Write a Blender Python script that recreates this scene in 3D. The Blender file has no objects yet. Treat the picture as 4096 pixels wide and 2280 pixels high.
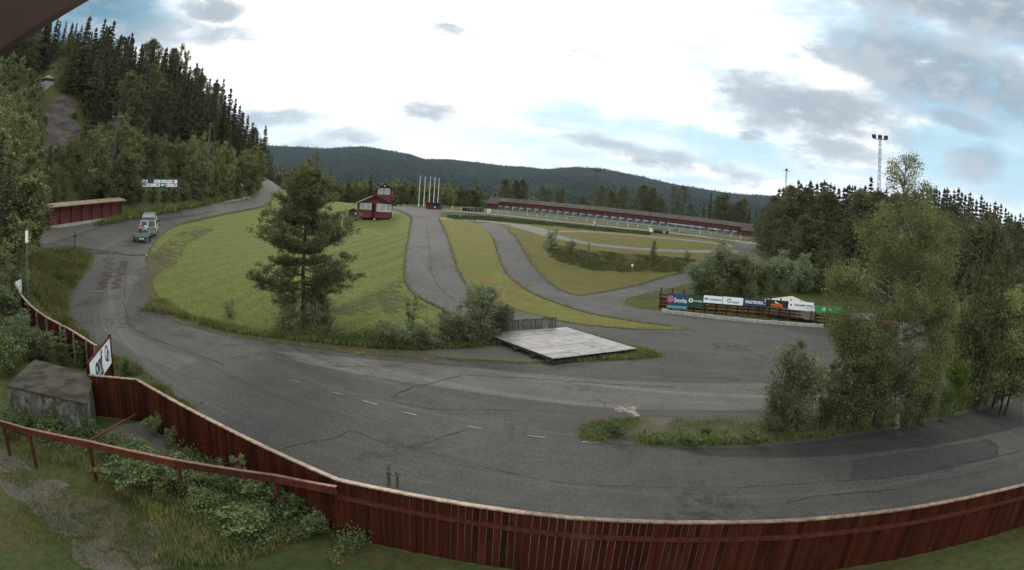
import bpy, bmesh, math, random
import numpy as np
from mathutils import Matrix, Vector, noise as mnoise
S = bpy.context.scene
COL = S.collection
rad = math.radians
# ---------------------------------------------------------------- camera (wide security-camera lens)
FPX, KD, CX, CY, PITCH, ROLL, CAMH = 2450., .08, 2048., 1140., rad(7.6), rad(3.6), 8.0
cd = bpy.data.cameras.new('Camera'); cam = bpy.data.objects.new('Camera', cd); COL.objects.link(cam); S.camera = cam
cd.type = 'PANO'; cd.panorama_type = 'FISHEYE_LENS_POLYNOMIAL'; cd.sensor_width = 36; cd.fisheye_fov = rad(179)
_s = 4096/36/FPX
cd.fisheye_polynomial_k0 = 0; cd.fisheye_polynomial_k1 = -_s; cd.fisheye_polynomial_k2 = 0
cd.fisheye_polynomial_k3 = -KD*_s**3; cd.fisheye_polynomial_k4 = 0
cd.clip_start = .05; cd.clip_end = 20000
cam.matrix_world = Matrix.Translation((0,0,CAMH)) @ Matrix.Rotation(math.pi/2-PITCH,4,'X') @ Matrix.Rotation(ROLL,4,'Z')
RM = np.array(cam.matrix_world.to_3x3())
def ray(px, py):
    x=(px-CX)/FPX; y=-(py-CY)/FPX; r=math.hypot(x,y); th=r*(1+KD*r*r); s=math.sin(th)/max(r,1e-9)
    return RM@np.array([x*s,y*s,-math.cos(th)])
def azel(px, py):
    d=ray(px,py); return math.atan2(d[0],d[1]), math.asin(d[2])
def at(px, py, D):                      # point on the sight line at horizontal distance D
    d=ray(px,py); h=math.hypot(d[0],d[1]); return Vector((d[0]/h*D, d[1]/h*D, CAMH+d[2]/h*D))
def atz(px, py, z):                     # point on the sight line at height z
    d=ray(px,py); t=(z-CAMH)/d[2]; return Vector((d[0]*t,d[1]*t,z))
# ---------------------------------------------------------------- view, sun, sky
S.view_settings.view_transform='Standard'; S.view_settings.look='None'; S.view_settings.exposure=.15; S.view_settings.gamma=1
SUN_AZ, SUN_EL = rad(-14), rad(22)
W = bpy.data.worlds.new('World'); S.world = W; W.use_nodes = True
NT = W.node_tree; NT.nodes.clear()
def wn(t, **k):
    n=NT.nodes.new(t)
    for a,b in k.items(): setattr(n,a,b)
    return n
L = NT.links.new
sky = wn('ShaderNodeTexSky', sky_type='NISHITA', sun_disc=False, sun_elevation=SUN_EL, sun_rotation=SUN_AZ, air_density=1.0, dust_density=.6, ozone_density=1.4)
skm = wn('ShaderNodeMix', data_type='RGBA', blend_type='MULTIPLY'); skm.inputs[0].default_value=1
L(sky.outputs[0], skm.inputs[6]); skm.inputs[7].default_value=(.1,.1,.1,1)
tc = wn('ShaderNodeTexCoord'); sep = wn('ShaderNodeSeparateXYZ'); L(tc.outputs['Generated'], sep.inputs[0])
def wm(op, a, b=None):
    n=wn('ShaderNodeMath', operation=op)
    for i,v in enumerate((a,b)):
        if v is None: continue
        if isinstance(v,(int,float)): n.inputs[i].default_value=v
        else: L(v, n.inputs[i])
    return n.outputs[0]
AZ = wm('MULTIPLY', wm('ARCTAN2', sep.outputs[0], sep.outputs[1]), 57.2958)
EL = wm('MULTIPLY', wm('ARCSINE', sep.outputs[2]), 57.2958)
cmb = wn('ShaderNodeCombineXYZ'); L(AZ, cmb.inputs[0]); L(EL, cmb.inputs[1])
# noise warp in sky space, stretched along the horizon
def wnoise(sx, sy, det, rough, loc=(0,0,0)):
    mp=wn('ShaderNodeMapping'); L(cmb.outputs[0], mp.inputs[0]); mp.inputs['Scale'].default_value=(sx,sy,1); mp.inputs['Location'].default_value=loc
    n=wn('ShaderNodeTexNoise'); n.inputs['Scale'].default_value=1; n.inputs['Detail'].default_value=det; n.inputs['Roughness'].default_value=rough
    L(mp.outputs[0], n.inputs['Vector']); return n
n1 = wnoise(.16,.34,7,.62); n2 = wnoise(.05,.17,6,.6,(3,7,0)); n3 = wnoise(.3,.8,6,.6,(9,2,0)); n4 = wnoise(.09,.62,6,.58,(2,11,0)); n5 = wnoise(.07,.26,7,.62,(14,5,0))
wv = wn('ShaderNodeVectorMath', operation='MULTIPLY_ADD'); L(n1.outputs['Color'], wv.inputs[0]); wv.inputs[1].default_value=(6,2.8,0); L(cmb.outputs[0], wv.inputs[2])
wo = wn('ShaderNodeVectorMath', operation='SUBTRACT'); L(wv.outputs[0], wo.inputs[0]); wo.inputs[1].default_value=(3,1.4,0)
WV = wo.outputs[0]
def blob(px, py, wx, wy, amp=1., rot=0., soft=.25):
    a,e=azel(px,py)
    mp=wn('ShaderNodeMapping', vector_type='TEXTURE'); L(WV, mp.inputs[0])
    mp.inputs['Location'].default_value=(math.degrees(a),math.degrees(e),0); mp.inputs['Rotation'].default_value=(0,0,rad(rot)); mp.inputs['Scale'].default_value=(wx*.0245,wy*.0245,1)
    ln=wn('ShaderNodeVectorMath', operation='LENGTH'); L(mp.outputs[0], ln.inputs[0])
    mr=wn('ShaderNodeMapRange', interpolation_type='SMOOTHSTEP'); L(ln.outputs['Value'], mr.inputs[0])
    mr.inputs['From Min'].default_value=soft; mr.inputs['From Max'].default_value=1.25; mr.inputs['To Min'].default_value=amp; mr.inputs['To Max'].default_value=0
    return mr.outputs[0]
def acc(blobs):
    o=None
    for b in blobs: o = b if o is None else wm('MAXIMUM', o, b)
    return o
dark = acc([blob(*b) for b in [
 (1835,125,200,30,.62,-5),(2348,225,190,36,.66,-6),(2870,176,220,40,.4,0),
 (3280,440,520,150,1.05,-4),(3700,270,560,190,1.05,-5),(3850,10,760,150,1.1,-6),(4050,360,260,160,1.,-8),(3826,489,260,60,.85,-6),
 (3325,600,360,70,.8,2),(3010,537,80,44,.85),(3922,640,150,110,.8,0),(3150,330,260,70,.6,-3),(3550,560,200,60,.6,-3),
 (1690,432,240,52,.8,-3),(1100,468,240,56,.8,6),(1370,537,220,50,.6,0),(2650,628,650,48,.75,-9),
 (1150,560,320,66,.5,0),(650,130,620,95,.85,0),(880,40,170,70,1.,5),(420,30,300,70,.6)]])
blue = acc([blob(*b) for b in [(300,40,620,210,1.1,0,.3),(3950,430,520,260,1.1,-8,.3),(3500,120,560,200,.8,-6,.2),(2650,560,900,100,.8,-8,.3),
 (1250,540,700,110,.8,0,.3),(1900,570,800,95,.8,-4,.3),(2500,690,1000,85,.8,-8,.3),(2950,300,440,260,.5,0,.2),(3900,640,480,180,1.0,-8,.3),(4000,60,400,200,.9,0,.3),(2150,330,500,60,.45,-4,.2)]])
def mixc(f, a, b):
    m=wn('ShaderNodeMix', data_type='RGBA')
    if isinstance(f,(int,float)): m.inputs[0].default_value=f
    else: L(f, m.inputs[0])
    for i,v in ((6,a),(7,b)):
        if isinstance(v,tuple): m.inputs[i].default_value=v
        else: L(v, m.inputs[i])
    return m.outputs[2]
def ramp(f, lo, hi, a=0., b=1.):
    mr=wn('ShaderNodeMapRange', interpolation_type='SMOOTHSTEP'); L(f, mr.inputs[0])
    for k,v in zip(('From Min','From Max','To Min','To Max'),(lo,hi,a,b)): mr.inputs[k].default_value=v
    return mr.outputs[0]
skyblue = mixc(.7, skm.outputs[2], (.52,.80,.95,1))
# the deeper blue hole in the upper left
deep = blob(260,0,640,260,1.,0,.2)
skyblue = mixc(wm('MULTIPLY', deep, .9), skyblue, (.085,.24,.34,1))
cloudw = mixc(ramp(n3.outputs[0],.4,.62), (.98,1.08,1.14,1), (1.25,1.23,1.2,1))
glow = blob(1750,240,1700,460,1.,-3,.35)
cloudw = mixc(glow, cloudw, (1.55,1.5,1.45,1))
bl = ramp(wm('ADD', blue, wm('MULTIPLY', wm('SUBTRACT', n2.outputs[0], .5), -2.2)), .0, 1.)
bl = wm('MULTIPLY', bl, wm('MINIMUM', wm('MULTIPLY', blue, 4), 1))
c1 = mixc(bl, cloudw, skyblue)
# thin layered bands of shaded cloud low over the hills and soft grey-blue texture elsewhere
band = wm('MULTIPLY', ramp(n4.outputs[0],.44,.66), ramp(EL,14,5,0,1))
c1 = mixc(wm('MULTIPLY', band, .6), c1, (.55,.74,.88,1))
lay = wm('MULTIPLY', ramp(n5.outputs[0],.50,.72), wm('SUBTRACT', 1, glow))
c1 = mixc(wm('MULTIPLY', lay, .6), c1, (.62,.72,.80,1))
dk = ramp(wm('ADD', dark, wm('MULTIPLY', wm('SUBTRACT', n1.outputs[0], .52), 3.0)), -.05, 1.15)
dk = wm('MULTIPLY', dk, wm('MINIMUM', wm('MULTIPLY', dark, 4), 1))
greyc = mixc(ramp(n1.outputs[0],.35,.62), (.22,.29,.36,1), (.48,.55,.61,1))
c2 = mixc(dk, c1, greyc)
# overhead and behind, out of view, sky is brightened to light the ground
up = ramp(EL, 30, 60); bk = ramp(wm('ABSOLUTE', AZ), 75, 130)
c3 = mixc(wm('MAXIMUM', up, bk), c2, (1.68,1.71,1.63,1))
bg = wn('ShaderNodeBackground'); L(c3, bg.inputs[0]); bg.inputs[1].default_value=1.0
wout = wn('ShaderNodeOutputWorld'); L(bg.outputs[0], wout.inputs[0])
sl = bpy.data.lights.new('Sun','SUN'); sl.energy=1.5; sl.angle=rad(11); sl.color=(1,.9,.76)
so = bpy.data.objects.new('Sun', sl); COL.objects.link(so)
sd = Vector((math.sin(SUN_AZ)*math.cos(SUN_EL), math.cos(SUN_AZ)*math.cos(SUN_EL), math.sin(SUN_EL)))
so.rotation_euler = sd.to_track_quat('Z','Y').to_euler(); so.location=(0,0,60)
try: W.cycles.sampling_method='MANUAL'; W.cycles.sample_map_resolution=512
except Exception: pass
# ---------------------------------------------------------------- materials
def newmat(name):
    m=bpy.data.materials.new(name); m.use_nodes=True; nt=m.node_tree
    return m, nt, nt.nodes['Principled BSDF']
def nn(nt, t, inp={}, **k):
    n=nt.nodes.new(t)
    for a,b in k.items(): setattr(n,a,b)
    for a,b in inp.items():
        if hasattr(b,'is_linked') or isinstance(b,bpy.types.NodeSocket): nt.links.new(b, n.inputs[a])
        else: n.inputs[a].default_value=b
    return n
def pos(nt, obj=False):
    if obj: return nn(nt,'ShaderNodeTexCoord').outputs['Object']
    return nn(nt,'ShaderNodeNewGeometry').outputs['Position']
def c4(c): return (c[0],c[1],c[2],1)
def noise(nt, scale, det=4, rough=.55, vec=None, stretch=None, dist=0):
    v = vec or pos(nt)
    if stretch:
        mp=nn(nt,'ShaderNodeMapping',{'Vector':v,'Scale':stretch}); v=mp.outputs[0]
    return nn(nt,'ShaderNodeTexNoise',{'Vector':v,'Scale':scale,'Detail':det,'Roughness':rough,'Distortion':dist}).outputs[0]
def mr(nt, v, a, b, c=0., d=1.):
    return nn(nt,'ShaderNodeMapRange',{'Value':v,'From Min':a,'From Max':b,'To Min':c,'To Max':d}, interpolation_type='SMOOTHSTEP').outputs[0]
def mx(nt, f, a, b, mode='MIX'):
    n=nt.nodes.new('ShaderNodeMix'); n.data_type='RGBA'; n.blend_type=mode
    for i,v in ((0,f),(6,a),(7,b)):
        if isinstance(v,bpy.types.NodeSocket): nt.links.new(v,n.inputs[i])
        else: n.inputs[i].default_value = v if i==0 else c4(v)
    return n.outputs[2]
def bump(nt, bsdf, h, strength=.4, dist=.02):
    b=nn(nt,'ShaderNodeBump',{'Height':h,'Strength':strength,'Distance':dist}); nt.links.new(b.outputs[0],bsdf.inputs['Normal'])
def setc(nt, bsdf, c, rough=.8, spec=.3):
    if isinstance(c,bpy.types.NodeSocket): nt.links.new(c,bsdf.inputs['Base Color'])
    else: bsdf.inputs['Base Color'].default_value=c4(c)
    bsdf.inputs['Roughness'].default_value=rough; bsdf.inputs['Specular IOR Level'].default_value=spec
MATS={}
def flat(name, c, rough=.6, spec=.35, var=.15, metal=0., sc=3.):
    if name in MATS: return MATS[name]
    m,nt,b=newmat(name)
    n=noise(nt,sc,5)
    setc(nt,b, mx(nt, mr(nt,n,.3,.7), tuple(x*(1-var) for x in c), tuple(min(1,x*(1+var)) for x in c)), rough, spec)
    b.inputs['Metallic'].default_value=metal
    MATS[name]=m; return m
def m_asphalt(name, lo, hi, fresh=0.):
    m,nt,b=newmat(name)
    P=pos(nt); big=noise(nt,.09,5,.6); med=noise(nt,.55,7,.68); grit=noise(nt,5.5,5,.8); fine=noise(nt,14,4,.8); speck=noise(nt,34,2,.6)
    c=mx(nt, mr(nt,big,.35,.65), lo, hi)
    c=mx(nt, mr(nt,med,.38,.70,.0,.55), c, tuple(x*.68 for x in lo))
    c=mx(nt, mr(nt,grit,.40,.66,0,.55), c, tuple(x*.62 for x in lo))
    c=mx(nt, mr(nt,fine,.48,.66,0,.55), c, tuple(x*1.55 for x in hi))
    c=mx(nt, mr(nt,speck,.60,.70,0,.6), c, (.20,.195,.18))
    # tyre-polished streaks that follow concentric passes round the yard
    sx=nn(nt,'ShaderNodeVectorMath',{0:P,1:(0,0,0)},operation='MULTIPLY'); sx.inputs[1].default_value=(1,1,0)
    dc=nn(nt,'ShaderNodeVectorMath',{0:sx.outputs[0],1:(14,62,0)},operation='DISTANCE').outputs['Value']
    wv_=nn(nt,'ShaderNodeCombineXYZ',{0:nn(nt,'ShaderNodeMath',{0:dc,1:1.1},operation='MULTIPLY').outputs[0],1:0.}).outputs[0]
    wz=nn(nt,'ShaderNodeVectorMath',{0:wv_,1:nn(nt,'ShaderNodeVectorMath',{0:P,1:(.05,.05,.05)},operation='MULTIPLY').outputs[0]},operation='ADD').outputs[0]
    sk=nn(nt,'ShaderNodeTexNoise',{'Vector':wz,'Scale':1.,'Detail':4,'Roughness':.6}).outputs[0]
    c=mx(nt, mr(nt,sk,.52,.70,0,.5), c, tuple(x*1.32 for x in hi)); c=mx(nt, mr(nt,sk,.46,.30,0,.4), c, tuple(x*.72 for x in lo))
    bl=nn(nt,'ShaderNodeMath',{0:mr(nt,noise(nt,.22,4,.6,dist=.6),.54,.66),1:mr(nt,noise(nt,2.2,6,.75),.42,.58)},operation='MULTIPLY').outputs[0]
    c=mx(nt, nn(nt,'ShaderNodeMath',{0:bl,1:.65},operation='MULTIPLY').outputs[0], c, tuple(x*.45 for x in lo))
    setc(nt,b,c,.88,.12); bump(nt,b,nn(nt,'ShaderNodeMath',{0:fine,1:grit},operation='ADD').outputs[0],.6,.02)
    return m
def m_grass(name, cols, patch=.12, stripe=None, rough=.9):
    m,nt,b=newmat(name)
    a,bb,cc = cols
    c=mx(nt, mr(nt,noise(nt,patch,6,.62),.38,.62), a, bb)
    c=mx(nt, mr(nt,noise(nt,patch*3.3,7,.7,dist=.6),.47,.62,0,.85), c, cc)
    if stripe:
        v=nn(nt,'ShaderNodeMapping',{'Vector':pos(nt),'Rotation':(0,0,stripe)}).outputs[0]
        w=nn(nt,'ShaderNodeTexWave',{'Vector':v,'Scale':.16,'Distortion':3.0,'Detail':3,'Detail Scale':.5},bands_direction='X').outputs['Fac']
        c=mx(nt, mr(nt,w,.3,.7,0,.6), c, tuple(x*1.35 for x in a))
    f=noise(nt,3.2,7,.8); g=noise(nt,16,4,.75,stretch=(1,1,.4)); br=noise(nt,.5,6,.7,dist=.5)
    c=mx(nt, mr(nt,br,.55,.70,0,.6), c, tuple(x*k for x,k in zip(cc,(1.0,.82,.9))))
    c=mx(nt, mr(nt,f,.42,.66,0,.65), c, tuple(x*.5 for x in a))
    c=mx(nt, mr(nt,g,.55,.75,0,.5), c, tuple(min(1,x*1.6) for x in bb))
    setc(nt,b,c,rough,.03); bump(nt,b,nn(nt,'ShaderNodeMath',{0:f,1:g},operation='ADD').outputs[0],.9,.08)
    return m
def m_leaf(name, c1, c2, tr=.3, clump=.5, vr=(.5,1.6)):
    m,nt,b=newmat(name)
    g=nn(nt,'ShaderNodeNewGeometry'); oi=nn(nt,'ShaderNodeObjectInfo')
    n=noise(nt,clump,3,.6)
    c=mx(nt, mr(nt,n,.35,.65), c1, c2)
    hs=nn(nt,'ShaderNodeHueSaturation',{'Color':c})
    nt.links.new(nn(nt,'ShaderNodeMapRange',{'Value':g.outputs['Random Per Island'],'To Min':vr[0],'To Max':vr[1]}).outputs[0], hs.inputs['Value'])
    nt.links.new(nn(nt,'ShaderNodeMapRange',{'Value':oi.outputs['Random'],'To Min':.488,'To Max':.515}).outputs[0], hs.inputs['Hue'])
    hs2=nn(nt,'ShaderNodeHueSaturation',{'Color':hs.outputs[0]})
    nt.links.new(nn(nt,'ShaderNodeMapRange',{'Value':oi.outputs['Random'],'To Min':.72,'To Max':1.22}).outputs[0], hs2.inputs['Value'])
    col=hs2.outputs[0]
    setc(nt,b,col,.75,.12 if tr>0 else 0.)
    t=nn(nt,'ShaderNodeBsdfTranslucent',{'Color':col}); ms=nn(nt,'ShaderNodeMixShader',{0:tr})
    nt.links.new(b.outputs[0],ms.inputs[1]); nt.links.new(t.outputs[0],ms.inputs[2])
    nt.links.new(ms.outputs[0], nt.nodes['Material Output'].inputs[0])
    return m
def m_wood(name, c1, c2, scale=6, axis=(1,1,.08), rough=.7, spec=.3, board=None):
    m,nt,b=newmat(name)
    g=nn(nt,'ShaderNodeNewGeometry')
    n=noise(nt,scale,6,.65,stretch=axis)
    c=mx(nt, mr(nt,n,.35,.68), c1, c2)
    hs=nn(nt,'ShaderNodeHueSaturation',{'Color':c})
    nt.links.new(nn(nt,'ShaderNodeMapRange',{'Value':g.outputs['Random Per Island'],'To Min':.62,'To Max':1.4}).outputs[0], hs.inputs['Value'])
    st=noise(nt,1.3,6,.7,stretch=(1.5,1.5,.5)); oc=mx(nt, mr(nt,st,.5,.72,0,.45), hs.outputs[0], tuple(min(1,x*1.5+.012) for x in c2))
    setc(nt,b,oc,rough,spec); bump(nt,b,n,.3,.01)
    return m
M_ASPH=m_asphalt('asphalt',(.039,.039,.0375),(.060,.059,.056))
M_ASPHM=m_asphalt('asphalt_track',(.050,.0495,.048),(.068,.067,.065))
M_ASPH2=m_asphalt('asphalt_pale',(.098,.096,.092),(.13,.127,.121))
M_ASPHD=m_asphalt('asphalt_dark',(.040,.040,.039),(.052,.051,.049))
M_ROUGH=m_grass('rough_grass',((.040,.058,.020),(.065,.080,.028),(.075,.062,.030)),.16)
M_LAWN=m_grass('mown_lawn',((.088,.110,.032),(.112,.130,.038),(.118,.114,.040)),.07,stripe=rad(8))
M_STRIP=m_grass('dry_grass',((.108,.122,.034),(.134,.134,.042),(.140,.090,.038)),.13)
M_FIELD=m_grass('field_grass',((.085,.098,.030),(.110,.103,.036),(.120,.066,.032)),.10)
M_BANK=m_grass('bank_grass',((.042,.058,.022),(.060,.066,.026),(.090,.052,.028)),.3)
M_MEADOW=m_grass('meadow',((.16,.18,.06),(.22,.21,.08),(.2,.18,.08)),.02)
def m_gravel():
    m,nt,b=newmat('gravel')
    v=nn(nt,'ShaderNodeTexVoronoi',{'Vector':pos(nt),'Scale':14}).outputs['Distance']
    n=noise(nt,.7,6,.7); f=noise(nt,26,3,.7)
    c=mx(nt, mr(nt,f,.35,.7), (.052,.047,.042), (.15,.14,.13))
    c=mx(nt,.4,c,mx(nt,1.,c,v,'MULTIPLY'))
    c=mx(nt, mr(nt,n,.45,.7,0,.8), c, (.085,.075,.04))
    setc(nt,b,c,.9,.2); bump(nt,b,f,.9,.05); return m
M_GRAVEL=m_gravel()
M_VERGE=m_grass('dusty_verge',((.075,.068,.042),(.098,.085,.055),(.07,.075,.03)),.5)
def patchy(src,name,sc=1.1,lo=.42,hi=.56):
    m=src.copy(); m.name=name; nt=m.node_tree; out=nt.nodes['Material Output']; b=nt.nodes['Principled BSDF']
    t=nt.nodes.new('ShaderNodeBsdfTransparent'); ms=nn(nt,'ShaderNodeMixShader',{0:mr(nt,noise(nt,sc,7,.72,dist=.4),lo,hi)})
    nt.links.new(t.outputs[0],ms.inputs[1]); nt.links.new(b.outputs[0],ms.inputs[2]); nt.links.new(ms.outputs[0],out.inputs[0]); return m
M_PATCH=patchy(M_VERGE,'patchy_bare_turf',.8,.46,.56)
M_GRAVP=patchy(M_GRAVEL,'patchy_gravel',.9,.40,.50)
M_SOIL=flat('soil',(.035,.028,.022),.95,.1,.4)
def m_rock():
    m,nt,b=newmat('rock')
    n=noise(nt,.35,8,.65,stretch=(1,1,2.5)); f=noise(nt,2.5,6,.7)
    c=mx(nt, mr(nt,n,.35,.65), (.030,.024,.022), (.085,.072,.066)); c=mx(nt,mr(nt,f,.5,.7,0,.6),c,(.03,.026,.02))
    setc(nt,b,c,.85,.25); bump(nt,b,n,1.,.8); return m
M_ROCK=m_rock()
def m_conc():
    m,nt,b=newmat('weathered_concrete')
    n=noise(nt,1.2,7,.7); st=noise(nt,2,6,.75,stretch=(1.6,1.6,.22)); ml=noise(nt,1.7,5,.6,dist=.5)
    c=mx(nt, mr(nt,n,.35,.65),(.075,.080,.076),(.13,.135,.128)); c=mx(nt,mr(nt,st,.44,.66,0,.85),c,(.022,.021,.019))
    c=mx(nt,mr(nt,ml,.46,.58,0,.85),c,(.026,.026,.014)); c=mx(nt,mr(nt,noise(nt,7,6,.8),.5,.66,0,.6),c,(.02,.02,.015))
    setc(nt,b,c,.9,.2); bump(nt,b,n,.5,.03); return m
M_CONC=m_conc()
M_CONCT=flat('mossy_concrete_top',(.040,.037,.031),.95,.05,.45,sc=1.6)
M_CONCL=flat('concrete_block',(.26,.26,.25),.85,.2,.25)
M_RED=m_wood('red_stained_boards',(.024,.0058,.003),(.038,.0088,.0045),5,(1,1,.06),.85,.06)
M_REDL=m_wood('red_stained_wall',(.062,.013,.013),(.088,.019,.018),4,(1,1,.08))
M_CAP=m_wood('worn_cap_board',(.10,.055,.038),(.22,.165,.12),5,(1,1,1),.55,.3)
M_RAIL=m_wood('red_rail',(.036,.0095,.0055),(.060,.018,.011),8,(1,1,1),.8,.1)
M_RAILT=m_wood('red_rail_top',(.085,.038,.026),(.15,.085,.06),8,(1,1,1),.6,.3)
M_OLDW=m_wood('grey_weathered_wood',(.030,.028,.026),(.14,.13,.12),7,(1,1,.1))
M_DECK=m_wood('deck_planks',(.13,.12,.113),(.27,.255,.245),5,(.5,4,1),.42,.6)
M_EAVE=flat('eave_paint',(.022,.010,.007),.8,.1,.2)
M_DARKW=m_wood('dark_wood',(.018,.015,.014),(.04,.035,.03),6)
M_ROOF=m_wood('brown_roof',(.022,.015,.011),(.048,.032,.025),3)
M_ROOFD=flat('dark_roof',(.028,.024,.022),.8,.2,.3)
M_WHITE=flat('white_paint',(.62,.64,.64),.5,.4,.06)
M_POSTW=flat('weathered_white',(.34,.36,.36),.7,.3,.2)
M_MASTL=flat('dull_galvanised',(.075,.08,.08),.7,.3,.2)
M_SIGNW=flat('sign_white',(.66,.71,.74),.45,.4,.04)
M_GREYW=flat('slate_grey_boards',(.15,.17,.18),.8,.2,.15)
M_STEEL=flat('galvanised_steel',(.17,.18,.18),.5,.5,.15,.5)
M_STEELD=flat('dark_steel',(.025,.028,.045),.6,.4,.15)
M_BLACK=flat('black_rubber',(.015,.015,.016),.75,.3,.2)
M_BARK=flat('bark',(.045,.035,.028),.9,.15,.35)
M_PBARK=flat('pine_bark',(.085,.045,.025),.9,.15,.35)
def m_birch():
    m,nt,b=newmat('birch_bark')
    n=noise(nt,4,5,.7,stretch=(1,1,3))
    setc(nt,b,mx(nt,mr(nt,n,.42,.58),(.05,.045,.04),(.23,.22,.20)),.8,.2); return m
M_BIRCH=m_birch()
M_GLASS=flat('window_glass',(.10,.12,.12),.08,.9,.3,0.,.8)
L_HERO=m_leaf('big_pine_needles',(.075,.088,.040),(.135,.145,.068),.35,.9)
L_SPR=m_leaf('spruce_needles',(.044,.041,.024),(.074,.066,.038),.2,.35)
L_SPRR=m_leaf('spruce_needles_green',(.046,.050,.028),(.074,.078,.042),.2,.35)
L_PINE=m_leaf('pine_needles',(.062,.072,.034),(.108,.114,.054),.28,.5)
L_DEC=m_leaf('broad_leaves',(.088,.104,.042),(.150,.160,.072),.42,.35)
L_WIL=m_leaf('willow_leaves',(.112,.136,.070),(.190,.212,.128),.45,.8)
L_BIR=m_leaf('birch_leaves',(.095,.118,.042),(.185,.198,.082),.42,1.1)
L_ROW=m_leaf('bright_leaves',(.075,.13,.026),(.115,.17,.04),.4,1.)
L_WEED=m_leaf('weed_leaves',(.075,.105,.040),(.125,.150,.065),.3,.8)
L_GRASS=m_leaf('grass_blades',(.085,.105,.032),(.15,.145,.055),.3,.6)
L_FAR=m_leaf('far_foliage',(.050,.062,.032),(.105,.112,.058),.2,.012)
L_HILL=m_leaf('hill_foliage',(.010,.0145,.011),(.018,.0235,.016),.0,.004,(.9,1.1))
_nt=L_HILL.node_tree; _b=_nt.nodes['Principled BSDF']; _c=_b.inputs['Base Color'].links[0].from_socket
_nt.links.new(nn(_nt,'ShaderNodeBsdfDiffuse',{'Color':_c}).outputs[0], _nt.nodes['Material Output'].inputs[0])
# ---------------------------------------------------------------- tagging
USED={}
def tag(o, label=None, cat=None, group=None, kind=None):
    if label: o['label']=label
    if cat: o['category']=cat
    if group: o['group']=group
    if kind: o['kind']=kind
    return o
def link(name, me, mat=None, parent=None):
    if mat is not None and not me.materials:
        for m in (mat if isinstance(mat,(list,tuple)) else [mat]): me.materials.append(m)
    o=bpy.data.objects.new(name, me); COL.objects.link(o)
    if parent: o.parent=parent
    return o
def empty(name, loc=(0,0,0), rz=0, label=None, cat=None, group=None):
    o=bpy.data.objects.new(name, None); COL.objects.link(o); o.location=loc; o.rotation_euler=(0,0,rz); o.empty_display_size=.3
    return tag(o,label,cat,group)
def mesh_np(name, V, Fq, smooth=False):
    V=np.asarray(V,dtype=np.float32); Fq=np.asarray(Fq,dtype=np.int32); k=Fq.shape[1]
    me=bpy.data.meshes.new(name); me.vertices.add(len(V)); me.vertices.foreach_set('co',V.ravel())
    me.loops.add(Fq.size); me.loops.foreach_set('vertex_index',Fq.ravel())
    me.polygons.add(len(Fq)); me.polygons.foreach_set('loop_start',np.arange(0,Fq.size,k,dtype=np.int32))
    if smooth: me.polygons.foreach_set('use_smooth',np.ones(len(Fq),dtype=bool))
    me.update(calc_edges=True); me.validate(); return me
def build_each(mb,name,mat,parent=None):
    out=[]
    for i in range(0,len(mb.f),6):
        fs=mb.f[i:i+6]; lo=min(min(f) for f in fs); hi=max(max(f) for f in fs)+1
        m=MB(); m.v=mb.v[lo:hi]; m.f=[tuple(k-lo for k in f) for f in fs]; out.append(m.build(name,mat,parent))
    return out
class MB:
    def __init__(s): s.v=[]; s.f=[]
    def quad(s,*p):
        n=len(s.v); s.v+= [tuple(q) for q in p]; s.f.append(tuple(range(n,n+len(p)))); return s
    def hexa(s,b,t):
        n=len(s.v); s.v+=[tuple(q) for q in b]+[tuple(q) for q in t]; k=len(b)
        s.f.append(tuple(range(n+k-1,n-1,-1))); s.f.append(tuple(range(n+k,n+2*k)))
        for i in range(k): j=(i+1)%k; s.f.append((n+i,n+j,n+k+j,n+k+i))
        return s
    def box(s,x0,x1,y0,y1,z0,z1):
        return s.hexa([(x0,y0,z0),(x1,y0,z0),(x1,y1,z0),(x0,y1,z0)],[(x0,y0,z1),(x1,y0,z1),(x1,y1,z1),(x0,y1,z1)])
    def bar(s,a,b,w,h,up=(0,0,1)):          # box from a to b, width w, height h
        a=Vector(a); b=Vector(b); d=(b-a).normalized(); u=Vector(up)
        if abs(d.dot(u))>.98: u=Vector((0,1,0))
        r=d.cross(u).normalized(); u=r.cross(d).normalized()
        c=[(-r*w/2-u*h/2),(r*w/2-u*h/2),(r*w/2+u*h/2),(-r*w/2+u*h/2)]
        return s.hexa([a+q for q in c],[b+q for q in c])
    def tube(s,a,b,r0,r1=None,n=8):
        a=Vector(a); b=Vector(b); r1=r0 if r1 is None else r1; d=(b-a).normalized(); u=Vector((0,0,1)) if abs(d.z)<.95 else Vector((1,0,0))
        x=d.cross(u).normalized(); y=d.cross(x)
        A=[a+(x*math.cos(2*math.pi*i/n)+y*math.sin(2*math.pi*i/n))*r0 for i in range(n)]
        B=[b+(x*math.cos(2*math.pi*i/n)+y*math.sin(2*math.pi*i/n))*r1 for i in range(n)]
        return s.hexa(A,B)
    def path(s,pts,rs,n=7):
        for i in range(len(pts)-1): s.tube(pts[i],pts[i+1],rs[i],rs[i+1],n)
        return s
    def mesh(s,name):
        me=bpy.data.meshes.new(name); me.from_pydata([tuple(v) for v in s.v],[],s.f); me.update()
        bm=bmesh.new(); bm.from_mesh(me); bmesh.ops.recalc_face_normals(bm,faces=bm.faces); bm.to_mesh(me); bm.free(); return me
    def build(s,name,mat,parent=None,bevel=0):
        o=link(name,s.mesh(name),mat,parent)
        if bevel: m=o.modifiers.new('b','BEVEL'); m.width=bevel; m.segments=2; m.limit_method='ANGLE'
        return o
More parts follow.
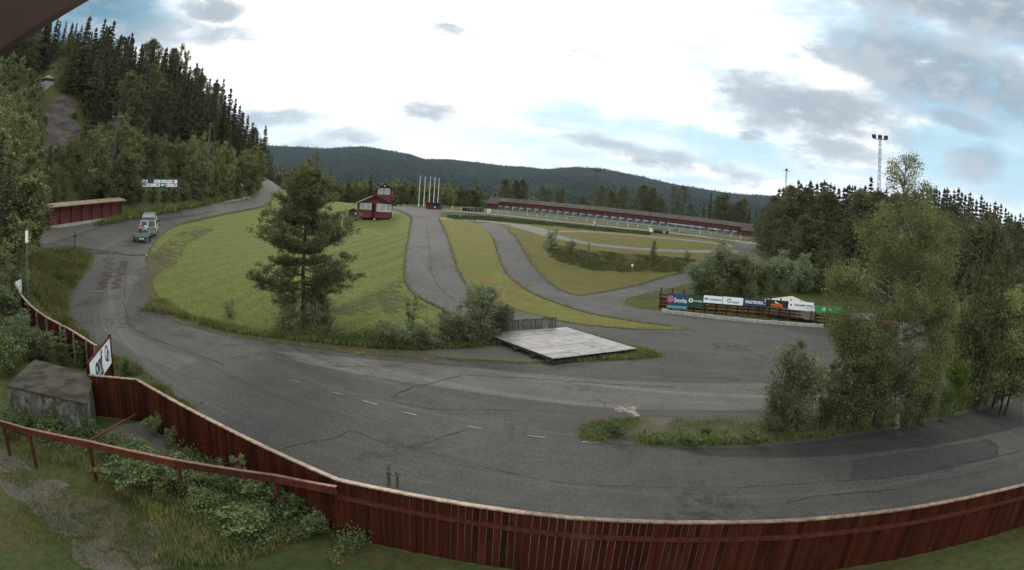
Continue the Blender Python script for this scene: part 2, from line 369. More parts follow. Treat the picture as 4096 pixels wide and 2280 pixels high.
# ---------------------------------------------------------------- terrain
CP=[]
def cD(px,py,D): a,e=azel(px,py); CP.append((a,D,CAMH+D*math.tan(e)))
def cZ(px,py,z): a,e=azel(px,py); CP.append((a,(z-CAMH)/math.tan(e),z))
for p in [(200,2050),(1000,2000),(2048,2040),(3000,2040),(4000,2040),(4050,1750),(3000,1750),(2048,1750),(1200,1650),(800,1480),(2048,1500),
          (3000,1500),(3600,1500),(1500,1450),(600,1800),(2600,1620),(3400,1650),(30,1750),(3700,1560),(300,1720)]: cZ(*p,0.)
for a in (-110,-85,-60,-30,0,30,60,85,110):
    CP.append((rad(a),1.5,.0)); CP.append((rad(a),5.,.0))
for a in (-110,-85,85,110):
    for D in (15,40): CP.append((rad(a),D,.5))
for p in [(600,1350,.25),(450,1200,.95),(400,1050,2.4),(180,1150,1.6),(60,1250,1.2),(30,1450,.5),(150,1380,.5),(800,1300,.3),(1100,1330,.3),(1215,1320,.35),(1700,1360,.2),
          (1100,1180,1.1),(800,1150,1.2),(1400,1150,1.3),(1600,1130,1.2),(1650,1000,2.5),(1400,1000,2.5),
          (2000,1200,.1),(2300,1200,.0),(2240,1160,.1),(2500,1170,.0),(2700,1120,.3),(2300,1330,.2),(2700,1300,.0),(3000,1300,-.1),(3256,1298,-.3),
          (3600,1300,-.6),(4000,1350,-.8),(1900,1040,1.7),(2420,1120,.1),(2620,1105,.3),(2150,1080,.9)]: cZ(*p)
for p in [(590,970,63),(600,940,70),(700,870,82),(900,810,108),(1000,785,125),(1090,735,158),(1060,725,175),(300,960,62),(190,975,58),(482,862,77),(195,903,66),
          (700,1000,60),(900,900,84),(1200,840,112),(1500,885,99),(1700,862,106),(1650,832,125),(1430,820,135),(1150,760,150),
          (1750,830,135),(1850,880,112),(2005,838,205),(2500,890,198),(2965,942,190),(1830,846,150),(2388,904,160),(2900,958,150),(3040,980,135),
          (2388,935,125),(2200,925,112),(2600,975,100),(2400,968,98),(2800,990,95),(3000,1040,88),(2400,1015,82),(2600,1030,84),(2250,1000,80),(2750,1045,82),
          (2850,1110,74),(3050,1130,75),(3150,960,200),(3300,1050,110),(3700,1060,100),(4050,1120,90),
          # the steep hillside on the left
          (20,700,68),(150,720,78),(250,640,92),(235,380,112),(185,345,118),(330,240,140),(100,250,150),(20,180,150),(420,330,150),(450,700,90),(600,640,105),(700,720,100),
          (600,420,150),(800,640,130),(850,545,165),(960,650,165),(1030,690,190),(20,450,110),(400,480,118),(560,330,185),(50,880,50),(20,1020,42),(120,960,55),(1055,705,215)]: cD(*p)
for a,D,z in [(-52,230,66),(-45,250,62),(-38,260,50),(-32,270,40),(-27,280,22),(-52,400,40),(-40,420,30),(-30,420,5),(-60,120,42),(-75,120,45),(-60,60,12),(-80,60,12),
              (-20,240,6),(-10,260,5),(0,280,2),(10,280,1),(18,280,0),(-20,400,-6),(-8,400,-10),(5,400,-12),(18,400,-12),(30,250,2),(45,250,4),(60,250,6),(30,400,2),(50,400,6),(60,120,0),(75,120,0),(75,300,5),
              (-60,25,1.5),(-75,25,1.5),(-60,45,4)]: CP.append((rad(a),D,z))
CP=np.array(CP)
def UV(a,D): return np.stack([a*2.0,np.log(np.maximum(D,.3))*1.0],-1)
def _tps(r2): return np.where(r2>0, r2*np.log(np.maximum(r2,1e-12))*.5, 0)
_P=UV(CP[:,0],CP[:,1]); _n=len(_P)
_K=_tps(((_P[:,None]-_P[None])**2).sum(-1))+np.eye(_n)*.004
_Q=np.c_[np.ones(_n),_P]; _A=np.block([[_K,_Q],[_Q.T,np.zeros((3,3))]])
_w=np.linalg.solve(_A,np.r_[CP[:,2],0,0,0])
def zraw(a,D):
    a=np.asarray(a,float); D=np.asarray(D,float); P=UV(np.clip(a,rad(-85),rad(85)),np.clip(D,1.5,400)).reshape(-1,2); out=np.empty(len(P))
    for i in range(0,len(P),4000):
        q=P[i:i+4000]; out[i:i+4000]=_tps(((q[:,None]-_P[None])**2).sum(-1))@_w[:-3]+_w[-3]+q@_w[-2:]
    return out.reshape(a.shape)
NA=441; AZS=np.linspace(rad(-110),rad(110),NA); R1,R2=.6,400.; NR=330
RS=np.exp(np.linspace(math.log(R1),math.log(R2),NR))
AA,DD=np.meshgrid(AZS,RS,indexing='ij')
ZG=zraw(AA,DD)
XG=np.sin(AA)*DD; YG=np.cos(AA)*DD
# low turf bank running along the upper path, roughness on wild ground
def seg_dist(X,Y,pts):
    d=np.full(X.shape,1e9)
    for (x0,y0),(x1,y1) in zip(pts[:-1],pts[1:]):
        vx,vy=x1-x0,y1-y0; t=np.clip(((X-x0)*vx+(Y-y0)*vy)/(vx*vx+vy*vy),0,1); d=np.minimum(d,np.hypot(X-x0-t*vx,Y-y0-t*vy))
    return d
hill=np.clip((ZG-9)/15,0,1)*(AA<rad(-20))
rs=np.random.RandomState(3)
for k in range(18):
    f=.08*1.35**k*rs.uniform(.8,1.2); th=rs.uniform(0,6.28); ZG+=hill*np.sin(XG*f*math.cos(th)+YG*f*math.sin(th)+k)*(.6/(1+k*.45))
bank=[at(1780,862,118)[:2],at(1960,872,134)[:2],at(2180,892,140)[:2],at(2420,918,140)[:2],at(2600,935,140)[:2]]
ZG+=.55*np.exp(-(seg_dist(XG,YG,bank)/4.)**2)
def gz(x,y):
    a=math.atan2(x,y); D=math.hypot(x,y); u=(a-AZS[0])/(AZS[1]-AZS[0]); v=math.log(max(D,R1)/R1)/math.log(R2/R1)*(NR-1)
    i=min(max(int(u),0),NA-2); j=min(max(int(v),0),NR-2)
    x00,y00=XG[i,j],YG[i,j]; x10,y10=XG[i+1,j],YG[i+1,j]; x01,y01=XG[i,j+1],YG[i,j+1]; x11,y11=XG[i+1,j+1],YG[i+1,j+1]
    # quad split along (00)-(11)
    def bar(ax,ay,az_,bx,by,bz,cx,cy,cz):
        d=(by-cy)*(ax-cx)+(cx-bx)*(ay-cy)
        l1=((by-cy)*(x-cx)+(cx-bx)*(y-cy))/d; l2=((cy-ay)*(x-cx)+(ax-cx)*(y-cy))/d; l3=1-l1-l2
        return min(l1,l2,l3), l1*az_+l2*bz+l3*cz
    m1,z1=bar(x00,y00,ZG[i,j],x10,y10,ZG[i+1,j],x11,y11,ZG[i+1,j+1])
    m2,z2=bar(x00,y00,ZG[i,j],x11,y11,ZG[i+1,j+1],x01,y01,ZG[i,j+1])
    return z1 if m1>=m2 else z2
_RSF=np.exp(np.linspace(math.log(2.),math.log(395),1400))
def hit(px,py,off=0.,Dmin=2.):
    a,e=azel(px,py); u=np.clip((a-AZS[0])/(AZS[1]-AZS[0]),0,NA-1.001); i=int(u); t=u-i
    prof=ZG[i]*(1-t)+ZG[i+1]*t
    zz=np.interp(np.log(_RSF),np.log(RS),prof)+off; zr=CAMH+_RSF*math.tan(e)
    k=np.argmax((zz>=zr)&(_RSF>=Dmin))
    if k==0: D=395.
    else:
        f0=zz[k-1]-zr[k-1]; f1=zz[k]-zr[k]; D=_RSF[k-1]+(_RSF[k]-_RSF[k-1])*(-f0/(f1-f0+1e-12)) if f1!=f0 else _RSF[k]
    return Vector((math.sin(a)*D, math.cos(a)*D, CAMH+D*math.tan(e)))
def G(px,py): h=hit(px,py); return Vector((h.x,h.y,gz(h.x,h.y)))
def gp(x,y,o=0): return Vector((x,y,gz(x,y)+o))
# ground sheet: near grid + coarse rings out to the valley
RF=np.exp(np.linspace(math.log(R2),math.log(3600.),60))[1:]
zl=ZG[:,-1]
far_v=-14+0*AZS
Zf=np.stack([zl+(far_v-zl)*np.clip((D-R2)/500,0,1) - np.clip((D-900)/1500,0,1)*10 for D in RF],1)
Dall=np.r_[RS,RF]; Zall=np.c_[ZG,Zf]; NT_=len(Dall)
Aall,Dm=np.meshgrid(AZS,Dall,indexing='ij')
V=np.stack([np.sin(Aall)*Dm,np.cos(Aall)*Dm,Zall],-1).reshape(-1,3)
I,J=np.meshgrid(np.arange(NA-1),np.arange(NT_-1),indexing='ij'); q=(I*NT_+J).ravel()
T=np.concatenate([np.stack([q,q+NT_+1,q+NT_],-1),np.stack([q,q+1,q+NT_+1],-1)])
ground=link('ground', mesh_np('ground',V,T), M_ROUGH); tag(ground,kind='structure')
# ---- draped sheets: the outline is cut against every ground triangle so the sheet lies exactly on it
def smooth(pts, n=4, closed=True):
    P=[np.array(p,float) for p in pts]; m=len(P); out=[]
    for i in range(m if closed else m-1):
        p0,p1,p2,p3=(P[(i-1)%m],P[i],P[(i+1)%m],P[(i+2)%m]) if closed else (P[max(i-1,0)],P[i],P[i+1],P[min(i+2,m-1)])
        for k in range(n):
            t=k/n; out.append(.5*((2*p1)+(-p0+p2)*t+(2*p0-5*p1+4*p2-p3)*t*t+(-p0+3*p1-3*p2+p3)*t**3))
    if not closed: out.append(P[-1])
    return out
def inpoly(X,Y,poly):
    ins=np.zeros(X.shape,bool); n=len(poly)
    for i in range(n):
        x0,y0=poly[i]; x1,y1=poly[(i+1)%n]
        if y0==y1: continue
        c=((y0>Y)!=(y1>Y))&(X<(x1-x0)*(Y-y0)/(y1-y0)+x0); ins^=c
    return ins
def sheet(name, outline, mat, lift=.004, px=True, sm=3, **tk):
    if px:
        o=smooth(outline,sm) if sm else outline
        w=[hit(*p) for p in o]; poly=[(p.x,p.y) for p in w]
    else: poly=[tuple(p[:2]) for p in outline]
    ins=inpoly(XG,YG,poly)
    touched=np.zeros((NA,NR),bool)
    da=AZS[1]-AZS[0]; dl=math.log(R2/R1)/(NR-1)
    for k in range(len(poly)):
        (x0,y0),(x1,y1)=poly[k],poly[(k+1)%len(poly)]
        L_=math.hypot(x1-x0,y1-y0); Dn=max(1.,min(math.hypot(x0,y0),math.hypot(x1,y1))); n=max(2,int(L_/(Dn*.003))+2)
        t=np.linspace(0,1,n); X=x0+(x1-x0)*t; Y=y0+(y1-y0)*t
        i=np.clip(((np.arctan2(X,Y)-AZS[0])/da).astype(int),0,NA-2); j=np.clip((np.log(np.maximum(np.hypot(X,Y),R1)/R1)/dl).astype(int),0,NR-2)
        touched[i,j]=True
    t2=touched.copy()
    for di in (-1,0,1):
        for dj in (-1,0,1): t2|=np.roll(np.roll(touched,di,0),dj,1)
    touched=t2
    full=ins[:-1,:-1]&ins[1:,:-1]&ins[:-1,1:]&ins[1:,1:]&~touched[:-1,:-1]
    verts=[]; faces=[]; idx={}
    def vid(i,j):
        k=(i,j)
        if k not in idx: idx[k]=len(verts); verts.append((XG[i,j],YG[i,j],ZG[i,j]+lift))
        return idx[k]
    for i,j in np.argwhere(full):
        a,b,c,d=vid(i,j),vid(i+1,j),vid(i+1,j+1),vid(i,j+1); faces.append((a,c,b)); faces.append((a,d,c))
    poly3=[np.array(p) for p in poly]
    for i,j in np.argwhere(touched[:-1,:-1]):
        if i>=NA-1 or j>=NR-1: continue
        for tri in (((i,j),(i+1,j+1),(i+1,j)),((i,j),(i,j+1),(i+1,j+1))):
            P=[(XG[t],YG[t],ZG[t]) for t in tri]
            ar=(P[1][0]-P[0][0])*(P[2][1]-P[0][1])-(P[1][1]-P[0][1])*(P[2][0]-P[0][0])
            if abs(ar)<1e-12: continue
            Q=P if ar>0 else [P[0],P[2],P[1]]
            sub=[(p[0],p[1]) for p in poly]
            for e in range(3):
                ax,ay,_=Q[e]; bx,by,_=Q[(e+1)%3]; ex,ey=bx-ax,by-ay; out=[]
                n=len(sub)
                if n==0: break
                sd=[ex*(p[1]-ay)-ey*(p[0]-ax) for p in sub]
                for k in range(n):
                    p,qq=sub[k],sub[(k+1)%n]; s0,s1=sd[k],sd[(k+1)%n]
                    if s0>=0: out.append(p)
                    if (s0>=0)!=(s1>=0):
                        t=s0/(s0-s1); out.append((p[0]+(qq[0]-p[0])*t,p[1]+(qq[1]-p[1])*t))
                sub=out
            cl=[]
            for p in sub:
                if not cl or abs(p[0]-cl[-1][0])+abs(p[1]-cl[-1][1])>1e-6: cl.append(p)
            if len(cl)>2 and abs(cl[0][0]-cl[-1][0])+abs(cl[0][1]-cl[-1][1])<1e-6: cl.pop()
            if len(cl)<3: continue
            area=sum(cl[k][0]*cl[(k+1)%len(cl)][1]-cl[(k+1)%len(cl)][0]*cl[k][1] for k in range(len(cl)))
            if abs(area)<1e-6: continue
            (x1,y1,z1),(x2,y2,z2),(x3,y3,z3)=P
            dt=(y2-y3)*(x1-x3)+(x3-x2)*(y1-y3); b=len(verts)
            for (x,y) in cl:
                l1=((y2-y3)*(x-x3)+(x3-x2)*(y-y3))/dt; l2=((y3-y1)*(x-x3)+(x1-x3)*(y-y3))/dt
                verts.append((x,y,l1*z1+l2*z2+(1-l1-l2)*z3+lift))
            f=tuple(range(b,b+len(cl))); faces.append(f if area>0 else f[::-1])
    me=bpy.data.meshes.new(name); me.from_pydata(verts,[],faces); me.update()
    bm=bmesh.new(); bm.from_mesh(me)
    bmesh.ops.triangulate(bm,faces=[f for f in bm.faces if len(f.verts)>4])
    for f in bm.faces:
        if f.normal.z<0: f.normal_flip()
    bm.to_mesh(me); bm.free()
    o=link(name,me,mat); o['kind']='structure'
    for k,v in tk.items(): o[k]=v
    return o,poly
def ribbon_poly(pts,w0,w1=None,px=True,n=4):
    P=smooth(pts,n,False) if len(pts)>2 else [np.array(p,float) for p in pts]
    W=[hit(*p) for p in P] if px else [Vector((p[0],p[1],0)) for p in P]
    w1=w0 if w1 is None else w1; Lf=[];Rt=[]
    for i,p in enumerate(W):
        a=W[max(i-1,0)]; b=W[min(i+1,len(W)-1)]; d=Vector((b.x-a.x,b.y-a.y,0)); 
        if d.length<1e-6: continue
        d.normalize(); nrm=Vector((-d.y,d.x,0)); w=(w0+(w1-w0)*i/(len(W)-1))/2
        Lf.append((p.x+nrm.x*w,p.y+nrm.y*w)); Rt.append((p.x-nrm.x*w,p.y-nrm.y*w))
    return Lf+Rt[::-1]
def ribbon(name,pts,w,mat,lift=.008,kind='structure',n=4,w1=None):
    """thin strip following the ground, cut finely enough to stay on it"""
    P=smooth(pts,n,False) if len(pts)>2 else [np.array(p,float) for p in pts]
    W=[hit(*p) for p in P]; D=[]
    for a,b in zip(W[:-1],W[1:]):
        k=max(1,int((b-a).length/.35)); k=min(k,60)
        jt=0. if kind=='mark' else (.10 if w<.1 else w*.45)
        D+=[a.lerp(b,t/k)+Vector((mnoise.noise(a*3.+Vector((t*.55,w*9,0))),mnoise.noise(a*2.+Vector((w*5,t*.55,4))),0))*jt*1.6 for t in range(k)]
    D.append(W[-1]); V=[];F=[]
    for i,p in enumerate(D):
        a=D[max(i-1,0)]; b=D[min(i+1,len(D)-1)]; d=Vector((b.x-a.x,b.y-a.y,0))
        if d.length<1e-7: d=Vector((1,0,0))
        d.normalize(); ww=w*random.uniform(.35,1.25) if kind!='mark' else w
        for s in (-.5,.5):
            x=p.x-d.y*ww*s; y=p.y+d.x*ww*s; V.append((x,y,gz(x,y)+lift+.0003*math.hypot(x,y)))
        if i: F.append((2*i-2,2*i-1,2*i+1,2*i))
    return V,F
def ribbons(name,lst,mat,lift=.008,mark=False):
    V=[];F=[]
    for pts,w in lst:
        v,f=ribbon(name,pts,w,mat,lift,'mark' if mark else 'x'); b=len(V); V+=v; F+=[tuple(i+b for i in q) for q in f]
    me=bpy.data.meshes.new(name); me.from_pydata(V,[],F); me.update(); o=link(name,me,mat); o['kind']='structure'; return o
# ---- fence line of the compound below the camera
CAPZ=1.62
FA2=atz(357,1497,CAPZ); FA=atz(545,1515,CAPZ); FB=atz(1350,1915,CAPZ)
FL_=[FA2,FA,FB,atz(1749,1994,CAPZ),atz(2099,2047,CAPZ),atz(2300,2069,CAPZ),atz(3200,2077,CAPZ),atz(3652,2028,CAPZ),atz(4096,1936,CAPZ)]
dd=(FL_[-1]-FL_[-2]).normalized(); FL_.append(FL_[-1]+dd*9)
# outline of the big asphalt area (photo pixels, then dropped on the ground)
left_edge=[(1041,731),(1051,743),(1036,762),(1015,778),(939,797),(830,821),(688,851),(500,885),(390,912),(240,962),(170,975),(175,990),(301,983),(379,1029),(335,1101),(290,1163),(274,1213),(279,1269),(312,1319),(390,1375),(463,1425),(535,1453),(602,1500),(647,1539),(697,1590),(781,1640)]
right_edge=[(2553,1388),(2565,1404),(2653,1427),(2465,1442),(2277,1451),(2088,1457),(2000,1452),(1737,1437),(1458,1421),(1235,1390),(1100,1372),(948,1350),(803,1319),(714,1291),(641,1252),(605,1207),(583,1157),(584,1100),(586,1052),(591,1014),(607,983),(626,958),(666,923),(704,901),(767,882),(845,867),(971,840),(1059,823),(1090,785),(1118,760),(1125,744)]
fence_w=[(p.x,p.y) for p in FL_]
def W2(pts,sm=3): return [(h.x,h.y) for h in (hit(*p) for p in (smooth(pts,sm,False) if sm else pts))]
out_w=W2(left_edge)+[(p.x*1.02,p.y*1.02) for p in FL_[2:]]+[(60,30)]+W2([(4090,1400),(3700,1345),(3400,1325),(3256,1300),(3000,1285),(2664,1246),(2569,1236),(2514,1219),(2500,1205),(2519,1191),(2597,1172),(2720,1144),(2850,1112),(2960,1075),(3030,1062),(3049,1041),(3021,1013),(3013,996),(3060,979),(3000,968),(2938,973),(2932,1002),(2950,1030),(2850,1070),(2737,1091),(2653,1110),(2569,1136),(2458,1161),(2363,1177),(2324,1183),(2279,1175),(2218,1147),(2173,1108),(2134,1063),(2095,1002),(2062,949),(2028,918),(1989,896),(1911,893),(1950,924),(1972,951),(1984,990),(2000,1035),(2023,1091),(2067,1130),(2134,1175),(2235,1214),(2346,1250),(2514,1282),(2681,1304),(2750,1314)])+W2([(2752,1315),(2681,1320),(2542,1317),(2374,1303),(2235,1283),(2168,1264),(2067,1240),(1950,1200),(1882,1164),(1865,1136),(1837,1091),(1815,1030),(1792,957),(1770,902),(1753,871),(1765,855),(1780,849),(1780,838),(1675,832),(1577,825),(1576,836),(1605,845),(1636,858),(1648,874),(1639,918),(1631,974),(1622,1030),(1618,1086),(1622,1125),(1647,1164),(1692,1197),(1781,1239),(1900,1275),(2010,1300),(2100,1312),(2264,1308),(2553,1388)])+W2(right_edge)
asph,_=sheet('asphalt_road',out_w,M_ASPH,.004,px=False)
sheet('track_surface',[(1648,874),(1700,880),(1753,871),(1770,902),(1792,957),(1815,1030),(1837,1091),(1865,1136),(1882,1164),(1960,1210),(1900,1268),(1781,1239),(1692,1197),(1647,1164),(1622,1125),(1618,1086),(1622,1030),(1631,974),(1639,918)],M_ASPHM,.0075)
sheet('track_surface',[(1911,894),(1989,897),(2028,918),(2062,949),(2095,1002),(2134,1063),(2173,1108),(2218,1147),(2279,1175),(2324,1183),(2363,1177),(2458,1161),(2569,1136),(2720,1100),(2800,1120),(2720,1144),(2597,1172),(2519,1191),(2500,1208),(2480,1250),(2400,1255),(2235,1214),(2134,1175),(2067,1130),(2023,1091),(2000,1035),(1984,990),(1972,951),(1950,924)],M_ASPHM,.0075)
sheet('brace_gravel',[(380,1740),(560,1690),(640,1740),(760,1830),(880,1905),(700,1850),(520,1800)],M_GRAVEL,.012)
# lawns and gravel
lawn=[(594,1052),(620,968),(690,912),(780,888),(971,847),(1066,829),(1100,788),(1130,756),(1180,768),(1300,788),(1420,806),(1570,838),(1628,862),(1640,880),(1630,950),(1616,1030),(1612,1086),(1616,1128),(1640,1168),(1686,1202),(1760,1240),(1880,1290),(1900,1345),(1700,1368),(1500,1352),(1300,1342),(1100,1330),(950,1310),(800,1270),(700,1235),(640,1190),(605,1140)]
sheet('lawn',lawn,M_LAWN,.008)
sheet('verge_dust',[(1740,1436),(1458,1420),(1235,1389),(1100,1371),(948,1349),(803,1318),(714,1290),(641,1251),(605,1206),(583,1157),(584,1100),(586,1052),(591,1018),(640,1010),(660,1040),(690,1060),(640,1090),(612,1130),(640,1190),(700,1238),(800,1290),(950,1330),(1100,1350),(1300,1375),(1500,1395),(1740,1410)],M_VERGE,.010)
sheet('dry_turf_streak',[(1480,1180),(1600,1120),(1610,1160),(1640,1200),(1720,1235),(1500,1260),(1300,1250)],M_PATCH,.011)
M_DUST=patchy(flat('pale_sand',(.19,.165,.14),.95,.1,.2),'patchy_sand',2.2,.40,.58)
sheet('sand_spill',[(2455,1632),(2500,1622),(2545,1630),(2540,1645),(2560,1665),(2520,1668),(2495,1650),(2465,1648)],M_DUST,.016)
sheet('worn_turf_edge',[(600,1040),(640,985),(720,930),(800,912),(860,918),(800,950),(740,990),(720,1040),(680,1070),(640,1062)],M_PATCH,.012)
sheet('gravel_patch',[(1700,1408),(1850,1372),(2000,1362),(2080,1395),(2205,1440),(2100,1448),(1950,1440),(1800,1432)],M_GRAVEL,.014)
sheet('grass_strip',[(1911,897),(1950,926),(1970,953),(1982,992),(1998,1036),(2021,1092),(2065,1132),(2132,1177),(2233,1216),(2344,1252),(2514,1284),(2681,1306),(2740,1314),(2681,1318),(2542,1315),(2374,1301),(2235,1281),(2170,1262),(2070,1238),(1955,1198),(1886,1163),(1869,1135),(1841,1090),(1819,1030),(1796,957),(1774,902),(1758,873),(1830,876)],M_STRIP,.008)
sheet('field',[(1995,900),(2032,922),(2066,951),(2099,1003),(2138,1064),(2177,1108),(2222,1146),(2281,1172),(2324,1179),(2363,1174),(2458,1157),(2569,1131),(2653,1106),(2737,1087),(2850,1066),(2945,1028),(2928,1004),(2930,975),(2860,962),(2700,945),(2500,925),(2300,905),(2100,898)],M_FIELD,.008)
sheet('bank_slope',[(2190,962),(2240,985),(2330,1003),(2480,1012),(2640,1026),(2760,1036),(2900,1040),(2860,1062),(2740,1082),(2620,1085),(2480,1082),(2380,1085),(2300,1062),(2220,1030),(2170,990)],M_BANK,.012)
sheet('upper_track',[(2058,901),(2115,904),(2180,914),(2200,930),(2307,958),(2402,977),(2569,991),(2737,1000),(2860,1000),(2940,1000),(2940,1010),(2770,1011),(2625,1005),(2458,991),(2318,973),(2246,959),(2168,942),(2100,920),(2040,904)],M_ASPH2,.014)
sheet('infield_track',W2([(2200,922),(2346,924),(2514,936),(2681,952),(2848,968),(2930,982)])+W2([(2930,990),(2848,974),(2681,957),(2514,941),(2346,929),(2200,930)]),M_ASPH2,.013,px=False)
sheet('range_path',W2([(1780,838),(1800,841),(1990,856),(2180,876),(2371,896),(2500,909),(2590,917),(2753,936),(2835,946),(2943,961),(3040,972)])+W2([(3040,982),(2943,968),(2835,953),(2753,943),(2590,924),(2500,915),(2371,901),(2180,881),(1990,861),(1800,846),(1780,848)]),M_ASPH2,.016,px=False)
sheet('lower_path',W2([(1751,869),(1900,878),(2045,893),(2120,901)])+W2([(2120,907),(2045,900),(1900,885),(1751,877)]),M_ASPH2,.018,px=False)
sheet('range_gravel',[(1960,838),(2005,842),(2500,894),(2965,946),(3000,956),(2940,955),(2700,925),(2500,905),(2200,875),(2000,853),(1900,845)],m_grass('trampled_grass',((.075,.08,.045),(.10,.10,.06),(.09,.085,.06)),.3),.012)
sheet('wall_apron',[(180,912),(482,866),(560,872),(500,884),(390,910),(240,960),(160,975)],M_GRAVEL,.012)
sheet('island',[(2315,1745),(2330,1705),(2400,1685),(2600,1672),(2800,1672),(3000,1678),(3300,1660),(3700,1600),(4090,1500),(4094,1560),(3900,1640),(3600,1705),(3300,1755),(3000,1785),(2700,1788),(2450,1775),(2340,1762)],M_GRAVEL,.012)
sheet('yard_gravel',[(0,1800),(90,1845),(160,1900),(260,1930),(330,1985),(470,2010),(520,2075),(640,2110),(700,2270),(330,2270),(280,2150),(180,2120),(120,2030),(40,1990),(0,1930)],M_GRAVP,.010)
sheet('rock_face',[(165,470),(190,420),(255,385),(300,400),(306,440),(285,470),(322,505),(310,560),(255,600),(245,645),(180,660),(130,705),(112,665),(150,610),(195,560),(180,520),(150,500)],M_ROCK,.10)
# wear, patches and markings on the asphalt
sheet('asphalt_wear',W2([(1100,1404),(1500,1440),(2000,1482),(2500,1524),(3050,1534),(3600,1520)])+W2([(3600,1610),(3050,1640),(2700,1640),(2300,1622),(1900,1570),(1500,1508),(1200,1450)]),m_asphalt('asphalt_worn',(.070,.068,.063),(.098,.094,.086)),.008,px=False)
sheet('asphalt_wear_left',W2([(560,1110),(520,1180),(500,1260),(520,1320),(640,1390),(800,1440)])+W2([(700,1480),(540,1410),(420,1330),(400,1250),(420,1170),(450,1090)]),MATS.get('aw') or m_asphalt('asphalt_worn_left',(.058,.057,.054),(.080,.077,.072)),.008,px=False)
sheet('asphalt_patch_dark',[(3405,1845),(3500,1828),(3700,1800),(3960,1758),(3990,1790),(3995,1828),(3800,1870),(3600,1905),(3405,1920)],m_asphalt('asphalt_patch',(.028,.028,.028),(.040,.040,.039)),.010,sm=0)
sheet('asphalt_shoulder_dark',W2([(2700,1792),(3000,1790),(3300,1762),(3600,1712),(3900,1648),(4094,1590)])+W2([(4094,1705),(3900,1752),(3600,1800),(3300,1826),(3000,1832),(2800,1820)]),m_asphalt('asphalt_shoulder',(.022,.022,.022),(.032,.031,.030)),.008,px=False)
M_CRACK=flat('crack_tar',(.036,.035,.033),.9,.1,.5,sc=1.2)
M_MARK=flat('road_paint',(.16,.157,.15),.8,.2,.5,sc=6.)
ribbons('road_marking',[([(1165,1521),(1202,1531)],.05),([(1329,1570),(1370,1581)],.08),([(1453,1604),(1507,1620)],.08),([(1609,1649),(1665,1662)],.08),([(1868,1706),(1928,1717)],.08),([(2108,1744),(2180,1752)],.08),([(2328,1769),(2400,1773)],.08),
    ([(2693,1362),(2722,1366)],.08),([(2732,1329),(2757,1331)],.08)],M_MARK,.016,True)
seam=[([(1708,900),(1712,960),(1722,1030),(1730,1100),(1760,1150),(1830,1210)],.07)]
cracks=[([(1130,1797),(1230,1770),(1330,1755),(1400,1725),(1440,1735),(1530,1768)],.035),([(1620,1793),(1750,1755),(1865,1718)],.04),([(1565,1592),(1640,1555),(1720,1535),(1850,1500)],.05),([(1855,1497),(1930,1507),(2100,1512),(2400,1535),(2700,1550)],.045),
   ([(1500,1760),(1700,1810),(2000,1880),(2200,1925),(2500,1945),(2900,1950),(3200,1935),(3405,1922)],.028),([(3405,1922),(3600,1905),(3800,1868),(3990,1828),(4094,1800)],.05),([(3405,1845),(3402,1920)],.05),([(3405,1845),(3600,1815),(3720,1798)],.05),([(3960,1760),(3985,1790),(3993,1826)],.06),
   ([(1325,1465),(1500,1470),(1560,1464),(1640,1452)],.035),([(500,1010),(505,1080),(498,1160),(500,1240),(530,1310),(640,1365),(760,1410),(900,1460)],.05),([(2385,1590),(2420,1620),(2410,1640)],.03),
   ([(1400,1580),(1550,1600),(1750,1640),(2000,1640),(2300,1655)],.03),([(3140,2020),(3260,1985),(3400,1975),(3600,1955),(3800,1915),(4000,1870)],.03),([(2150,900),(2110,960)],.02)]
ribbons('crack_line',seam+cracks,M_CRACK,.014)
ribbons('track_dirt',[([(300,1000),(400,1012),(500,1018),(590,1022)],.7),([(280,985),(380,1000),(470,1010)],.6),([(400,1150),(425,1090),(450,1030)],.9),([(455,1160),(478,1100),(490,1045)],.7),([(640,880),(760,862),(860,846)],.4)],flat('dry_mud',(.045,.040,.034),.95,.1,.4,sc=1.5),.018)
ribbons('pale_dust',[([(295,1165),(400,1168),(480,1164)],.10),([(1000,790),(950,800),(900,808)],.5)],flat('pale_dust',(.17,.155,.13),.95,.1,.2),.018)
EDGE=flat('road_edge',(.048,.042,.030),.95,.1,.45)
ribbons('road_edge_soil',[([(1647,876),(1639,918),(1631,974),(1622,1030),(1618,1086),(1622,1125),(1647,1164),(1692,1197),(1781,1239)],.22),([(1753,871),(1770,902),(1792,957),(1815,1030),(1837,1091),(1865,1136),(1882,1164)],.3),
 ([(2681,1304),(2514,1282),(2346,1250),(2235,1214),(2134,1175),(2067,1130),(2023,1091),(2000,1035),(1984,990),(1972,951)],.25),([(2028,918),(2062,949),(2095,1002),(2134,1063),(2173,1108),(2218,1147),(2279,1175)],.3),([(2324,1183),(2458,1161),(2569,1136),(2653,1110),(2737,1091)],.25),
 ([(2168,1264),(2235,1283),(2374,1303),(2542,1317)],.18),([(1576,836),(1605,845),(1636,858),(1648,874)],.35),([(1845,850),(1990,864),(2180,884),(2371,905),(2590,927),(2700,940)],.5),([(767,882),(845,867),(971,840),(1059,823)],.3),([(274,1213),(279,1269),(312,1319),(390,1375)],.12)],EDGE,.020)
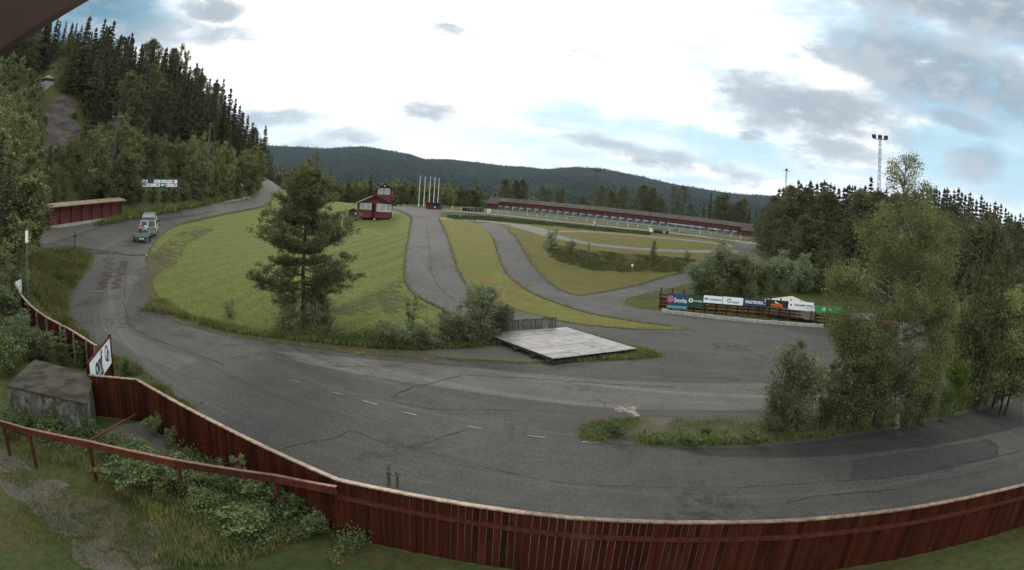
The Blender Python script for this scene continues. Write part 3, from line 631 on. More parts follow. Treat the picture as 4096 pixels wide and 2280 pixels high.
# ---------------------------------------------------------------- far hills with the valley side
SKY=[(600,560),(1000,575),(1090,584),(1200,588),(1300,594),(1370,590),(1450,585),(1560,602),(1640,618),(1700,637),(1800,637),(1950,655),(2020,664),(2100,668),(2180,677),(2300,668),(2400,673),(2550,703),(2700,738),(2850,762),(2950,777),(3100,784),(3400,830),(3700,870),(4090,930)]
sa=np.array([azel(*p) for p in SKY]); NH=260; HA=np.linspace(rad(-48),rad(60),NH); HE=np.interp(HA,sa[:,0],sa[:,1])
HR=np.exp(np.linspace(math.log(1100),math.log(3300),40)); HV=[]
HZ=np.zeros((NH,40))
for i in range(NH):
    for j in range(40):
        t=j/39; D=HR[j]; e0=math.atan((-26-CAMH)/1100.)
        e=e0+(HE[i]-e0)*(t**.8); nz=mnoise.fractal(Vector((HA[i]*9,t*3,1.3)),1.,2.,5)*.012*math.sin(math.pi*t)
        HZ[i,j]=CAMH+D*math.tan(e+nz)-(10 if j==39 else 0)*0
X=np.sin(HA)[:,None]*HR; Y=np.cos(HA)[:,None]*HR
Vh=np.stack([X,Y,HZ],-1).reshape(-1,3); back=np.stack([X[:,-1]*1.25,Y[:,-1]*1.25,HZ[:,-1]-220],-1); Vh=np.concatenate([Vh,back])
I,J=np.meshgrid(np.arange(NH-1),np.arange(39),indexing='ij'); q=(I*40+J).ravel()
Fh=np.stack([q,q+1,q+41,q+40],-1); bi=NH*40+np.arange(NH-1); ti=np.arange(NH-1)*40+39
Fh=np.concatenate([Fh,np.stack([ti,bi,bi+1,ti+40],-1)])
def m_hill():
    m,nt,b=newmat('wooded_hill')
    n=noise(nt,.006,6,.6); v=noise(nt,.09,4,.7); f=noise(nt,.035,5,.7,stretch=(1,1,2))
    c=mx(nt,mr(nt,n,.38,.62),(.010,.016,.010),(.018,.025,.015)); c=mx(nt,mr(nt,f,.4,.65,0,.7),c,(.014,.022,.014)); c=mx(nt,mr(nt,v,.5,.7,0,.5),c,(.022,.028,.017))
    setc(nt,b,c,.95,0.); bump(nt,b,v,.4,2.)
    nt.links.new(nn(nt,'ShaderNodeBsdfDiffuse',{'Color':c}).outputs[0], nt.nodes['Material Output'].inputs[0]); return m
hills=link('hills',mesh_np('hills',Vh,Fh,True),m_hill()); hills['kind']='structure'
# ================================================================= built objects
R=random.Random(11)
def V3(p): return Vector((p[0],p[1],p[2]))
def boards_between(mb, a, b, zb, zt, bw=.145, gap=.014, th=.022, gz_=True, jit=.01):
    """vertical boards along a-b; zb, zt callables or offsets giving bottom/top at a point"""
    d=Vector((b.x-a.x,b.y-a.y,0)); Lh=d.length; d.normalize(); n=Vector((-d.y,d.x,0)); k=max(1,int(Lh/(bw+gap))); st=Lh/k
    for i in range(k):
        s0=i*st+gap/2; s1=(i+1)*st-gap/2; c=R.uniform(-.004,.004)
        p0=Vector((a.x,a.y,0))+d*s0+n*c; p1=Vector((a.x,a.y,0))+d*s1+n*c; m=(p0+p1)/2
        z0=zb(m,(s0+s1)/2/Lh)+R.uniform(-jit,jit); z1=zt(m,(s0+s1)/2/Lh)
        q=[p0-n*th/2,p1-n*th/2,p1+n*th/2,p0+n*th/2]
        mb.hexa([Vector((v.x,v.y,z0)) for v in q],[Vector((v.x,v.y,z1)) for v in q])
def text_mesh(s, size, name='lettering', bold=0.0, space=1., shear=0.):
    cu=bpy.data.curves.new(name,'FONT'); cu.body=s; cu.size=size; cu.extrude=.004; cu.offset=bold; cu.space_character=space; cu.shear=shear; cu.resolution_u=3
    cu.align_x='CENTER'; cu.align_y='CENTER'
    o=bpy.data.objects.new(name,cu); COL.objects.link(o); bpy.context.view_layer.update()
    me=bpy.data.meshes.new_from_object(o.evaluated_get(bpy.context.evaluated_depsgraph_get())); bpy.data.objects.remove(o); return me
def basis(a,b):
    """matrix with x from a to b (horizontal), z up, y pointing away from the viewer side"""
    d=Vector((b[0]-a[0],b[1]-a[1],0)).normalized(); n=Vector((-d.y,d.x,0))
    return Matrix(((d.x,n.x,0,a[0]),(d.y,n.y,0,a[1]),(0,0,1,a[2] if len(a)>2 else 0),(0,0,0,1)))
def panel_text(parent, s, size, x, z, mat, y=-.035, bold=0., wmax=None, shear=0., name='lettering'):
    me=text_mesh(s,size,bold=bold,shear=shear)
    xs=[v.co.x for v in me.vertices]; w=max(xs)-min(xs); k=1. if not wmax or w<wmax else wmax/w
    me.transform(Matrix.Translation((x,y,z))@Matrix.Rotation(math.pi/2,4,'X')@Matrix.Diagonal((k,1 if k==1 else max(k,.8),1,1)))
    o=link(name,me,mat,parent); return o
def disc(mb,x,z,r,y=-.032,n=24,r2=0.,sx=1.):
    if r2<=0: mb.quad(*[(x+sx*r*math.cos(2*math.pi*i/n),y,z+r*math.sin(2*math.pi*i/n)) for i in range(n)])
    else:
        for i in range(n):
            a,b=2*math.pi*i/n,2*math.pi*(i+1)/n
            mb.quad((x+sx*r*math.cos(a),y,z+r*math.sin(a)),(x+sx*r*math.cos(b),y,z+r*math.sin(b)),(x+sx*r2*math.cos(b),y,z+r2*math.sin(b)),(x+sx*r2*math.cos(a),y,z+r2*math.sin(a)))
    return mb
# ---- long red fence in front of the camera
fr=empty('board_fence',(0,0,0),0,'long dark red board fence with worn cap board along the near edge of the asphalt','fence')
mb=MB(); cp=MB(); po=MB(); rl=MB()
for i in range(len(FL_)-1):
    a,b=FL_[i],FL_[i+1]; short=i==0
    boards_between(mb,a,b,lambda m,t:gz(m.x,m.y)+.02,lambda m,t:CAPZ-.045,.145,.012 if i else .016)
    d=(b-a).normalized(); n=Vector((-d.y,d.x,0)); 
    Lh=(b-a).length; k=max(1,round(Lh/2.4))
    for j in range(k):
        p=a+d*(j*Lh/k+.001)+(R.uniform(-.01,.01))*n; qn=a+d*((j+1)*Lh/k-.003)
        cp.bar(p+Vector((0,0,-.022)),qn+Vector((0,0,-.022)),.135,.034)
    for j in range(int(Lh/1.8)+1):
        p=a+d*min(j*1.8+.1,Lh-.05)+n*.075; po.box(p.x-.04,p.x+.04,p.y-.04,p.y+.04,gz(p.x,p.y)-.05,CAPZ-.06)
    if i>=2:
        for zz,ww in ((1.17,.12),): rl.bar(a-n*.05+Vector((0,0,zz-CAPZ)),b-n*.05+Vector((0,0,zz-CAPZ)),.045,ww)
    elif i==1:
        for zz in (1.25,.35): rl.bar(a+n*.045+Vector((0,0,zz-CAPZ)),b+n*.045+Vector((0,0,zz-CAPZ)),.045,.09)
mb.build('boards',M_RED,fr); cp.build('cap_board',M_CAP,fr); build_each(po,'post',M_RED,fr); build_each(rl,'cross_rail',M_RAIL,fr)
# ---- railing in front
rr=empty('railing',(0,0,0),0,'low dark red wooden handrail on posts crossing the weeds to meet the board fence','railing')
RP=[atz(*p,1.15) for p in [(-60,1668),(0,1692),(110,1724),(355,1775),(700,1850),(1100,1912)]]+[at(1345,1960,12.5)]
mb=MB(); 
for a,b in zip(RP[:-1],RP[1:]): mb.bar(a-Vector((0,0,.02)),b-Vector((0,0,.02)),.05,.19)
mb.build('rail',M_RAIL,rr)
cp=MB()
for a,b in zip(RP[:-1],RP[1:]): cp.bar(a+Vector((0,0,.087)),b+Vector((0,0,.087)),.10,.022)
cp.build('top_board',M_RAILT,rr)
for px_ in ((10,1694),(112,1726),(352,1776),(708,1852),(1100,1914)):
    p=atz(*px_,1.15); m=MB(); m.box(p.x-.045,p.x+.045,p.y-.0,p.y+.09,gz(p.x,p.y)-.1,1.07); m.build('post',M_RAIL,rr)
m=MB(); pe=at(548,1655,20.6); m.bar(atz(357,1762,1.24),pe,.10,.035); m.build('brace',M_RAIL,rr)
# ---- concrete bunker
zt=1.35
c=[atz(30,1548,zt),atz(345,1620,zt),atz(372,1505,zt),atz(143,1447,zt)]
mb=MB(); mb.hexa([Vector((p.x,p.y,-.2)) for p in c],c)
lid=MB(); cc=sum(c,Vector())/4; lid.hexa([cc+(p-cc)*1.03+Vector((0,0,.003)) for p in c],[cc+(p-cc)*1.03+Vector((0,0,.09)) for p in c])
bk=empty('concrete_block_house',(0,0,0),0,'mossy grey concrete bunker with streaked side standing beside the fence corner','bunker')
mb.build('walls',M_CONC,bk,.02); lid.build('slab_roof',M_CONCT,bk,.02)
# ---- round-the-bend fence on the left, in sight behind the sign
UF=[hit(*p,1.6) for p in [(59,1133),(72,1158),(84,1178),(117,1217),(151,1245),(190,1271),(244,1299)]]
UF2=[hit(*p,1.45) for p in [(244,1303),(262,1307),(298,1328),(350,1361),(384,1382)]]
def curved_fence(P,H,label,name='board_fence'):
    f=empty(name,(0,0,0),0,label,'fence'); mb=MB(); cp=MB(); po=MB()
    for a,b in zip(P[:-1],P[1:]):
        za,zb_=gz(a.x,a.y)+H,gz(b.x,b.y)+H
        boards_between(mb,a,b,lambda m,t:gz(m.x,m.y)+.02,lambda m,t:za+(zb_-za)*t-.03,.16,.006)
        cp.bar((a.x,a.y,za),(b.x,b.y,zb_),.14,.035)
        d=(b-a).normalized(); n=Vector((-d.y,d.x,0)); p=b-n*.08
        if (CAMH-p.z)*0+1: 
            q=p if (p.x*n.x+p.y*n.y)>0 else p
            po.box(q.x-.05,q.x+.05,q.y-.05,q.y+.05,gz(q.x,q.y)-.05,zb_-.05)
    mb.build('boards',M_RED,f); cp.build('cap_board',M_CAP,f); build_each(po,'post',M_OLDW,f); return f
curved_fence(UF,1.6,'dark red board fence curving round the outside of the road bend among tall weeds')
curved_fence(UF2,1.45,'lower dark red fence length ending behind the tilted white sponsor sign')
# banner at the far end of that fence
a=hit(60,1128,1.5); b=hit(84,1100,1.5); M0=basis((a.x,a.y,gz(a.x,a.y)),(b.x,b.y,0)); w=(Vector((b.x,b.y,0))-Vector((a.x,a.y,0))).length
bn=empty('banner',label='pale banner half hidden in leaves at the far end of the curved fence',cat='banner'); bn.matrix_world=M0
MB().box(0,max(w,1.2),-.02,.02,.35,1.5).build('panel',M_SIGNW,bn); m=MB()
for x in (0,max(w,1.2)): m.box(x-.04,x+.04,.021,.10,-.1,1.55)
build_each(m,'post',M_DARKW,bn)
# ---- the sponsor sign on the short fence
zt=atz(352,1455,1.); DL=22.6; a=at(352,1455,DL); zt=a.z; azr,elr=azel(437,1350); DR=(zt-CAMH)/math.tan(elr); b=at(437,1350,DR)
M0=basis((a.x,a.y,gz(a.x,a.y)),(b.x,b.y,0)); Wd=(Vector((b.x,b.y,0))-Vector((a.x,a.y,0))).length; top=zt-gz(a.x,a.y); g0=0.
sg=empty('sponsor_sign',label='white board lettered onf with red and navy rings on the fence by the bunker',cat='sign'); sg.matrix_world=M0
hgt=1.12
MB().box(0,Wd,-.02,.02,top-hgt,top).build('panel',M_SIGNW,sg)
m=MB()
for x in (-.06,Wd+.06): m.box(x-.06,x+.06,-.06,.06,-.3,top+(.12 if x>1 else .02))
m.bar((-.1,0,top+.035),(Wd+.1,0,top+.035),.10,.05); m.build('frame',M_RED,sg)
bd=MB(); boards_between(bd,Vector((0,0.02,0)),Vector((Wd,0.02,0)),lambda m,t:-.25,lambda m,t:top-hgt-.02,.14,.01); bd.build('boards',M_RED,sg)
NAVY=flat('navy_ink',(.012,.022,.06),.5,.4,.05); CRIM=flat('crimson_ink',(.25,.015,.03),.5,.4,.05)
panel_text(sg,'onf',hgt*.92,Wd*.40,top-hgt*.44,NAVY,-.028,bold=.03,wmax=Wd*.50)
panel_text(sg,'ORKLAND',hgt*.26,Wd*.42,top-hgt*.87,NAVY,-.028,bold=.008,wmax=Wd*.50)
m=MB(); disc(m,Wd*.78,top-hgt*.40,hgt*.30,-.026,28,hgt*.20,1.); m.build('red_ring',CRIM,sg)
m=MB(); disc(m,Wd*.84,top-hgt*.56,hgt*.23,-.030,28,hgt*.14,1.); m.build('navy_ring',NAVY,sg)
# ---- row of sponsor boards on the terrace railing
HB=[((2672,1171),(2754,1178),(2668,1233),(2752,1236)),((2754,1178),(2815,1184),(2752,1224),(2815,1228)),((2816,1181),(2891,1187),(2816,1211),(2890,1214)),((2892,1187),(2974,1192),(2892,1216),(2973,1222)),
    ((2976,1192),(3061,1197),(2976,1223),(3060,1228)),((3063,1198),(3155,1204),(3063,1228),(3154,1234)),((3156,1204),(3256,1210),(3156,1237),(3252,1244)),((3263,1212),(3400,1240),(3260,1244),(3385,1262)),((3404,1242),(3500,1262),(3400,1268),(3500,1290)),((3506,1264),(3600,1284),(3504,1292),(3600,1314)),((3604,1284),(3700,1302),(3602,1312),(3700,1332))]
gL=G(2640,1240); gR=G(3280,1303)
dirL=Vector((gR.x-gL.x,gR.y-gL.y,0)).normalized(); nL=Vector((-dirL.y,dirL.x,0))
if nL.y<0: nL=-nL
def on_line(px,py,base,dr,off=0.):     # where the sight line crosses the vertical plane of the terrace
    d=ray(px,py); n=Vector((-dr.y,dr.x,0)); t=((base.x*n.x+base.y*n.y)+off)/(d[0]*n.x+d[1]*n.y); return Vector((d[0]*t,d[1]*t,CAMH+d[2]*t))
base2=G(3270,1306); dir2=(G(3700,1352)-base2); dir2.z=0; dir2.normalize()
BLUE=flat('board_blue',(.012,.045,.13),.45,.4,.06); DGRN=flat('board_dark_green',(.012,.045,.032),.45,.4,.06); DBLUE=flat('board_deep_blue',(.012,.035,.10),.45,.4,.06)
BLK=flat('board_black',(.012,.010,.010),.45,.4,.06); GRN=flat('board_green',(.03,.19,.055),.45,.4,.06); PINK=flat('logo_pink',(.38,.10,.14),.5,.4,.05); ORG=flat('logo_orange',(.42,.10,.012),.5,.4,.05)
TEAL=flat('logo_teal',(.03,.22,.24),.5,.4,.05); TEAL2=flat('stripe_teal',(.08,.25,.26),.5,.4,.05); INKR=flat('ink_wine',(.10,.012,.02),.5,.4,.05); REDB=flat('board_red',(.25,.02,.015),.5,.4,.1)
binfo=[('blue board lettered Svorka with pink disc at left end of the terrace row','Svorka'),('dark green board with white cockerel wheel lettering between two sponsor boards','g'),('white board lettered TronderEnergi with dark blue knot logo',''),('white board lettered AXESS with teal ring logo',''),
 ('deep blue board lettered FAGTRYKK on the terrace railing',''),('black board lettered POWER in orange with white flash',''),('white board lettered Norgesfor Orkla in wine red',''),('bright green board with white round emblem partly behind birch leaves',''),('white board glimpsed through birch leaves next to the green board',''),('red board glimpsed between the birch trunk and leaves',''),('pale blue board showing through leaves right of the birch trunk','')]
bmat=[BLUE,DGRN,M_SIGNW,M_SIGNW,DBLUE,BLK,M_SIGNW,GRN,flat('board_dull_white',(.20,.21,.22),.6,.3,.1),REDB,flat('board_pale_blue',(.18,.33,.42),.5,.4,.06)]
for i,(tl,tr_,bl_,br_) in enumerate(HB):
    bs,dr=(gL,dirL) if i<7 else (base2,dir2)
    a=on_line(*tl,bs,dr,.0); b=on_line(*tr_,bs,dr,.0); c0=on_line(*bl_,bs,dr,.0); c1=on_line(*br_,bs,dr,.0)
    zb0,zb1=c0.z,c1.z; z0,z1=a.z,b.z; zb=(zb0+zb1)/2; zt=(z0+z1)/2
    e=empty('sponsor_board',label=binfo[i][0],cat='sign board',group='sponsor boards along the terrace'); e.matrix_world=basis((a.x,a.y,zb),(b.x,b.y,0))
    w=(Vector((b.x,b.y))-Vector((a.x,a.y))).length; h=zt-zb
    MB().box(0.01,w-.01,-.02,.02,0,h).build('panel',bmat[i],e)
    m=MB()
    for x in (.12,w-.12): m.box(x-.04,x+.04,.022,.10,-.9,h)
    build_each(m,'post',M_DARKW,e)
    if i==0:
        m=MB(); disc(m,w*.15,h*.62,h*.23,-.026,28,0,.95); m.build('emblem',PINK,e); panel_text(e,'Svorka',h*.52,w*.64,h*.55,M_WHITE,wmax=w*.62,bold=.012)
        MB().box(.01,w-.01,-.026,-.021,.02,h*.19).build('stripe',TEAL2,e)
    elif i==1:
        panel_text(e,'Norsk Kylling',h*.3,w*.62,h*.5,M_WHITE,wmax=w*.62,bold=.004); m=MB(); disc(m,w*.18,h*.52,h*.2,-.026,12,h*.09); m.build('emblem',M_WHITE,e)
    elif i==2:
        panel_text(e,'TrønderEnergi',h*.36,w*.63,h*.52,NAVY,wmax=w*.66,bold=.004); m=MB(); disc(m,w*.10,h*.55,h*.15,-.026,16,h*.06); disc(m,w*.19,h*.55,h*.15,-.029,16,h*.06); m.build('emblem',NAVY,e)
    elif i==3:
        panel_text(e,'AXESS',h*.36,w*.63,h*.32,NAVY,wmax=w*.36,bold=.002); m=MB(); disc(m,w*.32,h*.52,h*.3,-.026,24,h*.15); m.build('emblem',TEAL,e)
    elif i==4: panel_text(e,'FAGTRYKK',h*.5,w*.5,h*.5,M_WHITE,wmax=w*.86,bold=.016)
    elif i==5:
        panel_text(e,'POWER',h*.5,w*.5,h*.28,ORG,wmax=w*.9,bold=.03); MB().quad((w*.38,-.026,h*.93),(w*.42,-.026,h*.6),(w*.62,-.026,h*.52)).build('emblem',M_WHITE,e)
    elif i==6:
        panel_text(e,'Norgesfôr Orkla',h*.36,w*.6,h*.58,INKR,wmax=w*.76,bold=.005); panel_text(e,'Alltid for deg',h*.13,w*.78,h*.25,INKR,wmax=w*.34)
        MB().box(w*.06,w*.13,-.026,-.022,h*.42,h*.62).build('emblem',INKR,e)
    elif i==7:
        m=MB(); disc(m,w*.24,h*.5,h*.26,-.026,20,h*.14); m.box(w*.2,w*.215,-.028,-.024,h*.3,h*.7); m.box(w*.265,w*.28,-.028,-.024,h*.3,h*.7); m.build('emblem',M_WHITE,e); panel_text(e,'He',h*.4,w*.42,h*.5,M_WHITE,bold=.01)
# terrace railing under the boards, concrete kerb blocks
tr=empty('terrace_railing',label='rows of dark red planks on posts below the sponsor boards',cat='railing'); m=MB(); pm=MB(); RT=random.Random(5)
def lp(t,off,z): 
    p=gL+(gR-gL)*t+nL*off; return Vector((p.x,p.y,gz(p.x,p.y)+z))
Lr=(gR-gL).length
for off,z in ((.55,.35),(.60,.62),(.62,.86),(1.4,.55),(2.0,.8),(2.6,1.05),(1.1,.2),(.05,.62)):
    for k in range(7):
        if z==.62 and off<.1 and k>1: continue
        m.bar(lp(k/7.,off,z+RT.uniform(-.03,.03)),lp((k+1)/7.-.004,off,z+RT.uniform(-.03,.03)),.06,.12)
for k in range(16):
    p=lp(k/15.,.66,0); pm.box(p.x-.05,p.x+.05,p.y-.05,p.y+.05,p.z-.1,p.z+1.9)
for k in range(12):
    a=lp(k/12.,.7,1.0); pm.bar(a,lp(k/12.+.04,3.,.1),.06,.08)
build_each(m,'plank',M_RAIL,tr); build_each(pm,'post',M_RAIL,tr)
tb=empty('terrace_railing',label='dark red plank stand behind the green sponsor board under the birch',cat='railing'); m=MB()
for off,z in ((.5,.3),(.5,.6),(.6,.9),(1.4,1.),(2.2,1.25)):
    p=base2+Vector((-dir2.y,dir2.x,0))*off; q=p+dir2*14; m.bar((p.x,p.y,gz(p.x,p.y)+z),(q.x,q.y,gz(q.x,q.y)+z),.06,.14)
for k in range(6):
    p=base2+Vector((-dir2.y,dir2.x,0))*.58+dir2*(k*2.6); m.box(p.x-.05,p.x+.05,p.y-.05,p.y+.05,gz(p.x,p.y)-.1,gz(p.x,p.y)+1.6)
build_each(m,'plank',M_RAIL,tb)
nb=26; kb=MB().box(-.5,.5,-.14,.14,0,.30); kbm=kb.mesh('concrete_kerb_block'); kbm.materials.append(M_CONCL)
Pk=[]; 
for t in np.linspace(0,1,nb): Pk.append(hit(2646+(3290-2646)*t, 1250+(1309-1250)*t+6*math.sin(t*3.1)))
for k in range(nb-1):
    a,b=Pk[k],Pk[k+1]; d=b-a; o=bpy.data.objects.new('concrete_kerb_block',kbm); COL.objects.link(o); o.location=(a+b)/2; o.location.z=gz(o.location.x,o.location.y)-.03
    o.rotation_euler=(0,0,math.atan2(d.y,d.x)+R.uniform(-.02,.02)); o.scale=(d.length*.96,1,R.uniform(.9,1.1)); tag(o,'low grey concrete kerb block in the line along the foot of the terrace','kerb block','concrete kerb blocks below the terrace')
# white tent behind the POWER board
pc=on_line(3168,1186,gL,dirL,6.5) if False else at(3168,1184,58)
tg=empty('party_tent',(pc.x,pc.y,gz(pc.x,pc.y)),rad(-20),'white ribbed peaked tent standing behind the black and white sponsor boards','tent'); hh=pc.z-gz(pc.x,pc.y)
m=MB(); w=2.7; eh=hh-.95; 
ap=(0,0,hh)
for (x0,y0),(x1,y1) in (((-w,-w),(w,-w)),((w,-w),(w,w)),((w,w),(-w,w)),((-w,w),(-w,-w))):
    for k in range(10):
        t0,t1=k/10,(k+.93)/10; lo=lambda x,y,t:(x*(1-t),y*(1-t),eh+(hh-eh)*t)
        m.quad(lo(x0,y0,t0),lo(x1,y1,t0),lo(x1,y1,t1),lo(x0,y0,t1))
m.build('canopy',flat('tent_cloth',(.36,.33,.31),.7,.2,.08),tg); m=MB()
for k in range(9): m.box(-w+.1,w-.1,-w+.02,-w+.05,.2+k*eh/9.5,.2+(k+.72)*eh/9.5)
m.build('side_wall',flat('tent_wall',(.26,.235,.22),.7,.2,.1),tg); m=MB()
for x in (-w,w):
    for y in (-w,w): m.box(x-.04,x+.04,y-.04,y+.04,0,eh)
build_each(m,'leg',M_STEEL,tg)
# ---- pallet deck with short fence
dz=.36; g=gz(*G(2211,1437).xy)
dz+=g
DK=[atz(2211,1433,dz),atz(2548,1393,dz),atz(2266,1308,dz),atz(1936,1332,dz)]
M0=basis((DK[0].x,DK[0].y,0),(DK[1].x,DK[1].y,0)); MI=M0.inverted(); q=[MI@Vector((p.x,p.y,0)) for p in DK]
dk=empty('pallet_deck',label='large weathered deck of pale planks lying on pallets beside the road',cat='deck'); dk.matrix_world=M0
def bil(u,v): 
    a=q[0].lerp(q[1],u); b=q[3].lerp(q[2],u); return a.lerp(b,v)
m=MB(); j=MB(); NV=78; th=.028
cuts=[0,.31,.62,.80,1.]
for k in range(NV):
    v0,v1=k/NV,(k+.86)/NV
    sh=R.uniform(-.004,.004)
    for c in range(4):
        u0,u1=cuts[c]+.0025,cuts[c+1]-.0025
        zz=dz+R.uniform(-.008,.008)+sh
        P=[bil(u0,v0),bil(u1,v0),bil(u1,v1),bil(u0,v1)]
        m.hexa([Vector((p.x,p.y,zz-th)) for p in P],[Vector((p.x,p.y,zz)) for p in P])
m.build('planks',M_DECK,dk)
for c in np.linspace(0.01,.99,16):
    a=bil(c,0.004); b=bil(c,.996); j.bar((a.x,a.y,dz-.10),(b.x,b.y,dz-.10),.06,.13)
a,b=bil(0,.004),bil(1,.004); j.bar((a.x,a.y+.02,dz-.24),(b.x,b.y+.02,dz-.24),.05,.10)
build_each(j,'joist',M_DARKW,dk); m=MB()
for u in np.linspace(.0,1,9):
    for v in (.01,.25,.5,.75,.99): p=bil(u,v); w_=M0@Vector((p.x,p.y,0)); sh_=.25 if v<.1 else 0; m.box(p.x-.12,p.x+.12,p.y+sh_-.12,p.y+sh_+.12,gz(w_.x,w_.y)-.05,dz-.17)
build_each(m,'block',M_DARKW,dk)
a=atz(2005,1322,dz); b=atz(2224,1311,dz); M0=basis((a.x,a.y,dz),(b.x,b.y,0)); w=(b-a).length
sf=empty('plank_screen',label='short screen of dark weathered upright boards along the back of the deck',cat='fence'); sf.matrix_world=M0; m=MB(); n=19
el=azel(2226,1267)[1]; Db=math.hypot(b.x,b.y); hr=CAMH+Db*math.tan(el)-dz
for k in range(n):
    x0,x1=k*w/n+.02,(k+1)*w/n-.03; h=hr*(.86+.14*k/n)+R.uniform(-.02,.02); y=R.uniform(-.01,.01); m.box(x0,x1,y-.012,y+.012,-.02,h)
m.build('boards',M_OLDW,sf); m=MB()
for z in (.15,hr*.75): m.box(0,w,.014,.06,z,z+.08)
build_each(m,'rail',M_DARKW,sf)
# pale slab left of the deck
sl_=MB(); c=[G(*p)+Vector((0,0,.10)) for p in [(1940,1378),(2035,1370),(2015,1361),(1990,1366)]]; sl_.hexa([p-Vector((0,0,.12)) for p in c],c)
tag(sl_.build('plank_offcut',M_DECK),'pale flat board lying on the gravel at the left tip of the deck','board')
# ---- tower house
DH=100.
def house():
    bl=at(1428,868,DH); br=at(1568,874,DH); a=bl.copy(); b=at(1568,874,DH*1.002)
    M0=basis((a.x,a.y,0),(b.x,b.y,0)); w=(Vector((b.x,b.y))-Vector((a.x,a.y))).length
    gz0=G(1500,890).z; fl=bl.z-.05; z=lambda px,py,D=DH: at(px,py,D).z
    e=empty('timing_house',label='small red timber race house on piers with a square lookout tower on its roof',cat='house'); e.matrix_world=M0
    eave=z(1429,808)-.05; apex=z(1497,779); ax=w*.49; dp=6.5
    m=MB(); pts=[(0,fl),(w,fl),(w,eave-.1),(ax,apex-.18),(0,eave)]
    m.hexa([(x,0,zz) for x,zz in pts],[(x,dp,zz) for x,zz in pts]); m.build('walls',M_REDL,e)
    m=MB(); ov=.72
    for sgn,(x0,z0),(x1,z1) in ((1,(ax,apex),(-.95,apex-(apex-eave)*(ax+.95)/ax)),(-1,(ax,apex),(w+.62,apex-(apex-eave)*(w+.62-ax)/ax))):
        m.hexa([(x0,-ov,z0-.14),(x1,-ov,z1-.14),(x1,dp+ov,z1-.14),(x0,dp+ov,z0-.14)],[(x0,-ov,z0),(x1,-ov,z1),(x1,dp+ov,z1),(x0,dp+ov,z0)])
    rf=m.build('roof',M_ROOF,e)
    MB().box(ax-.5,ax-.15,.9,1.25,apex-.4,apex+.28).build('chimney',M_BLACK,rf)
    m=MB()
    for x in (.12,w*.5,w-.12): m.box(x-.16,x+.16,.05,.37,-50+50+gz0-.6,fl); m.box(x-.16,x+.16,dp-.4,dp-.1,gz0-.6,fl)
    build_each(m,'pier',M_CONCL,e); MB().box(.1,w-.1,.06,.26,gz0-.5,gz0+.22).build('foundation',M_CONCL,e)
    def win(x0,x1,z0,z1,y=0.,par=e):
        f=MB(); t=.055
        f.box(x0,x1,y-.05,y+.02,z0,z0+t); f.box(x0,x1,y-.05,y+.02,z1-t,z1); f.box(x0,x0+t,y-.05,y+.02,z0+t,z1-t); f.box(x1-t,x1,y-.05,y+.02,z0+t,z1-t)
        fo=f.build('window',M_WHITE,par); MB().box(x0+t,x1-t,y-.02,y+.0,z0+t,z1-t).build('pane',M_GLASS,fo)
    k=w/140.; X=lambda px: (px-1428)*k
    for (xa,xb,ya,yb) in ((1437,1459.5,812,836.5),(1461.5,1483.5,813.5,838),(1505,1516,815,845.5),(1517.5,1540,816.5,847),(1541,1564,818,848.5)):
        zt_=z(xb,ya+ (0))-.0; win(X(xa),X(xb),z(xb,yb),zt_)
    MB().box(X(1486),X(1498),-.045,.0,fl+.02,z(1490,813)).build('door',M_RED,e)
    # tower
    tb_=z(1530,795,DH+2.5); tx0,tx1=X(1500),X(1566); te=z(1500,750,DH+2.5)-.05; ta=z(1535,732,DH+2.5); tx=(tx0+tx1)/2+.05; y0,y1=2.2,5.
    m=MB(); fl2=.16
    lo=[(tx0+fl2,y0),(tx1-fl2,y0),(tx1-fl2,y1),(tx0+fl2,y1)]; zz=tb_-.9
    m.hexa([(x,y,zz) for x,y in lo],[(tx0,y0,te-.15),(tx1,y0,te-.15),(tx1,y1,te-.15),(tx0,y1,te-.15)])
    pts=[(tx0,te-.15),(tx1,te-.15),(tx,ta-.16)]; m.hexa([(x,y0,q_) for x,q_ in pts],[(x,y1,q_) for x,q_ in pts]); tw=m.build('tower',M_REDL,e)
    m=MB()
    for xe in (tx0-.35,tx1+.35):
        ze=ta-(ta-te)*abs(xe-tx)/(tx1-tx)*.98
        m.hexa([(tx,y0-.45,ta-.12),(xe,y0-.45,ze-.12),(xe,y1+.45,ze-.12),(tx,y1+.45,ta-.12)],[(tx,y0-.45,ta),(xe,y0-.45,ze),(xe,y1+.45,ze),(tx,y1+.45,ta)])
    m.build('tower_roof',M_ROOF,tw)
    for (xa,xb,ya,yb) in ((1508.5,1529,754,777),(1534.5,1556,755,778)): win(X(xa)+.03,X(xb)+.03,z(xb,yb,DH+2.2),z(xb,ya,DH+2.2),y0-.03,tw)
    MB().box(tx1-.1,tx1+.35,y0+.1,y1-.5,tb_-.25,tb_+.55).build('balcony',M_REDL,e)
    MB().box(tx1-.02,tx1+.05,y0-.02,y0+.10,tb_+.55,te-.2).build('corner_board',flat('pink_trim',(.38,.20,.19),.6,.3,.1),e)
    MB().box(w+.02,w+.07,.1,.25,fl+.1,eave-.2).build('downpipe',M_WHITE,e)
    m=MB(); m.box(tx-.06,tx+.06,y0-.55,y0-.45,ta-.62,ta-.38); m.build('lamp',M_WHITE,e)
house()
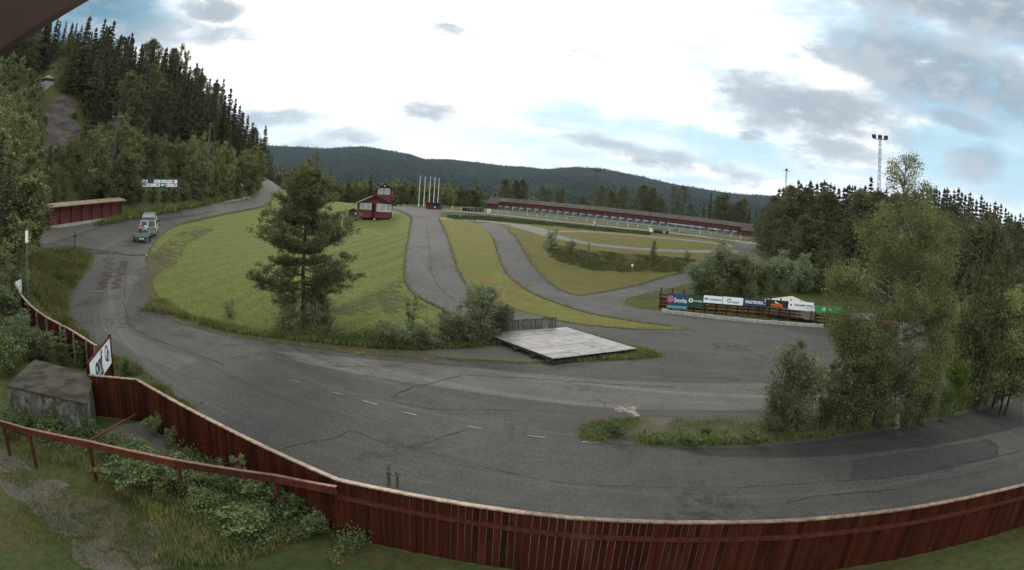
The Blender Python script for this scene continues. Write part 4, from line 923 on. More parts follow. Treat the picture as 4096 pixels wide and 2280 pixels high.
def small_shed():
    p=G(1409,884); M0=Matrix.Translation(p)@Matrix.Rotation(math.atan2(-p.x,p.y)*.5,4,'Z'); e=empty('store_box',label='small dark brown gabled wooden box on legs at the left of the tower house',cat='store box'); e.matrix_world=M0
    k=.0415; w=16*k; 
    for x in (-w,w-.12):
        for y in (0,.9): MB().box(x,x+.12,y,y+.12,-.1,.62).build('leg',M_DARKW,e)
    MB().box(-w,w,0,1.02,.6,1.5).build('body',M_DARKW,e)
    m=MB(); 
    for s in (-1,1): m.hexa([(0,-.15,1.98),(s*(w+.22),-.15,1.45),(s*(w+.22),1.2,1.45),(0,1.2,1.98)],[(0,-.15,2.05),(s*(w+.22),-.15,1.52),(s*(w+.22),1.2,1.52),(0,1.2,2.05)])
    m.hexa([(-w,.02,1.5),(w,.02,1.5),(0,.02,1.98)],[(-w,1.,1.5),(w,1.,1.5),(0,1.,1.98)]); m.build('roof',M_ROOFD,e)
    MB().box(w-.2,w-.05,-.03,.0,1.1,1.35).build('notice',M_WHITE,e)
small_shed()
# kiosk and flagpoles
p=G(1729,837); e=empty('kiosk',(p.x,p.y,p.z),rad(-8),'little open-fronted red hut at the foot of the flagpoles','hut'); k=.058; w=25*k
MB().box(-w,w,.2,2.,0,1.25).build('walls',M_REDL,e); MB().box(-w-.15,w+.15,-.1,2.2,1.25,1.38).build('roof',M_ROOFD,e); MB().box(-w*.05,w*.8,.17,.2,.35,1.15).build('opening',M_BLACK,e)
MB().box(w*.25,w*.45,.1,.16,.35,.6).build('notice',M_WHITE,e)
fl_=[((1674.5,821),(1688.5,706)),((1694.5,823.5),(1704.5,708.5)),((1716,814),(1725.5,710.5)),((1734,814),(1744,712)),((1751,813),(1759,714))]
nm=['leftmost of the five white flagpoles, on open grass','second white flagpole from the left, foot on the grass','middle one of the five bare white flagpoles behind the red hut','fourth white flagpole, right of centre behind the red hut','rightmost of the five white flagpoles above the red hut']
for i,(b,t) in enumerate(fl_):
    D=137.+i*1.2; pb=at(*b,D); ptp=at(*t,D); pb.z=min(pb.z,gz(pb.x,pb.y)-.1); m=MB(); m.tube(pb,(pb.x,pb.y,ptp.z),.085,.045,8); m.tube((pb.x,pb.y,ptp.z),(pb.x,pb.y,ptp.z+.12),.08,.08,8)
    tag(m.build('flagpole',M_WHITE),nm[i],'flagpole','white flagpoles')
# ---- shooting range building
def rng():
    L0=at(1992,837,205.); R0=at(2962,942,190.); M0=basis((L0.x,L0.y,0),(R0.x,R0.y,0)); Lr=(Vector((R0.x,R0.y))-Vector((L0.x,L0.y))).length
    e=empty('shooting_range',label='very long low shooting range shed with grey bays, red fascia and brown plank roof',cat='range building'); e.matrix_world=M0
    Z=lambda x: L0.z+(R0.z-L0.z)*x/Lr; zz=lambda px,py,D: at(px,py,D).z
    eaveh=zz(1992,806,205)-L0.z; fb=zz(1992,818,205)-L0.z; rh=eaveh+1.25; dpt=3.0
    def slab(name,mat,x0,x1,y0,y1,h00,h01,h10,h11):   # y0 heights h00..h01, y1 heights h10..h11
        m=MB(); m.hexa([(x0,y0,Z(x0)+h00),(x1,y0,Z(x1)+h00),(x1,y1,Z(x1)+h10),(x0,y1,Z(x0)+h10)],[(x0,y0,Z(x0)+h01),(x1,y0,Z(x1)+h01),(x1,y1,Z(x1)+h11),(x0,y1,Z(x0)+h11)]); return m.build(name,mat,e)
    slab('back_wall',M_GREYW,0,Lr,1.2,1.35,-.4,eaveh,-.4,eaveh); slab('fascia',M_REDL,0,Lr,-.10,-.02,fb,eaveh,fb,eaveh)
    m=MB(); n=int(Lr/.36)
    for k in range(n):
        x0,x1=k*Lr/n,(k+.93)*Lr/n; h=R.uniform(-.03,.05); l=R.uniform(-.12,.14)
        m.hexa([(x0,-.45,Z(x0)+eaveh),(x1,-.45,Z(x1)+eaveh),(x1,dpt+l,Z(x1)+rh+l*.3),(x0,dpt+l,Z(x0)+rh+l*.3)],[(x0,-.45,Z(x0)+eaveh+.05+h),(x1,-.45,Z(x1)+eaveh+.05+h),(x1,dpt+l,Z(x1)+rh+.1+h+l*.3),(x0,dpt+l,Z(x0)+rh+.1+h+l*.3)])
    m.build('roof',M_ROOF,e)
    slab('floor',M_CONCL,-1,Lr+1,-.8,1.2,-.6,-.02,-.6,-.02)
    N=31; b=Lr/N; pm=MB().box(-.09,.09,-.09,.09,0,fb).mesh('post'); pm.materials.append(M_POSTW)
    sm=MB().box(.12,b*.52,-.03,.03,0,.30).mesh('lane_panel'); sm.materials.append(M_POSTW)
    for k in range(N+1):
        o=bpy.data.objects.new('post',pm); COL.objects.link(o); o.parent=e; o.location=(k*b,.15,Z(k*b))
        if k<N:
            o=bpy.data.objects.new('lane_panel',sm); COL.objects.link(o); o.parent=e; o.location=(k*b,.1,Z(k*b)+fb*.55)
            if k in (22,23,24,25,27): 
                m=MB().box(b*.58,b*.95,.12,.16,Z(k*b)+fb*.55,Z(k*b)+fb*.55+.22).build('side_panel',M_SIGNW,e); m.location.x=k*b
    for nm_,x0,x1,hh in (('left_hut',-3.9,-.02,1.0),('right_hut',Lr+.02,Lr+3.9,.95)):
        m=MB(); m.hexa([(x0,-.3,Z(x0)-.6),(x1,-.3,Z(x1)-.6),(x1,2.9,Z(x1)-.6),(x0,2.9,Z(x0)-.6)],[(x0,-.3,Z(x0)+fb+.1),(x1,-.3,Z(x1)+fb+.1),(x1,2.9,Z(x1)+fb+.1),(x0,2.9,Z(x0)+fb+.1)]); h=m.build('end_hut',M_REDL,e)
        m=MB(); a,b2=x0-.3,x1+.3; m.hexa([(a,-.8,Z(a)+fb),(b2,-.8,Z(b2)+fb),(b2,dpt,Z(b2)+rh),(a,dpt,Z(a)+rh)],[(a,-.8,Z(a)+fb+.1),(b2,-.8,Z(b2)+fb+.1),(b2,dpt,Z(b2)+rh+.12),(a,dpt,Z(a)+rh+.12)]); m.build('hut_roof',M_ROOF,h)
rng()
# timber stalls and white cabinet left of the range
a=at(1868,848,160); b=at(1936,852,165); M0=basis((a.x,a.y,min(gz(a.x,a.y),a.z)),(b.x,b.y,0)); w=(Vector((b.x,b.y))-Vector((a.x,a.y))).length
e=empty('timber_stall',label='dark open timber stall of upright planks left of the range building',cat='shed'); e.matrix_world=M0; m=MB()
for k in range(17):
    if k in (1,2,3,4,8,13): continue
    m.box(k*w/17,k*w/17+w/21,0,.08,-.2,1.15+.02*k)
build_each(m,'plank',M_OLDW,e); MB().box(-.1,w+.1,.5,1.8,-.2,1.05).build('back',M_DARKW,e); MB().box(-.15,w+.15,-.15,1.9,1.2,1.28).build('roof',M_OLDW,e)
p=at(1955,846,165); e=empty('white_cabinet',(p.x,p.y,gz(p.x,p.y)),0,'white boxy cabinet standing beside the left hut of the range','cabinet'); MB().box(-.48,.48,0,.9,0,.88).build('body',M_WHITE,e,.06); MB().box(-.3,.2,-.02,0,.4,.7).build('window',M_GLASS,e)
# numbered stakes
st=MB().box(-.045,.045,-.03,.03,-.1,.62).mesh('stake'); st.materials.append(M_POSTW); sp=MB().box(-.17,.17,-.055,-.03,.5,.95).mesh('number_plate'); sp.materials.append(M_POSTW)
z3=lambda x,y:(1800+x/3.68,750+y/3.68); z7=lambda x,y:(2400+x/3.68,800+y/3.68)
SK=[z3(*q) for q in [(35,330),(163,345),(298,352),(436,355),(570,365),(708,395),(850,405),(1137,430),(1272,445),(1420,455),(1568,465),(1716,485),(1858,500),(2015,515),(2313,550),(2460,560)]]+[z7(*q) for q in [(105,365),(252,385),(410,398),(555,415),(715,430),(1018,465),(1165,480),(1465,515),(1625,530),(1918,555),(2070,580)]]
for i,(x,y) in enumerate(SK):
    h=hit(x,y); e=empty('lane_stake',(h.x,h.y,gz(h.x,h.y)),math.atan2(-h.x,h.y),'small white stake with number plate in the row between the path and the range','stake','white stakes before the range'); e.rotation_euler=(0,R.uniform(-.06,.06),math.atan2(-h.x,h.y))
    for nme,me in (('stake',st),('number_plate',sp)):
        if nme=='number_plate' and i in (12,14,15,16): continue
        o=bpy.data.objects.new(nme,me); COL.objects.link(o); o.parent=e
# white box, dark roll, small red machine, benches, post
def gl(px,py): h=hit(px,py); return Vector((h.x,h.y,gz(h.x,h.y)))
p=gl(2603,929); k=math.hypot(p.x,p.y)/2380
e=empty('white_box',(p.x,p.y,p.z),rad(-10),'upright white cabinet standing left of the dark roll by the path','cabinet'); MB().box(-5*k,5*k,0,.6,0,15*k).build('body',M_WHITE,e,.03); MB().box(-3.4*k,3.4*k,-.02,0,2*k,13*k).build('door',M_SIGNW,e)
p=gl(2632,932); m=MB(); n=12
for r_,x0,x1 in ((9*k,-19*k,19*k),):
    m.tube((x0,0,r_*.8),(x1,0,r_*.8),r_,r_,14); m.tube((x0*.7,.1,r_*1.6),(x1*.8,.1,r_*1.6),r_*.45,r_*.4,10)
e=m.build('tarpaulin_roll',flat('dark_tarpaulin',(.022,.022,.024),.6,.4,.3)); e.location=p; e.rotation_euler=(0,0,rad(-12)); tag(e,'big dark roll of tarpaulin lying beside the path before the range','roll')
p=gl(2668,937); e=empty('garden_machine',(p.x,p.y,p.z),rad(20),'small dark red wheeled machine right of the tarpaulin roll','machine'); MB().box(-.25,.22,-.3,.35,.2,.75).build('body',M_REDL,e,.05); m=MB()
for x in (-.33,.25): m=MB(); m.tube((x,0,.22),(x+.08,0,.22),.22,.22,12); m.build('wheel',M_BLACK,e); MB().bar((-.2,.3,.6),(-.3,.75,1.1),.05,.05).build('handle',M_BLACK,e)
def bench(px,py,wpx,label,mat,back=False,rz=-12):
    p=gl(px,py); k=math.hypot(p.x,p.y)/2380; e=empty('bench',(p.x,p.y,p.z),rad(rz),label,'bench','benches along the range path'); w=wpx*k/2
    MB().box(-w,w,-.2,.25,.62,.70).build('seat',mat,e)
    for x in (-w*.85,w*.75): MB().box(x,x+.09,-.18,.22,0,.62).build('leg',M_OLDW,e)
    if back: MB().box(-w,w,.28,.33,.8,1.0).build('backrest',mat,e)
bench(2736,942,26,'dark low bench with pale underside by the right half of the range path',M_DARKW)
bench(2848,952,27,'pale yellowish plank bench near the right end of the range path',M_CAP)
bench(2704,932,20,'thin grey bench with a backrest on the grass just before the range',M_OLDW,True)
# white pole with dark banner post
p=gl(2376,905); k=math.hypot(p.x,p.y)/2380; e=empty('marker_post',(p.x,p.y,p.z),0,'slim white pole beside a dark banner post on the grass bank','post')
MB().tube((-2.4*k,0,0),(-1.6*k,0,24*k),1.1*k,1.1*k,8).build('white_pole',M_WHITE,e); MB().box(1.2*k,5.2*k,-.05,.05,0,26*k).build('dark_banner',M_STEELD,e); MB().box(2.4*k,4.4*k,-.08,-.052,9*k,24*k).build('white_stripe',M_WHITE,e)
MB().box(5.6*k,10*k,-.06,-.02,13*k,15*k).build('side_flag',flat('pink_cloth',(.35,.15,.15),.7,.2,.1),e)
# small markers on the field
p=gl(2527,1090); k=math.hypot(p.x,p.y)/2380; e=empty('number_marker',(p.x,p.y,p.z),0,'thin post with white square plate on the slope below the bank','marker'); MB().box(-.03,.03,-.03,.03,0,28*k).build('post',M_STEEL,e); MB().box(-3.6*k,3.6*k,-.06,-.032,24*k,33*k).build('plate',M_SIGNW,e)
p=gl(2355,1000); k=math.hypot(p.x,p.y)/2380; tag(MB().box(p.x-.07,p.x+.07,p.y-.07,p.y+.07,p.z-.1,p.z+27*k).build('wooden_post',M_DARKW),'lone dark post on the top edge of the grass bank between two bushes','post')
p=gl(2842,878) if False else gl(1843,877); e=empty('hurdle_frame',(p.x,p.y,p.z),rad(-10),'pale metal frame with a tipped-up bar lying at the bend of the paths','frame'); m=MB(); m.bar((-.9,0,.12),(1.2,0,.1),.08,.08); m.bar((-.1,0,.1),(-.35,0,1.0),.06,.06); m.bar((.2,0,.1),(-.25,0,1.0),.06,.06); build_each(m,'bar',M_STEEL,e)
c=[gl(*q)+Vector((0,0,.25)) for q in [(2952,966),(3006,975),(2999,979),(2946,969)]]
m=MB()
for a,b in ((c[0],c[1]),(c[1],c[2]),(c[2],c[3]),(c[3],c[0])): m.bar(a-Vector((0,0,.1)),b-Vector((0,0,.1)),.25,.3)
tag(m.build('trough_frame',M_CONCL),'long shallow pale kerbed trough at the right end of the range path','trough')
# floodlight masts
def mast(top,D,base_z,label,kind='lattice',lamps=3,wid=.7,m_=M_STEEL,lm=M_STEELD,ls=1.):
    p=at(*top,D); g=base_z if base_z is not None else gz(p.x,p.y); H=p.z-g
    e=empty('floodlight_mast',(p.x,p.y,g),math.atan2(-p.x,p.y),label,'floodlight mast'); m=MB(); n=int(H/1.3)
    for z0 in range(n):
        za,zb=z0*H/n,(z0+1)*H/n; wa,wb=wid*(1-.45*za/H)/2,wid*(1-.45*zb/H)/2
        for sx,sy in ((-1,-1),(1,-1),(0,1)): m.tube((sx*wa,sy*wa*.8,za),(sx*wb,sy*wb*.8,zb),.045,.045,4)
        if kind=='lattice':
            m.tube((-wa,-wa*.8,za),(wb,-wb*.8,zb),.022,.022,3); m.tube((wa,-wa*.8,za),(-wb,-wb*.8,zb),.022,.022,3); m.tube((0,wa*.8,za),(wb,-wb*.8,zb),.02,.02,3); m.tube((-wa,-wa*.8,za),(0,wb*.8,zb),.02,.02,3)
    m.build('lattice_tower',m_,e)
    bw=1.25*ls; m=MB(); m.box(-bw,bw,-.06,.06,H-.06,H+.06); m.build('crossbar',lm,e)
    for k in range(lamps):
        x=(k-(lamps-1)/2)*bw*.85 if lamps>1 else 0; l=MB(); t=.36*ls; l.hexa([(x-t,-.25,H+.12),(x+t,-.25,H+.12),(x+t,.2,H+.12),(x-t,.2,H+.12)],[(x-t*1.05,-.45,H+.55*ls),(x+t*1.05,-.45,H+.55*ls),(x+t*.9,.05,H+.75*ls),(x-t*.9,.05,H+.75*ls)]); l.build('floodlight',lm,e)
mast((3520,557),100,None,'tall lattice floodlight mast with three lamp boxes rising beside the birch top',lm=M_STEELD)
mast((2388,684),262,None,'distant lattice floodlight mast rising behind the middle of the range roof',ls=1.25,wid=1.3,m_=M_STEELD)
mast((3146,684),190,None,'distant floodlight mast with one lamp rising above the right forest edge',lamps=1,wid=.9)
mast((470,479),86,None,'grey lattice floodlight mast in front of the leafy slope on the left',lm=M_MASTL,m_=M_MASTL,wid=.42,ls=.62)
mast((841,505),100,None,'faint lattice floodlight mast in front of the dark spruce slope',lamps=1,lm=M_MASTL,m_=M_MASTL,wid=.5,ls=.6)
# timber wall beside the left road
def longwall():
    a=hit(195,905); b=hit(482,864); Da=math.hypot(a.x,a.y); Db=math.hypot(b.x,b.y); M0=basis((a.x,a.y,0),(b.x,b.y,0)); w=(Vector((b.x,b.y))-Vector((a.x,a.y))).length; e=empty('timber_wall',label='long dark red log wall with seven bays and a pale plank roof beside the left road',cat='wall'); e.matrix_world=M0
    hA=at(200,832,Da).z; hB=at(485,805,Db).z; Z=lambda x:a.z+(b.z-a.z)*x/w; H=lambda x:hA+(hB-hA)*x/w
    m=MB(); n=22
    for k in range(n):
        f=lambda x,t:Z(x)+(H(x)-Z(x))*t; t0,t1=k/n,(k+.9)/n
        m.hexa([(0,.06,f(0,t0)),(w,.06,f(w,t0)),(w,.2,f(w,t0)),(0,.2,f(0,t0))],[(0,.06,f(0,t1)),(w,.06,f(w,t1)),(w,.2,f(w,t1)),(0,.2,f(0,t1))])
    m.build('logs',M_REDL,e); MB().hexa([(0,.21,Z(0)-.3),(w,.21,Z(w)-.3),(w,.6,Z(w)-.3),(0,.6,Z(0)-.3)],[(0,.21,H(0)),(w,.21,H(w)),(w,.6,H(w)),(0,.6,H(0))]).build('backing',M_DARKW,e)
    for k in range(8):
        x=k*w/7; m=MB(); m.box(x-.07,x+.07,-.32,.29,Z(x)-.2,H(x)-.02) if False else m.hexa([(x-.08,-.14,Z(x)-.2),(x+.08,-.14,Z(x)-.2),(x+.08,.05,Z(x)-.2),(x-.08,.05,Z(x)-.2)],[(x-.08,-.14,H(x)-.5),(x+.08,-.14,H(x)-.5),(x+.08,.05,H(x)-.5),(x-.08,.05,H(x)-.5)])
        m.hexa([(x-.08,-.14,H(x)-.5),(x+.08,-.14,H(x)-.5),(x+.08,.05,H(x)-.5),(x-.08,.05,H(x)-.5)],[(x-.08,-.35,H(x)-.03),(x+.08,-.35,H(x)-.03),(x+.08,.05,H(x)-.03),(x-.08,.05,H(x)-.03)]); m.build('buttress',M_REDL,e)
    m=MB(); x0,x1=-.3,w+.8; m.hexa([(x0,-.38,H(x0)),(x1,-.38,H(x1)),(x1,.75,H(x1)+.35),(x0,.75,H(x0)+.35)],[(x0,-.38,H(x0)+.09),(x1,-.38,H(x1)+.09),(x1,.75,H(x1)+.44),(x0,.75,H(x0)+.44)]); m.build('plank_roof',M_CAP,e)
    MB().hexa([(-.2,-.22,Z(0)-.6),(w,-.22,Z(w)-.6),(w,.6,Z(w)-.6),(-.2,.6,Z(0)-.6)],[(-.2,-.22,Z(0)-.0),(w,-.22,Z(w)-.0),(w,.6,Z(w)-.0),(-.2,.6,Z(0)-.0)]).build('footing',M_CONCL,e)
longwall()
# sponsor scoreboard on the slope
def adwall(x0,x1,yt,yb,D,cols,label,bl=True):
    a=at(x0,yb,D); b=at(x1,yb-5*(x1-x0)/150,D*1.03); M0=basis((a.x,a.y,0),(b.x,b.y,0)); w=(Vector((b.x,b.y))-Vector((a.x,a.y))).length
    top=at(x0,yt,D).z; e=empty('advert_hoarding',label=label,cat='hoarding'); e.matrix_world=M0; g=gz(a.x,a.y)
    MB().box(-.05,w+.25,.03,.1,a.z-.15,top+.18).build('backboard',M_STEELD,e); h=(top-a.z)/2
    for r in range(2):
        n=len(cols[r]); x=0.
        for (ww,mt,ink,bars) in cols[r]:
            xa=x*w; xb=(x+ww)*w; x+=ww; z0=a.z+(1-r)*h+.04; z1=a.z+(2-r)*h-.04; sl=(b.z-a.z)*0
            if mt is None: continue
            pn=MB().box(xa+.02,xb-.02,0,.03,z0,z1).build('advert_panel',mt,e); m=MB()
            for (u0,u1,v0,v1) in bars: m.box(xa+(xb-xa)*u0,xa+(xb-xa)*u1,-.01,-.002,z0+(z1-z0)*v0,z0+(z1-z0)*v1)
            if bars: m.build('print',ink,pn)
    m=MB()
    for x in (.3,w*.35,w*.7,w-.2): m.box(x-.06,x+.06,.1,.2,a.z-3.,a.z)
    build_each(m,'post',M_DARKW,e)
BR=[(.12,.6,.55,.72),(.12,.8,.3,.42)]; BR2=[(.1,.25,.2,.8),(.35,.88,.42,.6)]; BR3=[(.15,.85,.6,.8),(.15,.7,.25,.45)]
adwall(563,708,718,748,84,[[(.18,M_SIGNW,NAVY,[(.4,.8,.3,.55)]),(.17,None,None,[]),(.165,M_SIGNW,CRIM,BR),(.165,M_SIGNW,NAVY,BR2),(.165,M_SIGNW,NAVY,BR2),(.155,M_SIGNW,ORG,[(.05,.5,.1,.9)])],
 [(.2,M_SIGNW,NAVY,BR),(.16,M_SIGNW,NAVY,BR2),(.16,M_SIGNW,INKR,[(.4,.75,.3,.8)]),(.16,DBLUE,M_SIGNW,BR3),(.2,M_SIGNW,INKR,BR2),(.12,M_SIGNW,BLK,BR3)]],'two-row wall of small white sponsor adverts among leafy trees on the slope')
adwall(963,996,729,747,128,[[(.35,M_SIGNW,BLK,BR),(.3,M_SIGNW,CRIM,[(.1,.9,.2,.9)]),(.35,M_SIGNW,BLK,BR3)],[(.3,M_SIGNW,BLK,BR),(.4,M_SIGNW,NAVY,BR2),(.3,M_SIGNW,BLK,BR3)]],'little cluster of white and red adverts by the far left bend of the road')
# hut on the hillside
p=hit(186,350); DHH=math.hypot(p.x,p.y); g=gz(p.x,p.y)
e=empty('lookout_hut',(p.x,p.y,g),math.atan2(-p.x,p.y)+.5,'small grey hut with a pale peaked roof high on the left hillside','hut'); w=1.0
H_=at(186,316,DHH).z-g
MB().box(-w,w,-w,w,-1.5,H_-.0).build('walls',flat('grey_cladding',(.21,.205,.21),.85,.2,.15),e); MB().box(-w-.01,w+.01,-w-.01,w+.01,H_-.55,H_-.1).build('window_band',M_BLACK,e)
m=MB(); hp=at(186,299,DHH).z-g; c=[(-w-.15,-w-.15),(w+.15,-w-.15),(w+.15,w+.15),(-w-.15,w+.15)]
for k in range(4): a,b=c[k],c[(k+1)%4]; m.quad((a[0],a[1],H_-.02),(b[0],b[1],H_-.02),(0,0,hp))
m.quad(*[(x,y,H_-.03) for x,y in c]); m.build('peaked_roof',M_CAP,e)
p=at(196,300,DHH+3); pt=at(206,243,DHH+3); m=MB(); m.tube((p.x,p.y,gz(p.x,p.y)),(p.x,p.y,pt.z),.09,.06,6); tag(m.build('utility_pole',M_OLDW),'thin grey pole rising just behind the hillside hut','pole')
# posts near the left road
p=hit(118,1252); pt=at(114,909,math.hypot(p.x,p.y)); e=empty('thin_lamp_pole',(p.x,p.y,gz(p.x,p.y)),0,'tall thin grey pole with a white cylinder on top behind the curved fence','pole'); H_=pt.z-gz(p.x,p.y)
MB().tube((0,0,0),(0,0,H_-.9),.035,.03,6).build('pole',M_STEEL,e); MB().tube((0,0,H_-.9),(0,0,H_-.2),.11,.11,10).build('cylinder',M_WHITE,e); MB().tube((0,0,H_-.2),(0,0,H_),.03,.03,6).build('tip',M_STEEL,e)
p=hit(300,1002); D=math.hypot(p.x,p.y); H_=at(301,924,D).z-gz(p.x,p.y); e=empty('sign_post',(p.x,p.y,gz(p.x,p.y)),math.atan2(-p.x,p.y),'dark post with a small dark crosspiece on the grass corner by the left junction','post'); MB().box(-.05,.05,-.05,.05,0,H_).build('post',M_DARKW,e); MB().box(-.17,.14,-.08,-.052,H_-.55,H_-.38).build('crosspiece',M_DARKW,e)
p=hit(586,1040); k=math.hypot(p.x,p.y)/2380; e=empty('gate_post',(p.x,p.y,gz(p.x,p.y)),0,'short post with white and yellow cap beside the road seam at the left lawn edge','post'); MB().tube((0,0,0),(0,0,14*k),.05,.05,8).build('post',M_DARKW,e); MB().tube((0,0,14*k),(0,0,23*k),2.2*k,2.2*k,8).build('cap',flat('yellow_white',(.55,.47,.30),.5,.4,.2),e)
# roof eave above the camera
a=Vector(ray(236,-8))*1.5; b=Vector(ray(-30,150))*1.25; cI=Vector(ray(-60,-60))*1.4; d=(a-b).normalized(); outw=(cI-(a+b)/2); outw=(outw-d*outw.dot(d)).normalized(); O=Vector((0,0,CAMH)); nrm=d.cross(outw).normalized()
a2=a+d*.7; b2=b-d*.7; P=[O+a2,O+b2,O+b2+outw*.9,O+a2+outw*.9]; m=MB(); m.hexa(P,[p+nrm*.04*(1 if nrm.y>0 else -1) for p in P])
ev=empty('building_eave',(0,0,0),0,'dark brown underside of a roof overhang in the upper left corner','roof overhang'); m.build('soffit_boards',M_EAVE,ev); m=MB(); m.bar(O+a2-outw*.02,O+b2-outw*.02,.05,.03,tuple(nrm)); m.build('edge_board',M_EAVE,ev)
# ---- van, trailer and motorcycles
TEALV=flat('van_paint_green',(.07,.11,.115),.28,.6,.05); SILV=flat('van_paint_silver',(.46,.50,.49),.3,.6,.05); GLD=flat('glint_gold',(.55,.45,.25),.3,.6,.1); REDL=flat('tail_light_red',(.25,.015,.01),.3,.5,.05); TRL=flat('trailer_grey_green',(.12,.17,.165),.5,.4,.1)
def wheel(x,y,r,wd,par,name='wheel'):
    m=MB(); m.tube((x-wd/2,y,r),(x+wd/2,y,r),r,r,18); w_=m.build(name,M_BLACK,par); m=MB(); m.tube((x-wd/2-.01,y,r),(x+wd/2+.01,y,r),r*.55,r*.55,14); m.build('rim',M_STEEL,w_); return w_
def van():
    p=hit(591,951); hd=rad(-31); e=empty('camper_van',(p.x,p.y,gz(p.x,p.y)+.02),-hd,'dark green and silver high-roofed van with rear ladder towing a trailer up the left road','van')
    slope=math.atan2(gz(p.x+math.sin(hd)*4,p.y+math.cos(hd)*4)-gz(p.x,p.y),4); e.rotation_euler=(slope,0,-hd)
    w=.98; Lg=4.9
    prof=lambda ws,z: (ws,z)
    def loft(secs,name,mat):
        m=MB(); 
        for (y0,s0),(y1,s1) in zip(secs[:-1],secs[1:]):
            for i in range(len(s0)):
                j=(i+1)%len(s0); m.quad((s0[i][0],y0,s0[i][1]),(s0[j][0],y0,s0[j][1]),(s1[j][0],y1,s1[j][1]),(s1[i][0],y1,s1[i][1]))
        m.quad(*[(x,secs[0][0],z) for x,z in secs[0][1]]); m.quad(*[(x,secs[-1][0],z) for x,z in reversed(secs[-1][1])]); return m.build(name,mat,e,.03)
    lo=[(-w,.35),(-w,1.05),(w,1.05),(w,.35)]; loft([(0,lo),(Lg*.98,[(-w*.93,.35),(-w*.93,1.0),(w*.93,1.0),(w*.93,.35)])],'lower_body',flat('van_paint_grey',(.17,.21,.205),.3,.6,.05))
    up=lambda k,h:[(-w*k,1.05),(-w*.9*k,h),(w*.9*k,h),(w*k,1.05)]
    loft([(.02,up(1,1.86)),(3.35,up(.99,1.88)),(4.1,up(.96,1.15))],'upper_body',SILV)
    loft([(.06,[(-w*.9,1.86),(-w*.74,2.18),(w*.74,2.18),(w*.9,1.86)]),(.7,[(-w*.9,1.87),(-w*.7,2.42),(w*.7,2.42),(w*.9,1.87)]),(2.9,[(-w*.9,1.88),(-w*.7,2.42),(w*.7,2.42),(w*.9,1.88)]),(3.6,[(-w*.88,1.7),(-w*.6,1.86),(w*.6,1.86),(w*.88,1.7)])],'high_roof',TEALV)
    MB().box(-.78,-.12,-.03,.0,1.18,1.76).build('rear_window',M_GLASS,e); MB().box(.1,.8,-.025,.0,1.18,1.76).build('rear_window',M_GLASS,e)
    m=MB()
    for x in (.2,.58): m.tube((x,-.1,.95),(x,-.1,2.2),.02,.02,6)
    for z in (1.1,1.35,1.6,1.85,2.1): m.tube((.2,-.1,z),(.58,-.1,z),.018,.018,6)
    m.build('ladder',M_STEEL,e)
    MB().box(-w,w,-.12,.0,.38,.58).build('bumper',M_STEEL,e); MB().box(-.45,.0,-.03,-.001,.66,.8).build('number_plate',M_SIGNW,e)
    for x in (-w+.02,w-.22): MB().box(x,x+.2,-.03,.0,.82,1.02).build('tail_light',REDL,e)
    for s in (-1,1): 
        m=MB(); m.hexa([(s*(w-.012),.4,1.2),(s*(w-.012),3.3,1.2),(s*(w*.93),3.1,1.74),(s*(w*.93),.4,1.74)],[(s*(w+.012),.4,1.2),(s*(w+.012),3.3,1.2),(s*(w*.95),3.1,1.74),(s*(w*.95),.4,1.74)]); m.build('side_window',M_GLASS,e)
        MB().box(s*w-.02+(0.02 if s>0 else -.01),s*w+.02+(0.01 if s>0 else -.02),.2,3.9,.6,.68).build('side_glint',GLD,e)  # gold strip paints the low sun's glint along the van side
        MB().box(s*(w+.15)-.08,s*(w+.15)+.08,3.3,3.36,1.25,1.5).build('mirror',M_BLACK,e)
    for x in (-w+.12,w-.12):
        for y in (.95,4.0): wheel(x,y,.34,.22,e)
    # trailer
    q=hit(566,972); hq=rad(-31); t=empty('trailer',(q.x,q.y,gz(q.x,q.y)+.02),-hq,'open grey-green box trailer behind the van carrying two motorcycles','trailer'); sl2=math.atan2(gz(q.x+math.sin(hq)*3,q.y+math.cos(hq)*3)-gz(q.x,q.y),3); t.rotation_euler=(sl2,0,-hq); tw=.78; tl=2.25
    MB().box(-tw,tw,0,tl,.48,.54).build('floor',M_DARKW,t); MB().box(-tw,tw,0,.04,.545,1.0).build('tailgate',TRL,t); MB().box(-tw,tw,tl-.04,tl,.545,1.0).build('front_panel',TRL,t)
    for x in (-tw,tw-.04): MB().box(x,x+.04,.045,tl-.045,.545,1.0).build('side_panel',TRL,t)
    for s in (-1,1): wheel(s*(tw+.12),tl*.5,.28,.18,t); MB().box(min(s*tw,s*(tw+.24)),max(s*tw,s*(tw+.24)),tl*.5-.36,tl*.5+.36,.58,.62).build('mudguard',M_BLACK,t)
    MB().bar((0,tl,.45),(0,tl+1.3,.45),.08,.08).build('drawbar',M_STEEL,t); MB().box(-tw,tw,-.06,0,.36,.46).build('light_bar',M_BLACK,t)
    for x in (-tw+.03,tw-.25): MB().box(x,x+.2,-.09,-.06,.36,.46).build('tail_light',REDL,t)
    MB().box(-.26,.26,-.08,-.062,.37,.45).build('number_plate',M_SIGNW,t)
    for x,mt,sd,lab in ((-.28,REDB,flat('bike_orange',(.40,.09,.03),.5,.4,.1),'red and orange motocross bike strapped upright in the trailer'),(.30,M_WHITE,M_BLACK,'white and black motocross bike on the right side of the trailer')):
        o=empty('motorcycle',(0,0,0),0,lab,'motorcycle'); o.matrix_world=t.matrix_basis@Matrix.Translation((x,.25,.54)); 
        wheel(0,.32,.32,.09,o); wheel(0,1.62,.34,.09,o)
        m=MB(); m.bar((0,.32,.32),(0,.9,.5),.07,.06); m.bar((0,.9,.45),(0,1.35,.85),.08,.08); m.bar((0,.95,.35),(0,1.2,.5),.16,.3); m.build('frame',M_BLACK,o)
